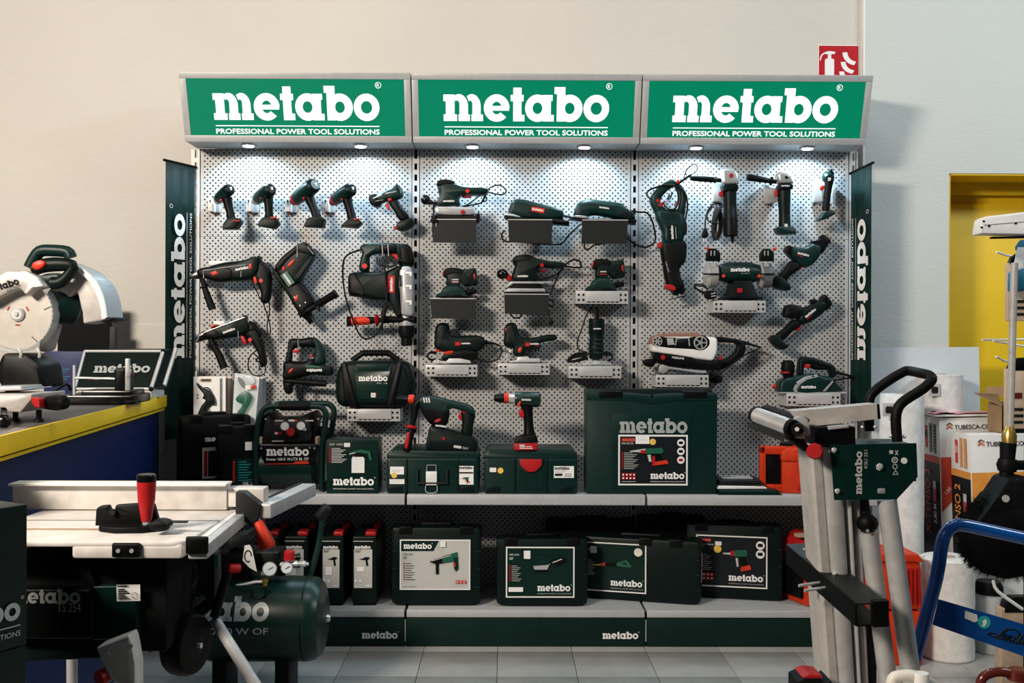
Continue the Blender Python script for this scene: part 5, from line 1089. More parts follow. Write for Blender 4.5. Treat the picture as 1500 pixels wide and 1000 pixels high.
# boxed spray gun
o = W(478.5, 721.5, -.385); o.z = ZS; t = thing('spray_gun_box', 'green printed cardboard box with a picture of a white spray gun cup', 'box', o); L = Loc(o)
bw, bh = W(554, 720, -.385).x-o.x, W(480, 644, -.385).z-ZS
part(t, 'carton', L.box(0, 0, 0, bw, bh, .13, .001), 'green_print'); part(t, 'top_flap', L.box(.001, bh, .002, bw-.001, bh+.0015, .128), 'green')
f = L.face(0, 0, -.0005); k = bw/480
def bx(x): return (x-740)*k
def by(y): return bh-(y-470)*k
f.logo(bx(800), by(893), .38*1000*k, 'white_print', True); f.text('PROFESSIONAL POWER TOOL SOLUTIONS', bx(802), by(930), .0045, 'white_print', 375*k)
f.text('BSP 1000', bx(768), by(520), .0075, 'white_print', 120*k); f.rrect(bx(900), by(535), 58*k, 38*k, .003, 'white_print'); bars(f, bx(765), by(552), 10, 14.2*k, 150*k, 'white_print', .0035); picture(f, 'gun', bx(940), by(775), 225*k, 240*k); f.put('print', t)
# systainers
def systainer(px0, px1, py0, label, red):
    o = W(px0, 722, -.385); o.z = ZS; w = W(px1, 722, -.385).x-o.x; h = W(px0, py0, -.385).z-ZS; t = thing('tool_case', label, 'case', o, 'green stackable tool cases'); L = Loc(o)
    part(t, 'body', L.prism([(.004, 0), (w-.004, 0), (w, .01), (w, h*.78), (w-.01, h*.82), (.01, h*.82), (0, h*.78), (0, .01)], 0, .27, .008, .008), 'green')
    part(t, 'lid', L.prism([(0, h*.80), (w, h*.80), (w, h*.9), (w-.02, h), (.02, h), (0, h*.9)], 0.003, .267, .010, .006), 'green')
    for q in (.22, .78) if not red else (.33, .67): part(t, 'rib', L.box(w*q-.003, .004, -.004, w*q+.003, h*.8, .01, .001), 'green_dark')
    for q in (.10, .88): part(t, 'foot_recess', L.box(w*q-.03, .004, -.002, w*q+.03, .032, .01, .003), 'green_dark')
    return t, L, w, h
t, L, w, h = systainer(566, 701, 659, 'green stackable tool case with white metal clasp, under the hammer drill', False)
part(t, 'handle', MB().tube([L.p(w*.34, h*.56, -.004), L.p(w*.34, h*.25, -.012), L.p(w*.66, h*.25, -.012), L.p(w*.66, h*.56, -.004)], .006, 8), 'green_dark')
f = L.face(0, 0, -.003)
cl = part(t, 'clasp', L.box(w*.43, h*.20, -.016, w*.55, h*.52, -.006, .003), 'white')
put(MB().tube([L.p(w*.44, h*.50, -.012), L.p(w*.44, h*.66, -.008), L.p(w*.54, h*.66, -.008), L.p(w*.54, h*.50, -.012)], .002, 6), 'wire', cl, 'chrome'); put(MB().tube([L.p(w*.43, h*.2, -.012), L.p(w*.43, h*.06, -.014), L.p(w*.49, h*.02, -.014), L.p(w*.55, h*.06, -.014), L.p(w*.55, h*.2, -.012)], .0022, 6, 3), 'pull_ring', cl, 'chrome')
f = L.face(0, 0, -.0005); f.rect(w*.04, h*.44, w*.15, h*.18, 'white_print'); lines(f, w*.06, h*.53, w*.10); f.circ(w*.085, h*.42, .012, 'yellow_sticker'); f.rect(w*.035, h*.22, w*.16, h*.11, 'white_print'); lines(f, w*.05, h*.29, w*.12)
f.put('price_sticker', t); f = L.face(0, 0, -.0005); f.rect(w*.785, h*.21, w*.16, h*.43, 'white_print'); f.logo(w*.79, h*.57, w*.145, 'black'); f.rect(w*.79, h*.47, w*.15, h*.03, 'black'); picture(f, 'drill', w*.80, h*.24, w*.12, h*.18); f.put('rating_sticker', t)
t, L, w, h = systainer(709, 846, 659, 'green stackable tool case with large red latch, under the cordless drill', True)
part(t, 'latch', L.prism([(w*.38, h*.80), (w*.62, h*.80), (w*.615, h*.66), (w*.55, h*.52), (w*.5, h*.50), (w*.45, h*.52), (w*.385, h*.66)], -.016, .0, .004, .006), 'red'); part(t, 'latch_seat', L.box(w*.36, h*.1, -.003, w*.64, h*.82, .004, .002), 'green')
f = L.face(0, 0, -.0045); f.rrect(w*.06, h*.50, w*.07, h*.10, .003, 'white_print'); f.put('price_sticker', t); f = L.face(0, 0, -.0045); f.circ(w*.175, h*.535, .0125, 'yellow_sticker'); f.put('round_sticker', t); f = L.face(0, 0, -.0045); f.rect(w*.745, h*.37, w*.215, h*.27, 'white_print'); f.logo(w*.75, h*.56, w*.16, 'black'); lines(f, w*.755, h*.53, w*.12); f.rect(w*.755, h*.42, w*.08, h*.05, 'panel_grey'); f.rect(w*.86, h*.40, w*.07, h*.08, 'grey_print'); f.put('rating_sticker', t)
# cordless SDS hammer standing on the first case
z = Z(540, 550, 4.412); Y = -.345
t = tool('rotary_hammer', 'large cordless rotary hammer standing upright on a green tool case', 'drill', 645, 657, Y)
pblob(t, 'motor_housing', z((330, 140), (420, 130), (515, 155), (540, 160), (650, 190), (690, 240), (670, 250), (600, 225), (525, 215), (515, 300), (480, 330), (400, 310), (350, 240), (325, 190)), Y, .075, 'green', bev=.022, seg=3)
pblob(t, 'gear_cover', z((340, 195), (440, 205), (515, 210), (515, 290), (480, 330), (400, 310), (350, 240)), Y, .082, 'black', bev=.02, seg=3)
put(MB().lathe(W(*z(335, 160), Y), W(*z(195, 148), Y), [(0, .022), (.2, .024), (.25, .022), (.3, .0165), (.6, .0165), (.7, .0145), (1, .013)], 18), 'chuck', t, 'black')
put(MB().lathe(W(*z(294, 153), Y), W(*z(258, 151), Y), [(0, .0185), (.2, .0195), (.8, .0195), (1, .0185)], 18), 'chuck_ring', t, 'red_orange')
pblob(t, 'rear_grip', z((600, 220), (660, 195), (690, 240), (675, 330), (665, 390), (605, 385), (605, 310)), Y, .05, 'green_dark', bev=.018, seg=3)
pblob(t, 'trigger', z((583, 245), (606, 235), (606, 285), (588, 285)), Y, .03, 'red', bev=.004); pblob(t, 'switch', z((608, 228), (645, 230), (640, 238), (610, 238)), Y, .055, 'red', bev=.003)
pblob(t, 'battery_base', z((400, 315), (500, 340), (560, 355), (680, 392), (705, 420), (708, 485), (640, 480), (470, 480), (368, 470), (385, 380)), Y, .09, 'green_dark', bev=.012, rnd=5)
pblob(t, 'mode_knob', z((430, 290), (465, 270), (472, 285), (440, 300)), Y, .088, 'red', bev=.004); put(MB().disc(W(*z(485, 405), Y-.044), -UY, .006, 12, .004), 'indicator', t, 'red')
f, w_ = face_px(z(432, 322), z(498, 330), Y-.0462); f.logo(0, -.003, w_, 'white_print'); f.put('lettering', t)
f, w_ = face_px(z(548, 465), z(640, 478), Y-.0462); f.rrect(0, 0, w_*.55, .011, .004, 'grey_print'); f.text('36V', w_*.62, 0, .01, 'grey_print', w_*.42); f.put('model_print', t)
put(MB().tube([W(*z(a, b), Y-.02) for a, b in ((335, 160), (305, 190), (295, 270), (280, 320))], [.014, .014, .012, .010], 12, 3), 'handle_clamp', t, 'black')
sh_ = put(MB().lathe(W(*z(285, 310), Y-.03), W(*z(245, 490), Y-.03), [(0, .012), (.2, .012), (.3, .016), (.9, .017), (1, .014)], 14), 'side_handle', t, 'rubber')
put(MB().lathe(W(*z(280, 318), Y-.03), W(*z(275, 345), Y-.03), [(0, .012), (.4, .026), (.6, .026), (1, .012)], 16), 'handle_flange', sh_, 'red'); pblob(t, 'grip_insert', z((248, 370), (266, 365), (252, 465), (232, 468)), Y-.044, .01, 'red', bev=.003)
for k in range(3): put(blob(z((352+k*16, 142), (360+k*16, 141), (366+k*16, 174), (358+k*16, 175)), Y-.0345, .008, .001, 0), 'vent_rib', t, 'white')
put(MB().box(W(*z(303, 440), Y-.03), (.004, .006, .05)), 'depth_rod', t, 'rubber')
# cordless drill standing on the second case
t = tool('cordless_drill', 'cordless drill with red battery standing on a green tool case', 'drill', 770, 660, Y)
put(MB().lathe(W(*z(945, 150), Y), W(*z(1112, 156), Y), [(0, .028), (.1, .031), (.85, .033), (.95, .030), (1, .02)], 20), 'motor_housing', t, 'green_gloss')
put(MB().lathe(W(*z(942, 148), Y), W(*z(900, 146), Y), [(0, .022), (1, .02)], 18), 'collar', t, 'chrome'); put(MB().lathe(W(*z(905, 146), Y), W(*z(876, 145), Y), [(0, .021), (.5, .022), (1, .021)], 18), 'torque_ring', t, 'red_orange'); put(MB().lathe(W(*z(878, 145), Y), W(*z(810, 143), Y), [(0, .021), (.3, .02), (.8, .017), (1, .012)], 18), 'chuck', t, 'black')
put(MB().tube([W(*z(a, b), Y) for a, b in ((1020, 190), (1030, 260), (1035, 330), (1038, 375))], [.026, .021, .021, .025], 14, 3), 'grip', t, 'black')
bt = pblob(t, 'battery', z((940, 410), (985, 380), (1070, 372), (1092, 395), (1088, 495), (940, 495)), Y, .075, 'black', bev=.01, rnd=4); put(blob(z((938, 430), (1090, 428), (1088, 475), (938, 478)), Y, .078, .006, 0, 2), 'battery_band', bt, 'red')
f, w_ = face_px(z(975, 462), z(1060, 462), Y-.0395); f.rect(0, 0, w_*.4, .011, 'grey_print'); f.rect(w_*.45, .002, w_*.5, .002, 'white_print'); f.rect(0, -.006, w_, .003, 'white_print'); f.put('battery_print', bt)
pblob(t, 'trigger', z((970, 225), (1000, 215), (1005, 265), (980, 268)), Y, .03, 'red', bev=.004); pblob(t, 'direction_switch', z((958, 195), (975, 165), (985, 165), (970, 205)), Y-.02, .03, 'red_orange', bev=.003)
f, w_ = face_px(z(988, 160), z(1050, 162), Y-.0325); f.logo(0, 0, w_, 'white_print'); f.put('lettering', t); pblob(t, 'top_slider', z((988, 108), (1015, 106), (1015, 116), (988, 118)), Y, .02, 'white', bev=.002, smooth=0)
# big case
o = W(857, 721.5, -.38); o.z = ZS; w = W(1051, 722, -.38).x-o.x; h = W(950, 571, -.38).z-ZS
t = thing('tool_case', 'very large dark green tool case with printed label, on the upper shelf', 'case', o); L = Loc(o)
part(t, 'front_shell', L.prism([(.003, 0), (w-.003, 0), (w, h-.012), (w*.62, h-.016), (w*.5, h-.022), (w*.38, h-.016), (.001, h)], 0, .075, .008, .01), 'green'); part(t, 'rear_shell', L.prism([(.006, 0), (w-.006, 0), (w-.004, h), (.004, h)], .079, .15, .008, .012), 'green_dark')
part(t, 'lid_band', L.prism([(.004, h*.90), (w*.3, h*.90), (w*.5, h*.865), (w*.7, h*.90), (w-.004, h*.90), (w-.003, h-.016), (w*.62, h-.02), (w*.5, h-.028), (w*.38, h-.02), (.004, h-.006)], -.004, .05, .004), 'green')
part(t, 'label_recess', L.box(w*.2, h*.05, -.003, w*.8, h*.78, .01, .002), 'green')
for q in (.19, .83): part(t, 'latch', L.box(w*q-.05, h-.034, -.007, w*q+.05, h-.006, .09, .003), 'black'); 
part(t, 'lock_hole', MB().disc(L.p(w*.5, h*.945, -.004), -UY, .006, 12, .003), 'black')
k = w/(1050-857); f = L.face(0, 0, -.0035)
X = lambda x: (x-857)*k
Yy = lambda y: (721.5-y)*k
f.logo(X(907), Yy(632.8), 98.5*k, 'silver_print', stretch=1.08); f.rect(X(905), Yy(708.8), 101*k, 73.5*k, 'white_print'); f.rect(X(907.3), Yy(706.4), 96.4*k, 68.6*k, 'navy'); 
f.rrect(X(910), Yy(645), 19*k, 4.5*k, .003, 'red_box'); f.text('KHA 36 LTX', X(910), Yy(649), 2.6*k, 'white_print', 17*k); f.rect(X(930), Yy(648.5), 20*k, 11*k, 'white_print'); lines(f, X(933), Yy(643), 13*k, 'grey_print', 1); f.circ(X(955), Yy(645.5), 4.6*k, 'yellow_sticker'); bars(f, X(910), Yy(662), 10, 2.5*k, 22*k, 'grey_print', .0035)
for i in range(4):
    for j in range(2): f.rect(X(910+i*5.2), Yy(695+j*5), 4.4*k, 4.2*k, 'red'); f.rect(X(911+i*5.2), Yy(694.2+j*5), 2.2*k, 2.2*k, 'white_print')
f.text('www.metabo.com', X(910), Yy(703.5), 1.6*k, 'white_print', 20*k); picture(f, 'drill', X(922), Yy(681), 62*k, 34*k); f.poly([(X(921), Yy(658.5)), (X(944), Yy(655)), (X(944), Yy(657)), (X(921), Yy(659))], 'grey_print'); f.rect(X(954), Yy(680), 4*k, 14*k, 'red')
for i in range(3): f.circ(X(995.5), Yy(646.5+12.5*i), 5.4*k, 'white_print'); f.rect(X(992.5), Yy(648.5+12.5*i), 6*k, 4*k, 'black' if i < 2 else 'red')
f.logo(X(951.5), Yy(699), 49*k, 'white_print', True); f.text('PROFESSIONAL POWER TOOL SOLUTIONS', X(951.5), Yy(703.5), 1.5*k, 'white_print', 49*k); f.put('label_print', t)
# drill bit packs lying flat
for i, (y0, nm, mt, x0, x1, th, lb) in enumerate(((727, 'bit_pack', 'green', 1052, 1145, .022, 'flat green drill bit pack at the shelf edge, lowest of the pile'), (716.5, 'bit_pack', 'white', 1051, 1124, .014, 'flat white drill bit pack in the middle of the pile'), (710, 'bit_pack', 'panel_grey', 1051, 1118, .024, 'clear grey drill bit pack on top of the pile'))):
    zz0 = ZS+(0, .022, .036)[i]; o = W(x0, 720, -.40+.02*i); o.z = zz0; wd = W(x1, 720, -.40+.02*i).x-o.x; t = thing(nm, lb, 'packaging', o, 'drill bit packs'); L = Loc(o, (-.02, .05, -.06)[i])
    part(t, 'card', L.box(0, 0, 0, wd, .004, .16), mt); part(t, 'tray', L.box(.005, .004, .004, wd-.01, th-.004, .15, .004), 'green' if i == 0 else 'panel_grey' if i == 2 else 'white')
    for q in (.035, .09):
        m = MB(); A = L.p(.02, th-.001, q); B = L.p(wd*.8, th-.001, q+.01); m.lathe(A, B, [(j/14, .0035+.0018*(j % 2)) for j in range(15)], 8); part(t, 'drill_bit', m, 'chrome')
# orange case and orange sander
o = WZ(1146, 722, ZS); t = thing('orange_case', 'bright orange open-handle tool case on the upper shelf behind the stand', 'case', o); L = Loc(o, -.12); w, h, d = .30, .205, .20
part(t, 'body', L.prism([(0, 0), (w, 0), (w, h*.66), (0, h*.66)], 0, d, .006, .008), 'orange_case'); part(t, 'lid', L.prism([(-.004, h*.66), (w, h*.66), (w, h*.86), (w*.9, h*.92), (.02, h*.92), (-.004, h*.84)], -.006, d, .008, .006), 'orange_case')
part(t, 'latch', L.box(.06, h*.52, -.014, .11, h*.90, .004, .003), 'orange_case'); part(t, 'latch', L.box(.20, h*.52, -.014, .25, h*.90, .004, .003), 'orange_case')
part(t, 'label_plate', L.box(.06, .012, -.004, .10, .035, .002, .002), 'red')
m = MB()
for q in ((-.09, .0, .02, -.065, h*.95, .06), (-.09, h*.78, .02, .02, h*.95, .06), (-.09, .0, .02, .01, h*.16, .06)): L.box(*q, .006, m)
part(t, 'side_handle', m, 'orange_case'); part(t, 'side_recess', L.box(-.065, .02, .035, .0, h*.85, d-.01, .004), 'black')
t = tool('eccentric_sander', 'orange hand sander resting on the orange case', 'sander', 1185, 660, -.22); 
put(MB().lathe(W(1160, 650, -.24), W(1215, 655, -.24), [(0, .022), (.2, .032), (.6, .034), (1, .03)], 18), 'motor_housing', t, 'orange_case'); put(MB().lathe(W(1143, 651, -.24), W(1162, 650, -.24), [(0, .012), (.6, .014), (1, .02)], 14), 'dust_port', t, 'black'); put(MB().lathe(W(1190, 667, -.24), W(1190, 660, -.24), [(0, .07), (1, .06)], 24), 'skirt', t, 'black'); put(MB().lathe(W(1190, 670, -.24), W(1190, 667, -.24), [(0, .066), (1, .066)], 24), 'pad', t, 'silver')

# ---- bottom shelf
nmn = ('first', 'second', 'third', 'fourth')
for i, (x0, x1, lab) in enumerate(((374, 408, 0), (415.5, 451, 1), (470, 503, 1), (515.5, 551.5, 1))):
    o = W(x0, 888, -.35); o.z = ZB; w = W(x1, 888, -.35).x-o.x; h = .292; d = .30
    t = thing('heat_gun_case', 'narrow green case with red handle, %s from the left on the bottom shelf' % nmn[i], 'case', o, 'narrow green cases on the bottom shelf'); L = Loc(o)
    part(t, 'body', L.prism([(0, .01), (w, .01), (w, h-.012), (w*.97, h), (w*.03, h), (0, h-.012)], 0, d, .008, .006), 'green_dark'); part(t, 'foot', L.box(.004, 0, .01, w-.004, .014, d-.01), 'black')
    part(t, 'handle', L.box(w*.5, h-.004, .02, w*.95, h+.016, .09, .006), 'red'); part(t, 'handle', L.box(w*.6, h-.004, .2, w*.95, h+.022, .24, .006), 'red')
    f = L.face(0, 0, -.0005); k = w/(x1-x0)
    f.rect(w*.08, .075, w*.74, .185, 'label_grey'); f.rect(w*.08, .238, w*.74, .022, 'black'); f.logo(w*.10, .241, w*.66, 'white_print'); f.rect(w*.05, .271, w*.8, .003, 'grey_print')
    picture(f, 'heatgun', w*.28, .165, w*.44, .048); f.rrect(w*.2, .145 if i > 2 else .13, w*.3, .02 if i > 2 else .035, .002, 'white_print'); lines(f, w*.12, .232, w*.25, 'panel_grey', 2, .005); f.rect(w*.55, .082, w*.22, .006, 'white_print'); f.circ(w*.16, .105, .005, 'white_print'); f.circ(w*.34, .105, .005, 'white_print')
    if i == 1:
        for q in range(3): f.rect(w*(.1+.2*q), .078, w*.17, .012, ('black', 'panel_grey', 'red')[q])
        picture(f, 'saw', w*.3, .2, w*.4, .03); picture(f, 'saw', w*.3, .15, w*.4, .03)
    f.put('label_print', t)
# hammer drill case
def shelf_case(px, py, yaw, w, h, d, label, **kw):
    o = WZ(px, py, ZB); t = thing('tool_case', label, 'case', o, 'green tool cases on the bottom shelf'); L = Loc(o, yaw); plastic_case(t, L, w, h, d, 'green_dark', **kw); return t, L
t, L = shelf_case(573, 887, 0, .378, .345, .11, 'green tool case with pale grey label, left of the other labelled cases')
f = L.face(.036, .068, -.0008); f.rect(0, 0, .297, .212, 'white_print'); f.rect(.005, .005, .287, .202, 'label_grey'); f.poly([(.005, .163), (.142, .163), (.165, .207), (.005, .207)], 'green_print'); f.logo(.016, .173, .118, 'white_print', True)
f.text('KHE 2645', .016, .147, .007, 'panel_grey', .038); lines(f, .016, .138, .014, 'panel_grey'); bars(f, .016, .110, 8, .0095, .042, 'panel_grey', .0035); picture(f, 'hammer', .125, .058, .13, .112); f.text('www.metabo.com', .016, .014, .005, 'panel_grey', .055)
for q in range(3): f.rect(.236+q*.015, .029, .0135, .013, 'red_orange'); f.rect(.239+q*.015, .032, .006, .006, 'label_grey')
f.rrect(.171, .182, .022, .024, .002, 'white_print'); f.put('label_print', t)
f = L.side(.3782, .11, .03); f.rect(0, 0, .03, .12, 'grey_print'); f.put('side_label', t)
def dark_label(f, w, h, pic, model, extra):
    f.rect(0, 0, w, h, 'white_print'); f.rect(.0055, .0055, w-.011, h-.011, 'green_print' if pic != 'drill' else 'navy'); f.logo(w*.46, h*.13, w*.48, 'white_print', True); f.text('PROFESSIONAL POWER TOOL SOLUTIONS', w*.46, h*.07, .0045, 'grey_print', w*.49); f.text(model, w*.05, h*.83, .0075, 'white_print', w*.14); lines(f, w*.05, h*.78, w*.06, 'white_print')
    bars(f, w*.05, h*.62, 9, h*.036, w*.15, 'grey_print', .0035); f.rect(w*.04, h*.12, w*.21, h*.09, 'white_print') if pic == 'sander' else None
t, L = shelf_case(727, 888, 0, .385, .30, .12, 'green tool case whose label shows an orbital sander with dust box')
f = L.face(.040, .038, -.0008); w, h = .289, .214; dark_label(f, w, h, 'sander', 'SXE 3150', 0); picture(f, 'sander', w*.37, h*.38, w*.55, h*.52); f.rrect(w*.26, h*.77, w*.095, h*.16, .003, 'white_print'); f.put('label_print', t)
t, L = shelf_case(849, 875, -.26, .52, .285, .12, 'long green tool case turned a little, its label showing a reciprocating saw', latches=(.55, .8))
f = L.face(.005, .035, -.0008); w, h = .285, .212; dark_label(f, w, h, 'saw', 'SSEP', 0); picture(f, 'saw', w*.17, h*.42, w*.62, h*.30); f.circ(w*.88, h*.84, .018, 'cream'); f.rrect(w*.15, h*.78, w*.1, h*.14, .003, 'white_print'); f.put('label_print', t)
f = L.side(.5205, .09, .03); f.rect(0, 0, .04, .055, 'grey_print'); f.rect(0, .065, .04, .06, 'grey_print'); f.put('side_label', t)
t, L = shelf_case(1005, 874, -.20, .41, .335, .12, 'green tool case with black label showing a cordless drill, rightmost of the labelled ones')
f = L.face(.042, .052, -.0008); w, h = .303, .224; dark_label(f, w, h, 'drill', '', 0); f.rrect(w*.05, h*.88, w*.16, h*.05, .003, 'red_box'); f.text('LB 18 LTX BL Q I', w*.04, h*.81, .006, 'white_print', w*.21); f.rect(w*.27, h*.81, w*.09, h*.075, 'white_print'); f.circ(w*.305, h*.74, .0165, 'yellow_sticker'); picture(f, 'drill', w*.38, h*.30, w*.44, h*.56)
for q in range(2): f.circ(w*.9, h*(.84-.17*q), .0185, 'white_print'); f.rect(w*.865, h*(.81-.17*q), .021, .014, 'black')
for i in range(4):
    for j in range(2): f.rect(w*(.04+.055*i), h*(.14+.075*j), w*.045, h*.06, 'red'); f.rect(w*(.05+.055*i), h*(.155+.075*j), w*.018, h*.025, 'white_print')
f.put('label_print', t)
f = L.side(.4105, .09, .03); f.rect(0, 0, .04, .06, 'grey_print'); f.rect(0, .07, .04, .10, 'grey_print'); f.put('side_label', t)
# dark spare cases behind
for i, (px0, py, w, h, lb) in enumerate(((800, 868, .40, .335, 'dark spare case behind the case with the sander label'), (936, 868, .30, .35, 'dark spare case behind the case with the saw label'))):
    o = W(px0, 872, -.115); o.z = ZB; t = thing('tool_case', lb, 'case', o, 'green tool cases on the bottom shelf'); plastic_case(t, Loc(o), w, h, .09, 'black', True, (.2, .8), False)
# orange tool with rail at the right end
o = WZ(1184, 889, ZB); t = thing('orange_tool_box', 'orange power tool box with a metal rail at the right end of the bottom shelf', 'case', o); L = Loc(o, .35)
part(t, 'body', L.prism([(0, 0), (.30, 0), (.30, .10), (.26, .17), (.02, .2), (0, .14)], 0, .18, .008, .008), 'orange_case'); part(t, 'black_side', L.box(-.02, .03, .03, .0, .17, .16, .004), 'black'); part(t, 'lid', L.prism([(-.01, .20), (.30, .17), (.30, .26), (.05, .30), (-.01, .27)], .01, .17, .01, .01), 'red'); part(t, 'rail', L.box(-.03, .29, .02, .26, .305, .06, .002), 'tan')
f = L.face(.09, .05, -.0008); f.rect(0, 0, .06, .05, 'white_print'); f.put('label_print', t); part(t, 'foot_badge', L.box(.08, .0, -.006, .13, .02, .002, .002), 'cream')
# ------------------------------------------------------------------ banners beside the rack
def banner(far, near, yb, label, mirror):
    A, B = W(far[0], far[1], -.02), W(near[0], near[1], -.16); t = thing('banner', label, 'banner', V((A.x, A.y, W(far[0], yb, -.02).z)), 'green side banners')
    u = V((B.x-A.x, B.y-A.y, 0)); wd = u.length; u.normalize(); zb = W(far[0], yb, -.02).z
    m = MB(); n = 10; cols = []
    nrm = u.cross(UZ)
    for k in range(n+1):
        a = wd*k/n; off = nrm*(.004*math.sin(k*1.9)); zt = A.z+(B.z-A.z)*k/n
        cols.append([A+u*a+V((0, 0, zt-A.z)), A+u*a+off*.5+V((0, 0, zt-A.z-.06)), A+u*a+off+V((0, 0, (zt-A.z)-.25)), A+u*a+off*.3+V((0, 0, zb-A.z))])
    for s_ in (0, .0012):
        m.loft([[q+nrm*s_ for q in c] for c in cols], (False, False), False)
    cl = put(m, 'cloth', t, 'green'); put(MB().tube([A+V((0, 0, .004))-u*.01, B+V((0, 0, .004))+u*.012], .006, 10), 'rod', t, 'rubber')
    return t, A, B, u, wd, nrm
t, A, B, u, wd, nr_ = banner((285, 246), (243, 236), 640, 'green hanging banner with white upright lettering on the left side of the rack', False)
f = Face(B+V((0, 0, W(250, 524, -.12).z-B.z)), UZ, u, V((u.y, -u.x, 0))); f.n = -nr_ if nr_.y > 0 else nr_; f.lift = .007
ln = W(270, 310, -.10).z-W(270, 524, -.10).z
f.v = u; f.logo(0, -wd*.62, ln*.985, 'white_print', stretch=wd*.37*6.42/ln); f.rect(.0, -wd*.70, ln, .003, 'grey_print'); f.text('PROFESSIONAL POWER TOOL SOLUTIONS', 0, -wd*.86, .012, 'white_print', ln); f.polys(ring(ln*1.03, -wd*.14, .009, .009, .007, .007, 0, 360, 16), 'white_print'); f.put('lettering', t)
t, A, B, u, wd, nr_ = banner((1247, 255), (1277, 240), 615, 'green hanging banner with mirrored white lettering on the right side of the rack', True)
f = Face(B+V((0, 0, W(1262, 527, -.12).z-B.z)), UZ, u, V((u.y, -u.x, 0))); f.n = nr_ if nr_.y < 0 else -nr_; f.lift = .007
ln = W(1262, 318, -.10).z-W(1262, 527, -.10).z
f.v = u; f.logo(0, -wd*.60, ln*.985, 'white_print', stretch=wd*.40*6.42/ln); f.rect(.0, -wd*.70, ln, .003, 'grey_print'); f.text('PROFESSIONAL POWER TOOL SOLUTIONS', 0, -wd*.88, .011, 'white_print', ln); f.polys(ring(ln*1.03, -wd*.12, .009, .009, .007, .007, 0, 360, 16), 'white_print'); f.put('lettering', t)

# ------------------------------------------------------------------ counter on the left
ZC = 1.03
P1, P0 = WZ(243, 578, ZC), WZ(0, 638, ZC); e = P0-P1; ln = e.length+.25; yawc = math.atan2(e.y, e.x)
t = thing('service_counter', 'blue counter with yellow front edge and dark grey top', 'counter', V((P1.x, P1.y, 0)))
L = Loc(V((P1.x, P1.y, 0)), yawc)      # a runs from the wall towards the viewer, c inwards (to the left)
sgn = 1 if L.n.x < 0 else -1
def cb(a0, b0, c0, a1, b1, c1, bev=0): return L.box(a0, b0, sgn*c0, a1, b1, sgn*c1, bev)
part(t, 'worktop', cb(-.10, ZC-.045, .06, ln, ZC-.001, 1.5, .001), 'worktop'); part(t, 'worktop_lip', cb(0, ZC-.045, .004, ln, ZC-.001, .06, .001), 'worktop'); part(t, 'front_edge', cb(0, ZC-.052, -.004, ln, ZC, .004, .002), 'yellow'); part(t, 'edge_strip', cb(0, ZC-.067, .006, ln, ZC-.058, .016), 'yellow'); part(t, 'front_panel', cb(.0, .02, .03, ln, ZC-.05, .05), 'blue_panel'); part(t, 'end_panel', cb(0.0, .02, .03, .02, ZC-.05, 1.5), 'blue_panel'); part(t, 'end_panel', cb(ln-.04, .02, .05, ln-.02, ZC-.05, 1.5), 'blue_panel')
def CT(px, py): return WZ(px, py, ZC)
# aluminium case on the counter
z = Z(0, 490, 5.262); Yb, Yt = -.40, -.30
q = [W(*z(578, 420), Yb), W(*z(1165, 420), Yb), W(*z(1258, 130), Yt), W(*z(655, 130), Yt)]; dz_ = ZC+.02-q[1].z
t = thing('aluminium_case', 'flat aluminium-edged display case with green lid standing on the counter', 'case', (q[1].x, q[1].y, ZC))
back = V((.03, .07, .012)); nf = (q[1]-q[0]).cross(q[3]-q[0]).normalized(); nf = nf if nf.y < 0 else -nf
m = MB(); m.loft([q, [p+back for p in q]]); put(m, 'lid_panel', t, 'green_dark')
for a, b in ((0, 1), (1, 2), (2, 3), (3, 0)): put(MB().tube([q[a]+nf*.002, q[b]+nf*.002], .0085 if a == 1 else .006, 8), 'edge_profile', t, 'alu')
put(MB().tube([q[1]+back, q[2]+back], .010, 8), 'edge_profile', t, 'alu')
for p in (q[1], q[2], q[0]): put(MB().ball(p+nf*.002, .0105, 10), 'corner_cap', t, 'rubber')
m = MB(); m.loft([[q[0]-UZ*.006, q[1]-UZ*.006, V((q[1].x, q[1].y, ZC+.001)), V((q[0].x, q[0].y, ZC+.001))], [p+V((.03, .07, 0)) for p in (q[0]-UZ*.006, q[1]-UZ*.006, V((q[1].x, q[1].y, ZC+.001)), V((q[0].x, q[0].y, ZC+.001)))]]); put(m, 'case_base', t, 'alu')
f = Face(W(*z(702, 292), Yb+.04), (q[1]-q[0]), (q[3]-q[0]), nf); f.u = (q[1]-q[0]).normalized(); f.lift = .004
f.o = q[0]+(q[1]-q[0])*.19+(q[3]-q[0])*.42; f.v = ((q[3]-q[0])*.55+(q[2]-q[1])*.0+UX*.0).normalized(); f.logo(0, 0, .235, 'silver_print', stretch=.9); f.rect(.0, -.035, .08, .012, 'grey_print'); f.rect(-.01, -.035, .02, .012, 'red'); f.rect(.13, -.06, .04, .055, 'white_print'); f.rect(.135, -.015, .04, .008, 'red'); f.put('lid_print', t)
put(MB().box(q[1]+V((-.07, -.008, -.012)), (.035, .01, .018), None, .002), 'latch', t, 'chrome')
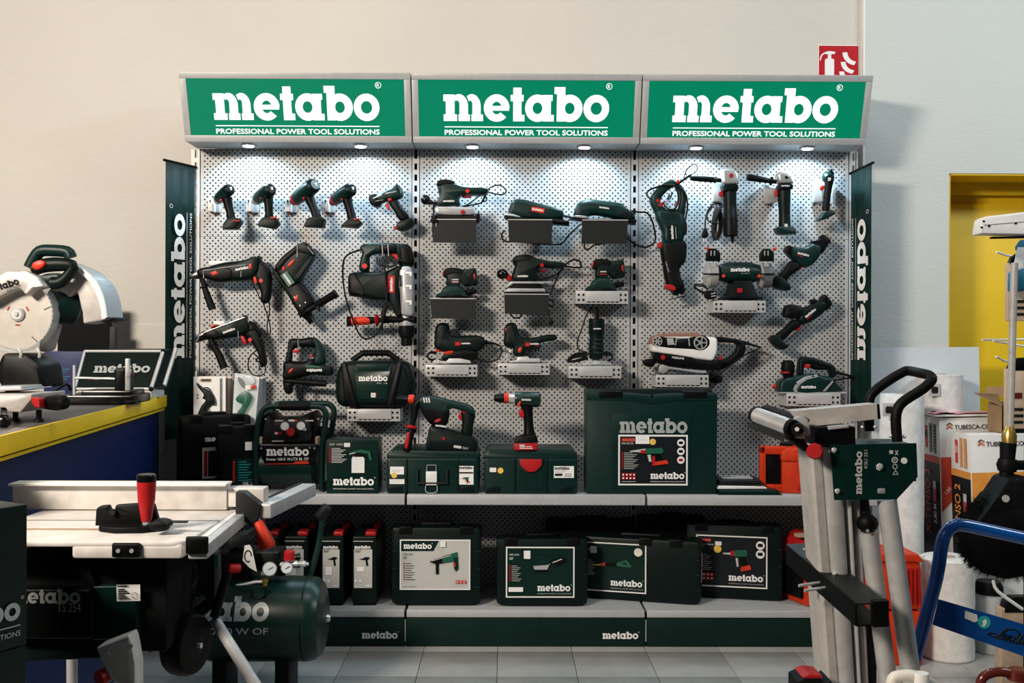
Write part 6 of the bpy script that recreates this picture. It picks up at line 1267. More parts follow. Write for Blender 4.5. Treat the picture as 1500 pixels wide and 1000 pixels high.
# clamping stand in front of the case
Yv = CT(*z(620, 545)).y
t = tool('clamping_stand', 'black cast clamping stand with silver guide rods on the counter', 'tool stand', *z(700, 540), Yv)
o = CT(*z(430, 540)); wd = W(*z(1020, 500), Yv).x-W(*z(430, 540), Yv).x; L2 = Loc((o.x, o.y, ZC), .05)
part(t, 'base_plate', L2.box(0, .002, 0, wd, .035, .22, .006), 'black_gloss'); part(t, 'base_step', L2.box(wd*.3, .03, .02, wd*.96, .052, .18, .006), 'black_gloss'); part(t, 'base_foot', L2.box(wd*.9, .001, -.01, wd*1.03, .016, .03, .003), 'black')
part(t, 'column', L2.box(wd*.70, .03, .04, wd*.86, .135, .14, .01), 'black'); part(t, 'slide_plate', L2.box(wd*.86, .03, .03, wd*.915, .17, .045, .002), 'alu'); part(t, 'guide_rod', MB().tube([L2.p(wd*.17, .03, .05), L2.p(wd*.17, .145, .05)], .0055, 10), 'alu'); part(t, 'guide_rod', MB().tube([L2.p(wd*.17, .098, .05), L2.p(wd*.72, .094, .05)], .0045, 10), 'alu')
part(t, 'clamp_screw', MB().tube([L2.p(wd*.9, .10, .03), L2.p(wd*.93, .13, .03)], .007, 8), 'chrome'); part(t, 'side_lever', MB().tube([L2.p(-.02, .05, .04), L2.p(.02, .075, .05), L2.p(.03, .05, .06)], .006, 8, 3), 'rubber')
# mitre saw
z2 = Z(0, 350, 5.263); Yc = -1.42; Sm = S(Yc)
t = tool('mitre_saw', 'silver and green mitre saw with round blade on the counter', 'saw', 40, 610, Yc); OR[t.name].z = ZC; t.location.z = ZC
put(blob(z2((430, 400), (520, 330), (560, 260), (570, 190), (600, 188), (700, 240), (800, 330), (860, 450), (890, 605), (850, 630), (690, 660), (678, 560), (650, 430), (632, 402), (580, 460), (540, 425)), Yc+.07, .10, .012, 0, 4), 'rear_guard', t, 'alu_paint')
arc = [(590, 190), (690, 235), (790, 325), (850, 440), (875, 560), (880, 610)]; arc2 = [(840, 625), (835, 560), (800, 440), (745, 340), (660, 262), (575, 215)]
put(blob(z2(*arc, *arc2), Yc+.06, .12, .006, 1), 'guard_rim', t, 'white'); put(blob(z2((700, 235), (800, 320), (862, 440), (892, 605), (872, 610), (845, 450), (785, 335), (690, 245)), Yc+.06, .13, .004, 1), 'clear_rim', t, 'sheet')
put(blob(z2((840, 630), (930, 605), (935, 618), (850, 645)), Yc+.06, .12, .003, 0), 'guard_lip', t, 'black')
put(blob(z2((0, 290), (90, 247), (230, 247), (330, 300), (382, 372), (310, 382), (240, 442), (190, 387), (110, 410), (0, 470), (-60, 500), (-60, 310)), Yc-.03, .07, .014, 0, 4), 'blade_cover', t, 'alu_paint')
put(blob(z2((165, 262), (235, 250), (330, 302), (382, 370), (310, 380), (280, 350), (230, 300)), Yc-.03, .078, .01, 0, 3), 'cover_stripe', t, 'white')
f, w_ = face_px(z2(-95, 425), z2(150, 345), Yc-.0655); f.logo(0, 0, w_, 'black_gloss'); f.put('lettering', t); f, w_ = face_px(z2(60, 410), z2(160, 368), Yc-.0655); f.text('KGS 254 M', 0, 0, .010, 'panel_grey', w_); f.put('model_print', t)
bc = W(*z2(140, 578), Yc-.02); rb = 268/5.263/Sm
m = MB(); N = 48; pts = []
for k in range(N):
    a0 = 6.2832*k/N; pts += [(math.cos(a0)*rb, math.sin(a0)*rb), (math.cos(a0+.09)*rb*.975, math.sin(a0+.09)*rb*.975)]
m.prism([V(p) for p in pts], bc, UX, UZ, UY, -.0015, .0015); bl = put(m, 'saw_blade', t, 'blade')
put(MB().lathe(bc-UY*.002, bc-UY*.012, [(0, 56/5.263/Sm), (.6, 54/5.263/Sm), (1, 40/5.263/Sm)], 24), 'arbor_flange', bl, 'alu'); put(MB().lathe(bc-UY*.012, bc-UY*.017, [(0, .008), (1, .007)], 6), 'arbor_bolt', bl, 'silver')
for a0 in (.2, 1.8, 3.4, 5.3): put(MB().box(bc+V((math.cos(a0)*rb*.86, -.002, math.sin(a0)*rb*.86)), (rb*.22, .001, .0025), Matrix.Rotation(-a0-.25, 3, 'Y')), 'expansion_slot', bl, 'panel_grey')
for a0 in (.5, 2.6, 4.7): put(MB().box(bc+V((math.cos(a0)*rb*.31, -.0025, math.sin(a0)*rb*.31)), (.014, .001, .004), Matrix.Rotation(-a0+1.57, 3, 'Y')), 'arrow_mark', bl, 'red')
m = MB(); rr = rb*1.06
m.loft([[bc+V((math.cos(a)*r_, y_, math.sin(a)*r_)) for r_, y_ in ((rr, -.03), (rr*1.02, -.0), (rr, .03), (rr*.985, .03), (rr*1.0, 0), (rr*.985, -.03))] for a in (math.radians(-150+k*8) for k in range(27))], (True, True)); put(m, 'clear_guard', t, 'clear')
for x in (150, 295): put(MB().tube([W(*z2(x-10, 840), Yc-.05), W(*z2(x+12, 880), Yc-.05), W(*z2(x+8, 910), Yc-.045)], .005, 8, 3), 'guard_strut', t, 'alu')
put(MB().lathe(W(*z2(400, 500), Yc+.04), W(*z2(590, 530), Yc+.10), [(0, .055), (.3, .06), (.8, .06), (1, .04)], 20), 'motor', t, 'green'); put(blob(z2((340, 640), (460, 640), (400, 860), (330, 870)), Yc+.06, .06, .01, 0, 4), 'saw_arm', t, 'alu_paint')
hd = MB(); hd.tube([W(*z2(a, b), Yc-.0) for a, b in ((230, 220), (260, 160), (310, 95), (400, 88), (520, 100), (545, 140))], .019, 14, 3); put(hd, 'carry_handle', t, 'green')
put(MB().tube([W(*z2(a, b), Yc-.02) for a, b in ((255, 235), (340, 205), (450, 195), (560, 205), (540, 260), (470, 330), (400, 340))], [.02, .022, .022, .018, .016, .018, .02], 14, 3), 'grip', t, 'green_dark')
pblob(t, 'trigger', z2((265, 200), (330, 165), (372, 195), (300, 242)), Yc-.03, .045, 'red_orange', bev=.006); put(blob(z2((330, 290), (470, 265), (500, 310), (400, 380), (350, 350)), Yc+.01, .06, .012), 'handle_root', t, 'green')
# base of the mitre saw
z = Z(0, 490, 5.262)
put(blob(z((60, 240), (110, 140), (280, 140), (400, 220), (420, 400), (120, 440), (60, 330)), Yc+.03, .16, .02, 0, 5), 'pivot_block', t, 'black'); put(blob(z((-90, 450), (292, 450), (380, 442), (380, 478), (296, 580), (205, 575), (180, 545), (-90, 540)), Yc-.16, .22, .006, 0, 2), 'base_table', t, 'alu_paint')
put(blob(z((-90, 395), (280, 385), (290, 415), (-90, 430)), Yc-.08, .20, .004, 0), 'turntable', t, 'alu'); put(blob(z((-40, 285), (108, 280), (112, 390), (-40, 400)), Yc-.02, .02, .003, 0), 'fence', t, 'silver')
put(MB().lathe(W(*z(300, 525), Yc-.2), W(*z(505, 522), Yc-.28), [(0, .014), (.2, .016), (.35, .02), (.7, .024), (.95, .02), (1, .012)], 16), 'clamp_handle', t, 'rubber'); put(blob(z((258, 480), (330, 490), (335, 560), (290, 560), (262, 510)), Yc-.27, .04, .006, 0, 2), 'lock_lever', t, 'red')
for c in ((300, 610), (120, 610)): a_ = W(*z(c[0], c[1]-30), Yc-.22); put(MB().lathe(V((a_.x, a_.y, ZC+.001)), V((a_.x, a_.y, a_.z)), [(0, .014), (.25, .013), (.3, .008), (1, .008)], 14), 'foot', t, 'rubber')
put(MB().ball(W(*z(30, 665), Yc-.40), .02, 14), 'front_knob', t, 'black_gloss'); put(MB().tube([W(*z(30, 665), Yc-.39), W(*z(30, 560), Yc-.2)], .008, 8), 'knob_stem', t, 'black')
# dark board and blue packs behind the saw
YB_ = -.06; a, b = W(84, 430, YB_), W(159.5, 470, YB_); t = thing('dark_board', 'tall dark board standing behind the mitre saw', 'board', ((a.x+b.x)/2, YB_, ZC))
put(MB().box(((a.x+b.x)/2, YB_+.02, (ZC+W(100, 436, YB_).z)/2), (b.x-a.x, .04, W(100, 436, YB_).z-ZC-.002), None, .004), 'board', t, 'back_dark'); a = W(169, 478, YB_); put(MB().box((a.x-.016, YB_+.02, (ZC+a.z)/2), (.032, .03, a.z-ZC-.002), None, .003), 'corrugated_edge', t, 'panel_grey')
a, b = W(64, 514, -.22), W(140, 556, -.22); t = thing('blue_pack', 'blue printed pack lying behind the mitre saw', 'packaging', ((a.x+b.x)/2, -.2, ZC))
put(MB().box(((a.x+b.x)/2, -.16, (a.z+ZC)/2), (b.x-a.x, .12, a.z-ZC-.002), None, .003), 'carton', t, 'blue_print'); f = Face(V((a.x+.02, -.2205, ZC+.02)), UX, UZ); bars(f, .0, .10, 8, .0105, .09, 'teal_blue', .005, False); bars(f, .12, .10, 8, .0105, .04, 'teal_blue', .005, False); f.put('print', t)

# ------------------------------------------------------------------ table saw
ZT = .85; hz_0 = Z(0, 680, 3.125)
FR, BR = WZ(278, 793, ZT), WZ(332, 746, ZT); FL = WZ(20, 793, ZT)
t = thing('table_saw', 'table saw with grey table, long fence and red push handle', 'saw', (FL.x+.2, (FR.y+BR.y)/2, 0))
x0, x1, y0, y1 = FL.x-.12, (FR.x+BR.x)/2+.01, FR.y, BR.y+.03
m = MB(); p = roundpoly([V((x0, y0)), V((x1, y0)), V((x1, y1)), V((x0, y1))], .035, 6); m.prism(p, V((0, 0, 0)), UX, UY, UZ, ZT-.012, ZT, .004); tb = put(m, 'saw_table', t, 'pale_plastic')
ap = [V(q) for q in P2(hz_0((325, 352), (830, 352), (835, 415), (345, 415)), y0+.02)]; put(MB().box((W(*hz_0(580, 380), y0).x, y0+.16, ZT-.021), (ap[1].x-ap[0].x, .32, .032), None, .008), 'apron', tb, 'pale_plastic')
put(MB().box(((x0+x1)/2-.1, y0+.13, ZT+.0004), (x1-x0-.2, .02, .001)), 'mitre_slot', tb, 'tan'); put(MB().box(((x0+x1)/2, y0+.24, ZT+.0004), (x1-x0, .002, .001)), 'table_joint', tb, 'panel_grey')
hz_ = Z(0, 680, 3.125)
a = W(*hz_(578, 392), y0-.004); m = MB().box(a, (.058, .012, .030), None, .004); bk = put(m, 'front_bracket', t, 'black')
for dx_ in (-.014, .014): put(MB().disc(a+V((dx_, -.006, 0)), -UY, .0045, 10, .003), 'bolt', bk, 'chrome')
fy = y1-.05; fl_, fr_ = W(*hz_(55, 200), fy), W(*hz_(1038, 205), fy); fh_ = W(*hz_(500, 92), fy).z-ZT
fe = put(MB().box(((fl_.x+fr_.x)/2, fy+.02, ZT+.002+fh_/2), (fr_.x-fl_.x, .04, fh_), None, .003), 'fence', t, 'pale_plastic'); put(MB().box(((fl_.x+fr_.x)/2, fy+.012, ZT+fh_+.001), (fr_.x-fl_.x+.005, .058, .006), None, .002), 'fence_cap', fe, 'white')
e0 = W(*hz_(1085, 195), fy+.01); put(MB().box((fr_.x+.045, fy+.03, ZT+.002+fh_*.46), (.09, .05, fh_*.72), None, .003), 'fence_end', t, 'pale_plastic')
ex = W(*hz_(1120, 160), fy+.02).x
m = MB(); m.prism([V((0, 0)), V((.055, -.03)), V((.06, .03)), V((.02, fh_*.95)), V((0, fh_*.95))], V((ex-.01, fy, ZT-.01)), UX, UZ, UY, -.03, .05, .004); put(m, 'clamp_block', t, 'panel_grey')
A0, A1 = W(*hz_(905, 372), y0-.02), W(*hz_(1110, 262), y0+.42)
rl = put(MB().box((A0+A1)/2+UZ*.002, (.04, (A1-A0).length, .03), Matrix.Rotation(-math.atan2(A1.x-A0.x, A1.y-A0.y), 3, 'Z'), .004), 'guide_rail', t, 'alu'); put(MB().box(A0+V((0, -.004, .002)), (.046, .012, .036), None, .004), 'rail_cap', rl, 'black')
d_ = (A1-A0).normalized(); put(MB().box((A0+A1)/2+UZ*.0175-V((.006, 0, 0)), (.012, (A1-A0).length*.8, .001), Matrix.Rotation(-math.atan2(A1.x-A0.x, A1.y-A0.y), 3, 'Z')), 'scale_strip', rl, 'white')
B0 = W(*hz_(1215, 190), fy+.06); put(MB().box(B0+V((.03, .10, 0)), (.05, .36, .035), Matrix.Rotation(-.12, 3, 'Z'), .004), 'rear_rail', t, 'alu'); put(MB().box(B0+V((.012, .10, .018)), (.008, .34, .004), Matrix.Rotation(-.12, 3, 'Z')), 'rail_slot', t, 'black')
put(MB().lathe(W(*hz_(1180, 258), fy-.02), W(*hz_(1228, 385), fy-.03), [(0, .006), (.05, .012), (.4, .016), (.85, .021), (1, .018)], 16), 'clamp_lever', t, 'red_orange'); put(MB().ball(W(*hz_(1178, 256), fy-.02), .008, 10), 'lever_tip', t, 'white')
# mitre gauge on the table
zg = Z(150, 690, 5.556); yg = WZ(225, 782, ZT).y
t = thing('mitre_gauge', 'black mitre gauge with upright red handle standing on the saw table', 'gauge', (W(225, 782, yg).x, yg, ZT))
gx = W(*zg(240, 500), yg).x; m = MB()
hp = [V((-.132, 0)), V((-.12, -.03)), V((-.05, -.055)), V((.05, -.05)), V((.12, -.015)), V((.13, .01))]
m.prism([V((q.x*.58, q.y*.8)) for q in hp], V((W(186, 775, yg).x, yg+.045, 0)), UX, UY, UZ, ZT+.001, ZT+.014, .003); put(m, 'protractor_base', t, 'rubber')
yb_ = yg+.055; m = blob(zg((-48, 440), (-40, 300), (-10, 278), (60, 272), (70, 300), (95, 320), (112, 300), (118, 270), (300, 258), (425, 262), (462, 385), (460, 430)), yb_, .018, .004, 0, 2); put(m, 'stop_face', t, 'black')
put(MB().disc(W(*zg(88, 330), yb_-.012), -UY, .007, 14, .006), 'set_screw', t, 'panel_grey')
hb_ = W(*zg(358, 412), yg+.03); put(MB().lathe(hb_, hb_+UZ*.10, [(0, .008), (.02, .011), (.5, .0185), (.85, .0205), (.9, .0205)], 18), 'handle', t, 'red'); put(MB().lathe(hb_+UZ*.089, hb_+UZ*.105, [(0, .0206), (.8, .0206), (1, .018)], 18), 'handle_cap', t, 'black_gloss'); put(MB().lathe(hb_-UZ*.006, hb_+UZ*.002, [(0, .008), (1, .009)], 12), 'handle_nut', t, 'chrome')
put(blob(zg((420, 400), (500, 390), (552, 415), (550, 450), (500, 465), (415, 460)), yg, .05, .008, 1), 'pointer_block', t, 'rubber'); put(MB().box(W(*zg(600, 412), yg+.01), (.05, .012, .003)), 'guide_bar', t, 'panel_grey')
# saw body and undercarriage
t = thing('saw_undercarriage', 'dark green saw body with transport wheel and folding legs below the grey table', 'saw base', (W(120, 900, -2.3).x, -2.3, 0))
yf = y0+.10
hz = hz_
def fb(pts, Y, t_, bev=.006, rnd=3): return blob(hz(*pts), Y, t_, bev, 0, rnd)
put(MB().box(((x0+x1)/2-.02, y0+.27, ZT-.16), (x1-x0-.10, .36, .20), None, .01), 'main_housing', t, 'back_dark')
bx_ = put(fb([(90, 545), (462, 545), (470, 770), (90, 770)], yf, .10, .008, 4), 'blade_housing', t, 'black'); put(fb([(250, 450), (380, 445), (440, 470), (470, 545), (410, 550), (380, 480), (270, 478)], yf, .06), 'dust_pipe', t, 'black')
put(fb([(462, 532), (660, 528), (668, 765), (466, 775)], yf+.02, .10, .006, 3), 'side_panel', t, 'green'); put(fb([(-40, 765), (670, 765), (660, 850), (-40, 880)], yf+.03, .10, .006, 3), 'lower_panel', t, 'green_dark')
f, w_ = face_px(hz(50, 636), hz(370, 634), yf-.0505); f.logo(0, 0, w_, 'silver_print', stretch=1.0); f.put('lettering', t); f, w_ = face_px(hz(262, 675), hz(370, 675), yf-.0505); f.text('TS 254', 0, 0, .020, 'silver_print', w_); f.put('model_print', t)
f, w_ = face_px(hz(535, 626), hz(643, 624), yf-.0305); f.rect(0, 0, w_, w_*.70, 'white_print'); f.logo(.001, w_*.60, w_*.5, 'black'); [f.rect(.003, w_*(.5-.08*k), w_*(.3+.1*(k % 3)), .002, 'panel_grey') for k in range(6)]; f.polys(ring(w_*.78, w_*.25, w_*.13, w_*.13, w_*.11, w_*.11, 0, 360, 16), 'panel_grey'); f.put('rating_plate', t)
put(fb([(690, 420), (1000, 400), (1000, 640), (700, 850)], yf+.22, .06, .006, 4), 'front_housing', t, 'green_dark'); yq = yf+.17
f = Face(W(*hz(815, 580), yq), UX, UZ, -UY); f.polys(ring(0, 0, .057, .057, .032, .032, 190, 350, 20), 'panel_grey'); [f.polys([[(math.cos(a)*.05, math.sin(a)*.05), (math.cos(a+.03)*.05, math.sin(a+.03)*.05), (math.cos(a+.03)*.056, math.sin(a+.03)*.056), (math.cos(a)*.056, math.sin(a)*.056)]], 'white_print') for a in (3.4+.15*k for k in range(17))]; f.put('tilt_scale', t)
put(MB().lathe(W(*hz(815, 510), yq+.01), W(*hz(815, 510), yq-.02), [(0, .045), (.5, .05), (1, .04)], 20), 'hand_wheel', t, 'black_gloss'); 
f, w_ = face_px(hz(850, 680), hz(945, 615), yq); f.logo(0, 0, w_, 'silver_print', stretch=1.6); f.put('side_lettering', t)
wc = W(*hz(852, 822), yf+.10); ax = V((.96, -.28, 0)).normalized(); rw = 140/3.125/S(yf+.1)
put(MB().lathe(wc-ax*.028, wc+ax*.028, [(0, rw*.62), (.03, rw*.9), (.2, rw*.98), (.5, rw), (.8, rw*.98), (.97, rw*.9), (1, rw*.66)], 36), 'transport_wheel', t, 'rubber'); put(MB().lathe(wc+ax*.02, wc+ax*.03, [(0, rw*.64), (.6, rw*.6), (1, rw*.2)], 28), 'wheel_hub', t, 'black'); put(MB().lathe(wc+ax*.03, wc+ax*.04, [(0, .006), (1, .006)], 10), 'axle', t, 'chrome')
bkp = put(fb([(462, 822), (608, 765), (622, 800), (640, 900), (640, 1010), (650, 1200), (600, 1200), (585, 1000), (520, 960)], y0-.07, .05, .006, 3), 'leg_bracket', t, 'pale_plastic')
for p in ((492, 870), (597, 830)): put(MB().disc(W(*hz(*p), y0-.096), -UY, .006, 12, .004), 'bolt', bkp, 'chrome')
put(MB().lathe(W(*hz(520, 945), y0-.07), W(*hz(445, 985), y0-.10), [(0, .014), (.9, .016), (1, .012)], 14), 'lock_knob', t, 'red'); 
a = W(*hz(985, 715), yf+.15); b = W(*hz(1170, 1010), yf-.02); d_ = (b-a); k = (a.z-.0)/(-d_.z); put(MB().tube([a, a+d_*k], .013, 12), 'leg', t, 'alu'); put(MB().tube([W(*hz(330, 860), yf+.25), V((W(*hz(330, 860), yf+.25).x-.02, yf+.3, 0.0))], .013, 12), 'leg', t, 'alu')
a = W(*hz(625, 1000), y0-.07); put(MB().tube([a, V((a.x+.01, a.y, 0))], .014, 12), 'leg', t, 'alu')
a = W(*hz(1010, 640), yf+.12); put(MB().tube([W(*hz(1040, 500), yf+.16), W(*hz(1010, 600), yf+.14), W(*hz(980, 700), yf+.13)], .011, 10), 'leg_joint', t, 'black'); put(MB().box(W(*hz(992, 440), yf+.1), (.012, .012, .03), None, .003), 'lock_pin', t, 'green_sticker')
# pair of stacked printed boxes in the left foreground
R_ = W(40, 738, -2.72); 
yw = 1.05; uu = V((math.cos(yw), math.sin(yw), 0)); h1 = (W(40, 738, -2.72)-W(40, 944, -2.72)).z
o = R_-uu*.34; o.z = R_.z-h1
t = thing('printed_box', 'dark green printed box with white lettering, upper of two at the left edge', 'box', o, 'boxes stacked at the left edge'); L = Loc(o, yw)
part(t, 'carton', L.box(0, .001, 0, .34, h1, .30, .002), 'green_print'); f = L.face(0, 0, -.0006); k = h1/206; f.logo(.34-.215, .052*1, .200, 'white_print', True); f.rect(.12, .040, .205, .002, 'white_print'); f.text('PROFESSIONAL POWER TOOL SOLUTIONS', .06, .022, .010, 'white_print', .265); f.put('print', t)
o2 = V(o); o2.z = 0; t = thing('printed_box', 'dark green printed box with a white picture panel, lower of two at the left edge', 'box', o2, 'boxes stacked at the left edge'); L = Loc(o2, yw); h2 = o.z-.001
part(t, 'carton', L.box(-.005, 0, 0, .338, h2, .30, .002), 'green_print'); f = L.face(0, 0, -.0006); f.rrect(.16, h2-.22, .14, .16, .03, 'white_print'); f.rrect(.17, h2-.21, .12, .10, .02, 'panel_grey'); f.put('print', t)
a = R_+V((-.06, .0, .004)); t = thing('chrome_fitting', 'small chrome fitting lying on the upper printed box', 'fitting', (R_.x-.12, R_.y-.10, R_.z)); put(MB().tube([(R_.x-.15, R_.y-.10, R_.z+.012), (R_.x-.10, R_.y-.06, R_.z+.014), (R_.x-.07, R_.y-.05, R_.z+.011)], [.012, .013, .010], 10, 3), 'pipe', t, 'chrome'); put(MB().lathe((R_.x-.155, R_.y-.105, R_.z+.014), (R_.x-.14, R_.y-.09, R_.z+.014), [(0, .0135), (1, .0135)], 6), 'nut', t, 'chrome')

# ------------------------------------------------------------------ large floor compressor
Yk = -.95; z = Z(320, 740, 4.167); t = thing('floor_compressor', 'large dark green compressor tank with gauges and red knob on the floor', 'compressor', (W(400, 905, Yk).x, Yk, 0))
ca, cbb = W(290, 905, Yk), W(479, 905, Yk); L_ = (cbb-ca).length; r_ = 60.5/S(Yk)
put(MB().lathe(ca, cbb, [(0, r_*.4), (.03, r_*.75), (.08, r_*.95), (.13, r_), (.87, r_), (.92, r_*.97), (.965, r_*.86), (.99, r_*.6), (1, r_*.25)], 40), 'tank', t, 'green_gloss'); put(MB().lathe(ca+(cbb-ca)*.845, ca+(cbb-ca)*.86, [(0, r_*1.003), (1, r_*1.003)], 40, False), 'weld_seam', t, 'green_dark')
put(MB().lathe(cbb-UX*.002, cbb+UX*.012, [(0, .014), (.6, .014), (1, .010)], 12), 'drain_bolt', t, 'chrome')
yfk = Yk-r_-.001
f, w_ = face_px((232, 910), (392, 910), yfk); cyl = []
def bands(ps, st):
    """cut flat polygons into narrow horizontal strips so that they can follow a curve"""
    def clip(p, c, sg):
        o = []
        for i in range(len(p)):
            a, b = p[i-1], p[i]; ia, ib = (a[1]-c)*sg >= 0, (b[1]-c)*sg >= 0
            if ia != ib: q = (c-a[1])/(b[1]-a[1]); o.append((a[0]+(b[0]-a[0])*q, c))
            if ib: o.append(b)
        return o
    out = []
    for p in ps:
        y = math.floor(min(q[1] for q in p)/st)*st; ymax = max(q[1] for q in p)
        while y < ymax:
            q = clip(clip(p, y, 1), y+st, -1) if len(p) > 2 else []
            if len(q) > 2: out.append(q)
            y += st
    return out
def curved(f, cy, cz, r):     # wrap flat print onto the tank
    for q in f.mb.v:
        dz_ = q.z-cz; q.y = cy-math.sqrt(max(1e-6, r*r-dz_*dz_))-.0022
ww = (392-232)/S(yfk); f.polys(bands(LOGO, .12), 'silver_print', ww/LOGO_W, ww/LOGO_W); tp_, tw_ = text_mesh('BASIC 250-50 W OF', .008); f.polys(bands(tp_, .2), 'silver_print', ww*.97/tw_, .032, ww*.03, -.045); curved(f, Yk, ca.z, r_); f.put('lettering', t)
put(MB().disc(W(*z(303, 607), Yk-.10), -UY, .009, 14, .006), 'tank_screw', t, 'chrome')
top = ca.z+r_
put(blob(z((90, 180), (205, 150), (200, 210), (130, 240), (60, 240)), Yk, .12, .01, 0, 3), 'motor_cover', t, 'panel_grey'); put(blob(z((235, 265), (360, 260), (400, 260), (395, 380), (340, 400), (240, 380)), Yk-.02, .10, .01, 0, 4), 'pressure_switch', t, 'black'); put(blob(z((40, 250), (235, 260), (240, 470), (40, 500)), Yk+.04, .16, .03, 0, 8), 'pump_housing', t, 'black')
for c, n in (((312, 388), 0), ((417, 382), 1)):
    rr_ = (44, 36)[n]/4.167/S(Yk-.1); g = put(MB().lathe(W(*z(*c), Yk-.085), W(*z(*c), Yk-.11), [(0, rr_), (.8, rr_), (1, rr_*.93)], 24), 'pressure_gauge', t, 'chrome'); put(MB().lathe(W(*z(*c), Yk-.11), W(*z(*c), Yk-.1106), [(0, rr_*.86), (1, rr_*.86)], 24), 'dial', g, 'sheet'); put(MB().box(W(*z(*c), Yk-.112), (rr_*1.2, .001, .002), Matrix.Rotation(-.6, 3, 'Y')), 'needle', g, 'black')
put(MB().lathe(W(*z(433, 332), Yk-.08), W(*z(433, 275), Yk-.08), [(0, .019), (.2, .0195), (.9, .0185), (1, .015)], 18), 'regulator_knob', t, 'red'); put(MB().lathe(W(*z(130, 385), Yk-.06), W(*z(68, 388), Yk-.08), [(0, .016), (.8, .0175), (1, .014)], 16), 'safety_cap', t, 'red')
put(MB().lathe(W(*z(465, 355), Yk-.08), W(*z(550, 358), Yk-.08), [(0, .010), (.2, .011), (.25, .008), (.5, .008), (.55, .011), (.8, .011), (.85, .006), (1, .006)], 12), 'air_coupling', t, 'chrome'); put(MB().lathe(W(*z(380, 360), Yk-.06), W(*z(480, 355), Yk-.08), [(0, .008), (1, .009)], 10), 'manifold', t, 'alu'); put(MB().lathe(W(*z(286, 490), Yk-.06), W(*z(286, 445), Yk-.06), [(0, .010), (.4, .010), (.5, .013), (1, .012)], 8), 'brass_fitting', t, 'gold')
put(MB().tube([W(*z(a, b), Yk-.06) for a, b in ((280, 465), (220, 468), (170, 480), (110, 490))], .006, 8, 3), 'air_pipe', t, 'alu'); put(MB().tube([W(*z(a, b), Yk-.11) for a, b in ((200, 510), (205, 555), (245, 570), (285, 550), (290, 505))], .004, 8, 3), 'cable_loop', t, 'cable')
put(blob(z((160, 245), (190, 240), (205, 265), (235, 405), (190, 380), (148, 335)), Yk-.12, .002, 0, 0), 'paper_tag', t, 'white'); f = Face(W(*z(160, 345), Yk-.1216), UX, UZ, -UY); f.polys(ring(.012, .02, .014, .022, .010, .017, 0, 300, 14), 'black'); f.put('tag_print', t)
put(MB().tube([W(473, 757, Yk+.2), W(470, 775, Yk+.2), W(466, 800, Yk+.19), W(452, 850, Yk+.12)], .011, 10, 3), 'push_handle', t, 'green'); put(MB().lathe(W(467, 758, Yk+.2), W(480, 741, Yk+.2), [(0, .017), (.1, .02), (.9, .02), (1, .016)], 14), 'handle_grip', t, 'panel_grey')
for x in (420, 330): a = W(x, 955, Yk); put(MB().box((a.x, Yk, (top-2*r_)*.5+.01), (.05, .16, top-2*r_+.03), None, .004), 'foot', t, 'black')
# ------------------------------------------------------------------ folded saw stand on the right
z = Z(1090, 530, 4.167); z2 = Z(1130, 740, 3.848); Y = -2.10
t = thing('saw_stand', 'folded aluminium saw stand with dark green plate, roller and black loop handle', 'stand', (W(1270, 900, Y).x, Y, 0))
def down(a, b, Y, r, mat, nm, seg=16, top=None):
    """tube through two pixels, continued to the floor"""
    A, B = W(*a, Y), W(*b, Y); d = B-A; k = A.z/(-d.z); return put(MB().tube([A, A+d*k], r, seg), nm, t, mat)
gp = put(MB().prism([V((q.x, q.z)) for q in (W(*z(*p), Y) for p in ((525, 505), (1050, 495), (1058, 700), (930, 838), (550, 842)))], V((0, 0, 0)), UX, UZ, UY, Y-.002, Y+.002), 'side_plate', t, 'green_dark'); gp.data.materials[0] = MATS['green']
q = [W(*z(525, 505), Y), W(*z(1050, 495), Y)]; put(MB().box(((q[0].x+q[1].x)/2, Y+.075, q[0].z-.001), (q[1].x-q[0].x, .15, .003)), 'top_plate', t, 'green'); put(MB().box((q[1].x-.001, Y+.075, q[0].z-.045), (.003, .15, .09)), 'end_plate', t, 'green_dark')
f = Face(W(*z(718, 806), Y-.0022), UZ, -UX, -UY); ln = W(*z(718, 545), Y).z-W(*z(718, 806), Y).z; f.logo(0, 0, ln, 'grey_print', stretch=.82); f.put('lettering', t)
f = Face(W(*z(752, 648), Y-.0022), UZ, -UX, -UY); f.text('KSU 251', 0, 0, .0085, 'grey_print', W(*z(750, 538), Y).z-W(*z(750, 648), Y).z); f.put('model_print', t)
f = Face(W(*z(918, 690), Y-.0022), UX, UZ, -UY); k = 1/4.167/S(Y)
f.poly([(-14*k, 2*k), (24*k, 2*k), (6*k, 34*k)], 'grey_print'); f.poly([(-6*k, 6*k), (16*k, 6*k), (6*k, 26*k)], 'green'); f.polys(ring(2*k, 52*k, 16*k, 16*k, 11*k, 11*k, 0, 360, 14), 'grey_print'); f.circ(0, 92*k, 20*k, 'grey_print'); f.polys(ring(0, 92*k, 12*k, 12*k, 6*k, 6*k, 0, 360, 12), 'green'); f.rect(-34*k, 130*k, 24*k, 22*k, 'grey_print'); f.poly([(0, 125*k), (6*k, 122*k), (22*k, 150*k), (16*k, 153*k)], 'grey_print'); f.poly([(16*k, 122*k), (22*k, 125*k), (4*k, 153*k), (0, 150*k)], 'grey_print'); f.put('pictograms', t)
for c, r in (((550, 538), .0062), ((570, 788), .0062), ((826, 640), .0085)): put(MB().lathe(W(*z(*c), Y-.002), W(*z(*c), Y-.009), [(0, r*1.15), (.3, r*1.1), (.35, r*.8), (1, r*.7)], 8), 'bolt', t, 'chrome')
put(MB().disc(W(*z(976, 602), Y-.002), -UY, .0078, 18, .002), 'round_hole_cap', t, 'white'); put(MB().box(W(*z(838, 787), Y-.003), (.019, .004, .013), None, .003), 'slot_bolt', t, 'chrome')
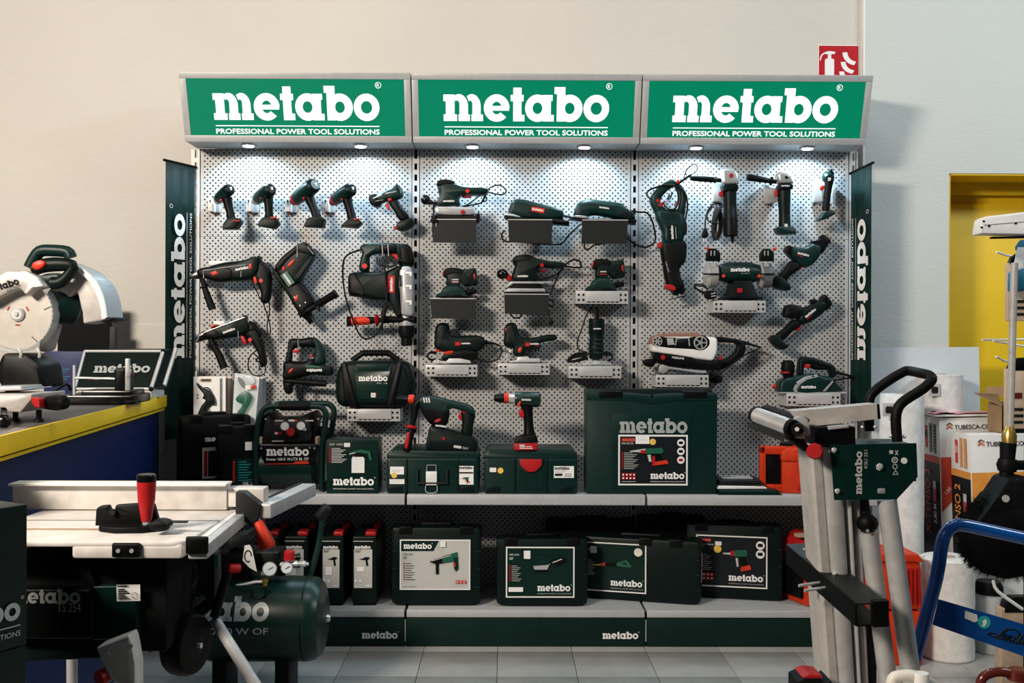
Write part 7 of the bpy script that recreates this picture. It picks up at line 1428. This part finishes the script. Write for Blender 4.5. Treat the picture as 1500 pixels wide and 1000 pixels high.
# aluminium profile column
tt = t
def strip(xa0, xa1, xb0, xb1, Y0, dep, mat, nm, ytop=515):
    """leaning extruded bar: pixel x range at y=640 and at y=1000"""
    def xx(u0, u1, y): return u0+(u1-u0)*(y-640)/360
    A0, A1 = W(xx(xa0, xb0, ytop), ytop, Y0), W(xx(xa1, xb1, ytop), ytop, Y0); yb = 500+1.2713*S(Y0); B0, B1 = W(xx(xa0, xb0, yb), yb, Y0), W(xx(xa1, xb1, yb), yb, Y0)
    m = MB(); bv = .004
    def sec(a, b): w_ = b.x-a.x; return [V((a.x+c[0]*w_, a.y+c[1]*dep, a.z)) for c in ((.0, .25), (.06, .06), (.25, 0), (.75, 0), (.94, .06), (1, .25), (1, 1), (0, 1))]
    m.loft([sec(A0, A1), sec(B0, B1)]); return put(m, nm, tt, mat)
strip(1184, 1206, 1211, 1232, Y+.03, .10, 'alu_paint', 'column_profile', 655); strip(1204, 1232, 1231, 1254, Y+.02, .08, 'alu', 'column_profile', 655); strip(1232.5, 1238, 1254, 1258, Y+.05, .05, 'panel_grey', 'column_groove', 732); strip(1238, 1243, 1258, 1262, Y+.02, .08, 'alu', 'column_profile', 732); strip(1244, 1257, 1262, 1274, Y+.035, .07, 'alu_paint', 'column_profile', 732)
down((1272.5, 779), (1301, 1000), Y+.03, .0225, 'alu', 'inner_leg'); down((1299, 731), (1336, 1000), Y-.0+.02, .0235, 'alu', 'outer_leg')
put(MB().ball(W(1270.5, 766, Y+.03), .0265, 18, 1, 1, .95), 'leg_cap', t, 'rubber'); put(MB().disc(W(1270.5, 777, Y), -UY, .004, 10, .003), 'cap_screw', t, 'chrome'); put(MB().tube([W(1264, 730, Y+.05), W(1268, 760, Y+.05)], .014, 12), 'strut', t, 'panel_grey')
# loop handle
put(MB().tube([W(*z(a, b), Yh) for a, b, Yh in ((765, 420, Y+.13), (762, 250, Y+.13), (790, 185, Y+.13), (880, 115, Y+.13), (970, 62, Y+.13), (1010, 55, Y+.13), (1085, 70, Y+.07), (1130, 82, Y+.04), (1145, 110, Y+.02), (1090, 165, Y+.02), (980, 235, Y+.02), (938, 285, Y+.02), (926, 360, Y+.02), (935, 485, Y+.02))], .0128, 14, 3), 'loop_handle', t, 'rubber')
for p in ((722, 397), (800, 397), (895, 452), (978, 455)): put(MB().ball(W(*z(*p), Y+.02), .005, 8), 'handle_bolt', t, 'chrome')
# arm and roller
q = [W(*z(300, 300), Y+.03), W(*z(820, 256), Y+.0), W(*z(830, 346), Y+.0), W(*z(330, 402), Y+.03)]; m = MB(); m.loft([q, [p+V((.0, .06, 0)) for p in q]]); put(m, 'support_arm', t, 'alu_paint'); q = [W(*z(812, 256), Y-.002), W(*z(826, 258), Y-.002), W(*z(834, 347), Y-.002), W(*z(818, 349), Y-.002)]; m = MB(); m.loft([q, [p+V((0, .064, 0)) for p in q]]); put(m, 'arm_end_cap', t, 'black')
put(blob(z((395, 385), (640, 385), (640, 500), (400, 500)), Y+.05, .10, .006, 0, 2), 'arm_clamp', t, 'black'); put(blob(z((510, 392), (630, 383), (632, 400), (512, 412)), Y-.0, .02, .002, 0), 'arm_lever', t, 'alu')
ra, rb_ = W(*z(78, 325), Y+.10), W(*z(285, 402), Y-.02); put(MB().lathe(ra, rb_, [(0, .0185), (.01, .0205), (.99, .0205), (1, .0185)], 28), 'roller', t, 'chrome'); ax = (rb_-ra).normalized()
put(MB().lathe(rb_, rb_+ax*.012, [(0, .0235), (1, .022)], 20), 'roller_end', t, 'rubber'); put(MB().lathe(ra-ax*.008, ra, [(0, .021), (1, .023)], 20), 'roller_end', t, 'rubber'); put(MB().disc(W(*z(322, 410), Y-.045), -UY, .0052, 12, .003), 'roller_bolt', t, 'white')
put(MB().lathe(W(*z(320, 408), Y-.02), W(*z(320, 408), Y-.04), [(0, .0175), (.6, .0175), (1, .013)], 20), 'bearing_cap', t, 'rubber')
put(blob(z((290, 350), (330, 330), (385, 345), (405, 445), (370, 450), (350, 470), (280, 455)), Y-.005, .012, .003, 0, 3), 'roller_bracket', t, 'alu')
q = [W(*z(35, 365), Y+.12), W(*z(255, 440), Y-.01), W(*z(240, 490), Y-.01), W(*z(20, 395), Y+.12)]; m = MB(); m.loft([q, [p+V((.012, .035, .0)) for p in q]]); put(m, 'roller_cradle', t, 'panel_grey'); q = [W(*z(105, 270), Y+.13), W(*z(140, 258), Y+.13), W(*z(385, 340), Y+.02), W(*z(350, 350), Y+.02)]; m = MB(); m.loft([q, [p-V((0, 0, .006)) for p in q]]); put(m, 'cradle_top', t, 'panel_grey')
put(blob(z((240, 450), (330, 430), (390, 520), (370, 550), (300, 500)), Y+.02, .04, .005, 0, 3), 'knob_arm', t, 'rubber'); put(MB().lathe(W(*z(432, 545), Y-.0), W(*z(432, 545), Y-.035), [(0, .019), (.2, .021), (.85, .021), (1, .017)], 8), 'clamp_knob', t, 'red')
# black stop bracket across the column
A, B = W(1168, 797, Y+.22), W(1272, 884, Y-.14); d = B-A; ln = d.length; d.normalize(); yw = math.atan2(d.y, d.x)
o = A-V((0, 0, .03)); sl = math.asin(d.z); L = Loc(A, yw)
wv = UZ.cross(d).normalized(); up_ = d.cross(wv); wv = wv if wv.x > 0 else -wv
def quad_bar(p0, p1, w0, w1, h0, h1, nm, mat):
    m = MB(); m.loft([[P+wv*a+UZ*b for a, b in ((w0, h0), (w1, h0), (w1, h1), (w0, h1))] for P in (p0, p1)]); return put(m, nm, t, mat)
quad_bar(A, B, -.03, .045, -.002, .002, 'bracket_top', 'panel_grey'); quad_bar(A, B, -.033, -.029, -.05, .002, 'bracket_side', 'black'); quad_bar(A, B, -.03, .045, -.052, -.048, 'bracket_bottom', 'black'); quad_bar(A+d*(ln-.01), B+d*.004, .012, .05, -.054, .006, 'bracket_end', 'rubber')
for k in (.12, .36, .56): put(MB().disc(A+d*(ln*k)+wv*.0+UZ*.002, UZ, .006, 12, .004), 'bracket_screw', t, 'chrome')
for k in (.52, .60): a = A+d*(ln*k)-wv*.03-UZ*.022; put(MB().tube([a, a-wv*.05+V((-.01, -.01, -.004))], .0038, 8), 'stud', t, 'chrome')
put(blob(z2((118, 965), (160, 945), (250, 945), (268, 985), (310, 955), (315, 1100), (118, 1100)), Y-.05, .08, .006, 0, 2), 'lower_clamp', t, 'rubber'); put(blob(z2((150, 942), (190, 925), (260, 930), (266, 948), (160, 952)), Y-.05, .07, .004, 0, 2), 'lower_clamp_cap', t, 'red')
a = W(*z2(545, 780), Y+.06); put(MB().box((a.x+.006, a.y, .45), (.02, .03, .25)), 'leg_spacer', t, 'black')

# ------------------------------------------------------------------ things stacked by the right wall
def wallbox(px, py, pyt, Y): a = W(px, py, Y); b = W(px, pyt, Y); return a, b
a, b = W(1276, 509, .06), W(1434, 508, .06); q0 = V((a.x, -.06, 0.02)); t = thing('white_sheet', 'large white plastic sheet leaning against the wall beside the yellow door', 'sheet', ((a.x+b.x)/2, -.05, 0))
m = MB(); xo = .02; m.loft([[V((a.x, .02, .003)), V((b.x+xo-.01, .02, .003)), V((b.x, .06, b.z)), V((a.x, .06, a.z))], [V((a.x, .028, .003)), V((b.x+xo-.01, .028, .003)), V((b.x, .068, b.z)), V((a.x, .068, a.z))]]); put(m, 'panel', t, 'sheet')
def roll(px, py, Y, wpx, label, mat, nm='foam_roll', zbot=0.0, sticker=None):
    c = W(px, py, Y); r = wpx/2/S(Y); t = thing(nm, label, 'roll', (c.x, c.y, zbot), 'white foam rolls'); h = c.z-zbot
    m = MB(); prof = [(0, r*.96), (.015, r)]+[(.02+k*.09, r*(1+.012*math.sin(k*2.3))) for k in range(11)]+[(.985, r), (1, r*.95)]; prof.sort(); m.lathe(V((c.x, c.y, zbot+.001)), c, prof, 28); put(m, 'wrap', t, mat); put(MB().lathe(c, c+UZ*.002, [(0, r*.3), (1, r*.3)], 20), 'core', t, 'tan')
    if sticker: s_ = W(sticker[0], sticker[1], Y-r); put(MB().box(s_, (.05, .004, .055), None, .001), 'printed_sticker', t, 'grey_print'); put(MB().box(s_-UY*.003, (.03, .002, .03), None, .008), 'sticker_mark', t, 'panel_grey')
    return t
roll(1321, 577, -.32, 62, 'tall white foam roll standing behind the saw stand', 'foam', sticker=(1302, 600))
roll(1376, 548, -.04, 64, 'white foam roll with a printed sticker rising behind the pink paper pad', 'foam', sticker=(1369, 571), zbot=W(1375, 612, -.20).z+.004)
roll(1388, 815, -.53, 74, 'short white wrapped roll standing on the floor behind the blue trolley', 'foam_warm')
roll(1346.5, 812, -.52, 16, 'narrow white wrapped roll partly hidden beside the orange crate', 'foam_warm')
# ladder cartons
def ladder_box(px, py, Y, d, ww, label, band, dark, tilt=.03):
    """tall carton: printed narrow side turned to the left, wide front with the maker's name"""
    tp = W(px, py, Y); t = thing('ladder_carton', label, 'box', (tp.x, tp.y, 0), 'ladder cartons'); h = tp.z; L = Loc(V((tp.x+h*math.tan(tilt), Y, .004)), 0, -tilt); H = h/math.cos(tilt)-.006
    part(t, 'carton', L.box(0, 0, 0, ww, H, d, .002), 'white'); part(t, 'top_tape', L.box(.004, H, d*.45, ww-.004, H+.0008, d*.55), 'tan')
    def side(a, b): return Face(L.p(-.001, b, d-a), -L.n, L.v, -L.u)
    f = side(0, 0)
    f.rect(.002, 0, d-.005, H*.785, dark); f.rect(.002, H*.785, d-.005, .030, band)
    f.rect(d*.24, H*.85, .026, .10, 'red_box'); f.rect(d*.24, H*.90, .026, .03, 'panel_grey' if band == 'red_box' else 'paper_pink')
    for k in (0, 1): f.rect(d*(.48+.22*k), H*.835, .026, .125, 'navy' if band == 'red_box' else 'orange_print'); [f.rect(d*(.48+.22*k)+.008, H*.84+.0135*j, .009, .008, 'grey_print') for j in range(9)]
    f.put('side_print', t)
    f2 = side(d*.52, H*.44); f2.lift = .007; f2.u, f2.v = L.v, L.n; f2.text('X-TENSO 2', 0, 0, .052, 'red_box' if band == 'red_box' else 'orange_print', H*.31, .012); f2.put('model_lettering', t)
    f2 = side(d*.84, H*.50); f2.lift = .007; f2.u, f2.v = L.v, L.n; f2.text('3.80 M', 0, 0, .030, 'white_print', .085, .01); f2.rect(.095, .0, .055, .03, 'red_box'); f2.rect(.152, 0, .035, .03, 'grey_print'); f2.put('size_lettering', t)
    f = L.face(0, 0, -.001)
    f.poly([(.002, H*.785+.03), (.002, H*.56), (ww*.16, H*.62), (ww*(.16 if band == 'red_box' else .9), H*.785+.03)], band); f.put('front_print', t)
    f3 = L.face(.03, H-.052, -.002)
    for j, c in enumerate(('red_box', 'orange_print', 'panel_grey')): f3.poly([(0, .003+j*.008), (.014, .012+j*.008), (.028, .003+j*.008), (.028, .008+j*.008), (.014, .017+j*.008), (0, .008+j*.008)], c)
    f3.put('maker_mark', t); f3 = L.face(.03, H-.052, -.002); f3.text('TUBESCA-COMABI', .036, .002, .020, 'navy', .215, .012); f3.put('maker_lettering', t)
    f4 = L.face(.02, H*.64, -.003); f4.u = (L.u*.7+L.v*.7).normalized(); f4.v = (L.v*.7-L.u*.7).normalized(); f4.text('3,80 m', 0, 0, .016, 'white_print', .06); f4.put('band_lettering', t); return t, L, H
ladder_box(1375.5, 612, -.20, .195, .36, 'white and black ladder carton with red band, the one farther left', 'red_box', 'navy')
ladder_box(1421, 636, -.40, .185, .30, 'white and black ladder carton with orange band, in front of the red one', 'orange_print', 'navy')
# pink pad on the first carton
a, b = W(1375.5, 612, -.20), W(1455, 604, -.2); t = thing('pink_pad', 'pink paper pad lying on the red-banded ladder carton', 'paper pad', (W(1410, 611, -.2).x, -.16, a.z))
L = Loc(V((W(1369, 610, -.21).x, -.215, a.z+.006)), .0, -.02); wd = W(1455, 604, -.21).x-W(1369, 604, -.21).x
part(t, 'white_sheets', L.box(.0, .0, .0, wd, .009, .085, .001), 'white'); m = MB(); n = 10
m.loft([[L.p(wd*.97*k/n, .011+(.006*math.sin(k*.9) if k < 5 else .002), c) for c in (-.004, .03, .06, .085)] for k in range(n+1)], (False, False), False); m.loft([[L.p(wd*.97*k/n, .0135+(.006*math.sin(k*.9) if k < 5 else .002), c) for c in (-.004, .03, .06, .085)] for k in range(n+1)], (False, False), False); part(t, 'pink_sheet', m, 'paper_pink')
a = W(1378, 600, -.40); part(t, 'staple', MB().box(L.p(.02, .019, .06), (.02, .01, .004)), 'black')
# open cardboard box with black packs
Yq = -.385; c0, c1 = W(1450, 636, Yq), W(1502, 580, Yq); t = thing('cardboard_box', 'open brown cardboard box with dark wrapped items on top of the cartons', 'box', (W(1480, 636, Yq).x, Yq+.05, W(1480, 637, Yq).z))
x0_, x1_ = W(1468, 600, Yq).x, W(1530, 600, Yq).x; z0_, z1_ = W(1480, 634, Yq).z, W(1480, 594, Yq).z
m = MB(); m.box(((x0_+x1_)/2, Yq, (z0_+z1_)/2), (x1_-x0_, .006, z1_-z0_)); put(m, 'front_side', t, 'black'); put(MB().box((x0_, Yq+.06, (z0_+z1_)/2), (.006, .12, z1_-z0_)), 'left_side', t, 'card'); put(MB().box(((x0_+x1_)/2, Yq+.12, (z0_+z1_)/2+.01), (x1_-x0_, .006, z1_-z0_)), 'back_side', t, 'card'); put(MB().box(((x0_+x1_)/2, Yq+.06, z0_+.003), (x1_-x0_, .11, .005)), 'bottom', t, 'card')
q = [W(1468, 594, Yq), W(1427, 575, Yq+.0), W(1462, 577, Yq+.11), W(1466, 594, Yq+.12)]; m = MB(); m.loft([q, [p-V((0, .001, .004)) for p in q]]); put(m, 'flap', t, 'card'); q = [W(1440, 579, Yq+.12), W(1447, 566, Yq+.14), W(1500, 565, Yq+.14), W(1500, 580, Yq+.12)]; m = MB(); m.loft([q, [p+V((0, .005, 0)) for p in q]]); put(m, 'flap', t, 'card')
for k, (x, y, w_, h_) in enumerate(((1470, 590, .05, .12), (1484, 586, .04, .10), (1462, 600, .05, .09), (1496, 592, .05, .12))):
    a = W(x+8, y, Yq+.03+.02*k); put(MB().box(a-UZ*.03, (w_, .03, h_), Matrix.Rotation(.3-.25*k, 3, 'Y'), .006), 'wrapped_item', t, 'black_gloss' if k % 2 else 'green_dark')
# hook rail display with poles at the right edge
YR = -1.05; t = thing('hook_display', 'display post at the right edge with white metal hooks', 'rack', (W(1520, 900, YR).x, YR, 0))
px_ = W(1506, 500, YR).x; put(MB().box((px_+.02, YR+.02, 1.0), (.03, .03, 2.0)), 'post', t, 'black')
put(MB().box((px_+.04, YR, .01), (.12, .12, .02)), 'foot_plate', t, 'black')
for pts in (((1500, 497), (1439, 497.5)), ((1500, 507), (1455, 499)), ((1500, 533), (1470, 528), (1459, 522)), ((1500, 378), (1475, 374), (1460, 369))): put(MB().tube([W(*p, YR-.03*i) for i, p in enumerate(pts)]+[], .0038, 8), 'hook', t, 'white')
YP = -1.25; t = thing('floor_squeegee', 'round black bristle head on a long metal pole with brass collar', 'brush', (W(1470, 850, YP).x, YP, W(1470, 855, YP).z))
put(MB().tube([W(1486, 385, YP), W(1479.5, 628, YP)], .0115, 14), 'pole', t, 'alu_paint'); c = W(1477, 640, YP); put(MB().lathe(W(1478, 652, YP), W(1478.5, 624, YP), [(0, .022), (.5, .024), (.8, .018), (1, .012)], 18), 'brass_collar', t, 'gold'); put(MB().lathe(W(1473, 715, YP), W(1477, 648, YP), [(0, .022), (.5, .0225), (1, .026)], 18), 'socket', t, 'rubber'); put(MB().lathe(W(1475, 690, YP), W(1476, 672, YP), [(0, .028), (.5, .034), (1, .028)], 18), 'clamp_ring', t, 'rubber'); put(MB().box(W(1492, 681, YP), (.07, .035, .03), None, .006), 'clamp_arm', t, 'rubber')
put(blob([(1448, 722), (1465, 696), (1492, 694), (1530, 725), (1540, 760), (1420, 760)], YP, .12, .02, 0, 5), 'head', t, 'rubber'); put(MB().disc(W(1473, 730, YP-.06), -UY, .012, 16, .003), 'badge', t, 'grey_print')
f = [(1500, 720), (1530, 740)]; put(MB().tube([W(1488, 702, YP-.05), W(1505, 725, YP-.05)], .006, 8), 'blue_strap', t, 'teal_blue')
cb_ = W(1475, 785, YP); Rb = 78/S(YP); m = MB(); rng = random.Random(3)
br = put(MB().ball(cb_, Rb*.93, 28, 1, .55, .86), 'bristle_body', t, 'bristle')
vs = MB()
for k in range(2600):
    a_ = rng.uniform(0, 6.283); e_ = rng.uniform(-1, 1)
    d = V((math.cos(a_), .45*e_, math.sin(a_)*.92)); d.normalize(); p0 = cb_+V((d.x*Rb*.82, d.y*Rb*.5, d.z*Rb*.75)); p1 = cb_+V((d.x*Rb, d.y*Rb*.62, d.z*Rb*.92))*1.0+V((rng.uniform(-.008, .008), rng.uniform(-.008, .008), rng.uniform(-.008, .008))); s_ = d.orthogonal().normalized()*.0016
    vs.poly([p0-s_, p0+s_, p1])
bo = put(vs, 'bristles', t, 'bristle'); bo['kind'] = 'stuff'
YQ = -1.35; t = thing('spray_lance', 'white plastic tool head with dark screws on a pole at the right edge', 'tool', (W(1500, 900, YQ).x+.06, YQ, 0))
put(blob([(1429, 344), (1432, 322), (1440, 318), (1545, 306), (1545, 346)], YQ, .06, .01, 0, 3), 'head', t, 'white'); put(MB().box(W(1485, 326, YQ-.0302), (.19, .001, .0015), Matrix.Rotation(-.09, 3, 'Y')), 'seam', t, 'panel_grey')
for p in ((1449, 331), (1488, 327), (1441, 324), (1438, 333)): put(MB().box(W(*p, YQ-.031), (.008, .002, .006), None, .002), 'screw_hole', t, 'black')
put(MB().box(W(1495, 347.5, YQ), (.19, .02, .006), Matrix.Rotation(-.02, 3, 'Y')), 'squeegee_blade', t, 'black'); a = W(1507, 350, YQ); put(MB().tube([a, V((a.x+.01, a.y, .01))], .011, 12), 'pole', t, 'alu_paint')
YT_ = -1.15
for k, (x0p, y0p, x1p, y1p, lb) in enumerate(((1476, 385, 1530, 470, 'pale tan hanging pack with black top, upper one at the right edge'), (1474, 540, 1530, 628, 'pale tan hanging pack with black top, lower one at the right edge'))):
    a, b = W(x0p, y0p, YT_), W(x1p, y1p, YT_); t = thing('hanging_pack', lb, 'packaging', (a.x, YT_, b.z), 'tan hanging packs'); put(MB().box(((a.x+b.x)/2, YT_+.01, (a.z+b.z)/2), (b.x-a.x, .02, a.z-b.z), None, .003), 'card', t, 'card_pale'); put(blob([(x0p, y0p+3), (x0p+4, y0p-8), (x0p+16, y0p-16), (x1p, y0p-18), (x1p, y0p+3)], YT_+.01, .022, .003, 0, 2), 'top_card', t, 'black'); f = Face(W(x0p+10, y1p-6, YT_-.0005), UX, UZ, -UY); [f.rect(.0, .004+.022*j, .035, .010, 'panel_grey') for j in range(3)]; f.rect(.0, .09, .03, .02, 'brown'); f.put('print', t)
a = W(1489, 395, YQ+.03); t = tool('blue_bottle', 'blue plastic tag holder with white label hanging at the right edge', 'tag', 1490, 425, -1.2); pblob(t, 'holder', [(1479, 398), (1500, 392), (1505, 425), (1478, 427)], -1.2, .03, 'teal_blue', rnd=3); pblob(t, 'label', [(1484, 396), (1490, 362), (1502, 362), (1498, 396)], -1.205, .006, 'white', smooth=0, bev=.001); pblob(t, 'strap', [(1488, 366), (1494, 352), (1500, 352), (1503, 366)], -1.2, .012, 'teal_blue', bev=.002)
# orange crate on the floor
Yo = -.65; a, b = W(1292, 812, Yo), W(1353, 905, Yo); o = V((a.x, Yo, 0)); t = thing('orange_crate', 'orange stackable crate on the floor behind the saw stand', 'crate', o); L = Loc(o); w_ = b.x-a.x; h_ = a.z
part(t, 'body', L.prism([(.0, 0), (w_, 0), (w_, h_*.48), (0, h_*.48)], 0, .2, .006, .01), 'orange_case'); part(t, 'upper_body', L.prism([(.0, h_*.50), (w_, h_*.50), (w_-.01, h_*.93), (.01, h_*.93)], .01, .2, .006, .01), 'orange_case'); part(t, 'lid', L.prism([(-.004, h_*.93), (w_+.004, h_*.93), (w_-.02, h_), (.0, h_)], 0, .205, .006), 'orange_case')
for k in range(4): part(t, 'rib', L.box(w_*(.6+.1*k), h_*.55, -.0, w_*(.63+.1*k), h_*.88, .012, .002), 'red')
# blue hand trolley
YB = -1.95; t = thing('hand_trolley', 'blue tubular hand trolley with blue nameplate', 'trolley', (W(1420, 900, YB).x, YB, 0))
A, B = W(1372, 845, YB), W(1331, 1000, YB); d = B-A; k = (A.z-.012)/(-d.z)
put(MB().tube([A+d*k, A+d*.5, A, W(1379, 800, YB), W(1386, 780, YB), W(1398, 770, YB), W(1412, 769, YB), W(1450, 777, YB), W(1500, 788, YB), W(1560, 801, YB), W(1585, 812, YB), W(1592, 840, YB), W(1585, 900, YB), V((W(1575, 960, YB).x, YB, .012))], .0170, 16, 3), 'frame_tube', t, 'blue_steel')
q = [W(1376, 878, YB), W(1540, 926, YB), W(1540, 975, YB), W(1367, 915, YB)]; m = MB(); m.loft([q, [p+V((0, .006, 0)) for p in q]]); pl = put(m, 'name_plate', t, 'blue_steel')
put(MB().box((W(1430, 990, YB).x, YB+.16, .02), (.45, .36, .02), None, .004), 'platform', t, 'blue_steel')
u = (q[1]-q[0]).normalized(); 
put(MB().prism([V((q_.x, q_.z)) for q_ in (W(1414, 894, YB), W(1431, 900, YB), W(1432, 909, YB), W(1427, 911, YB), W(1413, 905, YB))], V((0, 0, 0)), UX, UZ, UY, YB-.0015, YB), 'white_sticker', t, 'white'); ts = put(MB().lathe(W(1441.5, 911, YB), W(1441.5, 911, YB)-UY*.002, [(0, .0165), (1, .0165)], 24), 'round_sticker', t, 'teal_sticker')
f = Face(W(1437, 916, YB-.0022), UX, UZ, -UY); f.poly([(0, .0), (.006, .004), (.003, .01), (.01, .018), (.016, .012), (.014, .004), (.008, -.003)], 'white_print'); f.put('sticker_print', ts)
def sc(pts, r=.0022): return put(MB().tube([W(a, b, YB-.002) for a, b in pts], r, 6, 4), 'script_letter', t, 'navy')
zl = Z(1300, 900, 7.5)
def sl(*p, r=.0019): return sc(zl(*p), r)
sl((1180, 205), (1130, 195), (1105, 212), (1150, 235), (1200, 235), (1260, 190), (1320, 155), (1400, 165), (1445, 210), (1430, 240)); sl((1320, 158), (1265, 190), (1205, 245), (1180, 250), (1250, 262)); sl((1290, 205), (1262, 262), (1285, 270)); sl((1320, 225), (1290, 285), (1320, 250), (1360, 235), (1340, 290), (1350, 298)); sl((1440, 250), (1390, 255), (1370, 290), (1400, 310), (1450, 265), (1490, 215), (1440, 300), (1455, 320)); sl((1470, 310), (1520, 300), (1510, 275), (1475, 300), (1500, 335), (1530, 330))
# grey canister, packs and dark bin behind the trolley
c = W(1448, 868, -.47); t = thing('grey_canister', 'grey canister with dark lid standing behind the blue trolley', 'canister', (c.x, -.47, 0)); put(MB().lathe(V((c.x, -.47, .001)), V((c.x, -.47, c.z)), [(0, .050), (.02, .053), (.97, .053), (1, .05)], 24), 'body', t, 'panel_grey'); t.children[0].data.materials[0] = MATS['rack_grey']; put(MB().lathe(V((c.x, -.47, c.z)), V((c.x, -.47, c.z+.05)), [(0, .056), (.6, .056), (1, .045)], 24), 'lid', t, 'black')
a = W(1468, 882, -.9); t = thing('tan_pack', 'tall tan pack with a black rounded top card behind the trolley', 'packaging', (a.x+.05, -.9, 0)); put(MB().box((a.x+.09, -.88, (a.z-.02)/2), (.19, .05, a.z-.022), None, .003), 'carton', t, 'tan'); put(blob([(1467, 895), (1470, 880), (1480, 872), (1515, 872), (1515, 895)], -.885, .045, .003, 0, 2), 'top_card', t, 'black'); f = Face(V((a.x+.02, -.9056, a.z-.01)), UX, UZ, -UY); f.poly([(.01, .008), (.03, .022), (.045, .012), (.06, .02), (.075, .008)], 'grey_print'); f.put('mark', t)
put(MB().tube([W(1455, 850, -.93), W(1462, 866, -.93), W(1498, 892, -.93)], .006, 8, 3), 'white_tie', t, 'white')
# jug and brown can in the foreground
YJ = -2.34; c = W(1330, 1010, YJ); t = thing('white_jug', 'white plastic jug with cap and handle at the bottom edge', 'jug', (c.x, YJ, 0)); zt = W(1330, 1000, YJ).z
put(MB().box((c.x+.02, YJ, (zt-.03)/2), (.19, .14, zt-.03), None, .03), 'body', t, 'cream'); put(MB().tube([W(1306, 1012, YJ), W(1308, 994, YJ), W(1320, 989.5, YJ), W(1340, 990, YJ), W(1365, 1002, YJ), W(1375, 1015, YJ)], .013, 12, 3), 'handle', t, 'cream'); a = W(1350, 1004, YJ-.01); put(MB().lathe(a-UZ*.02, V((a.x, a.y, W(1350, 985, YJ-.01).z)), [(0, .017), (.9, .0165), (1, .015)], 18), 'cap', t, 'white')
c = W(1480, 1010, YJ); t = thing('brown_can', 'glossy brown can with loop handle in the lower right corner', 'can', (c.x, YJ, 0)); zt = W(1480, 1004, YJ).z; put(MB().box((c.x+.04, YJ+.02, (zt-.02)/2), (.24, .16, zt-.02), None, .03), 'body', t, 'brown'); put(MB().tube([W(1434, 1020, YJ), W(1437, 997, YJ), W(1447, 987, YJ), W(1468, 983.5, YJ), W(1490, 990, YJ), W(1515, 1000, YJ)], .0105, 12, 3), 'handle', t, 'brown'); put(MB().lathe(W(1492, 995, YJ), W(1492, 979, YJ), [(0, .024), (.8, .024), (1, .02)], 18), 'cap', t, 'brown')
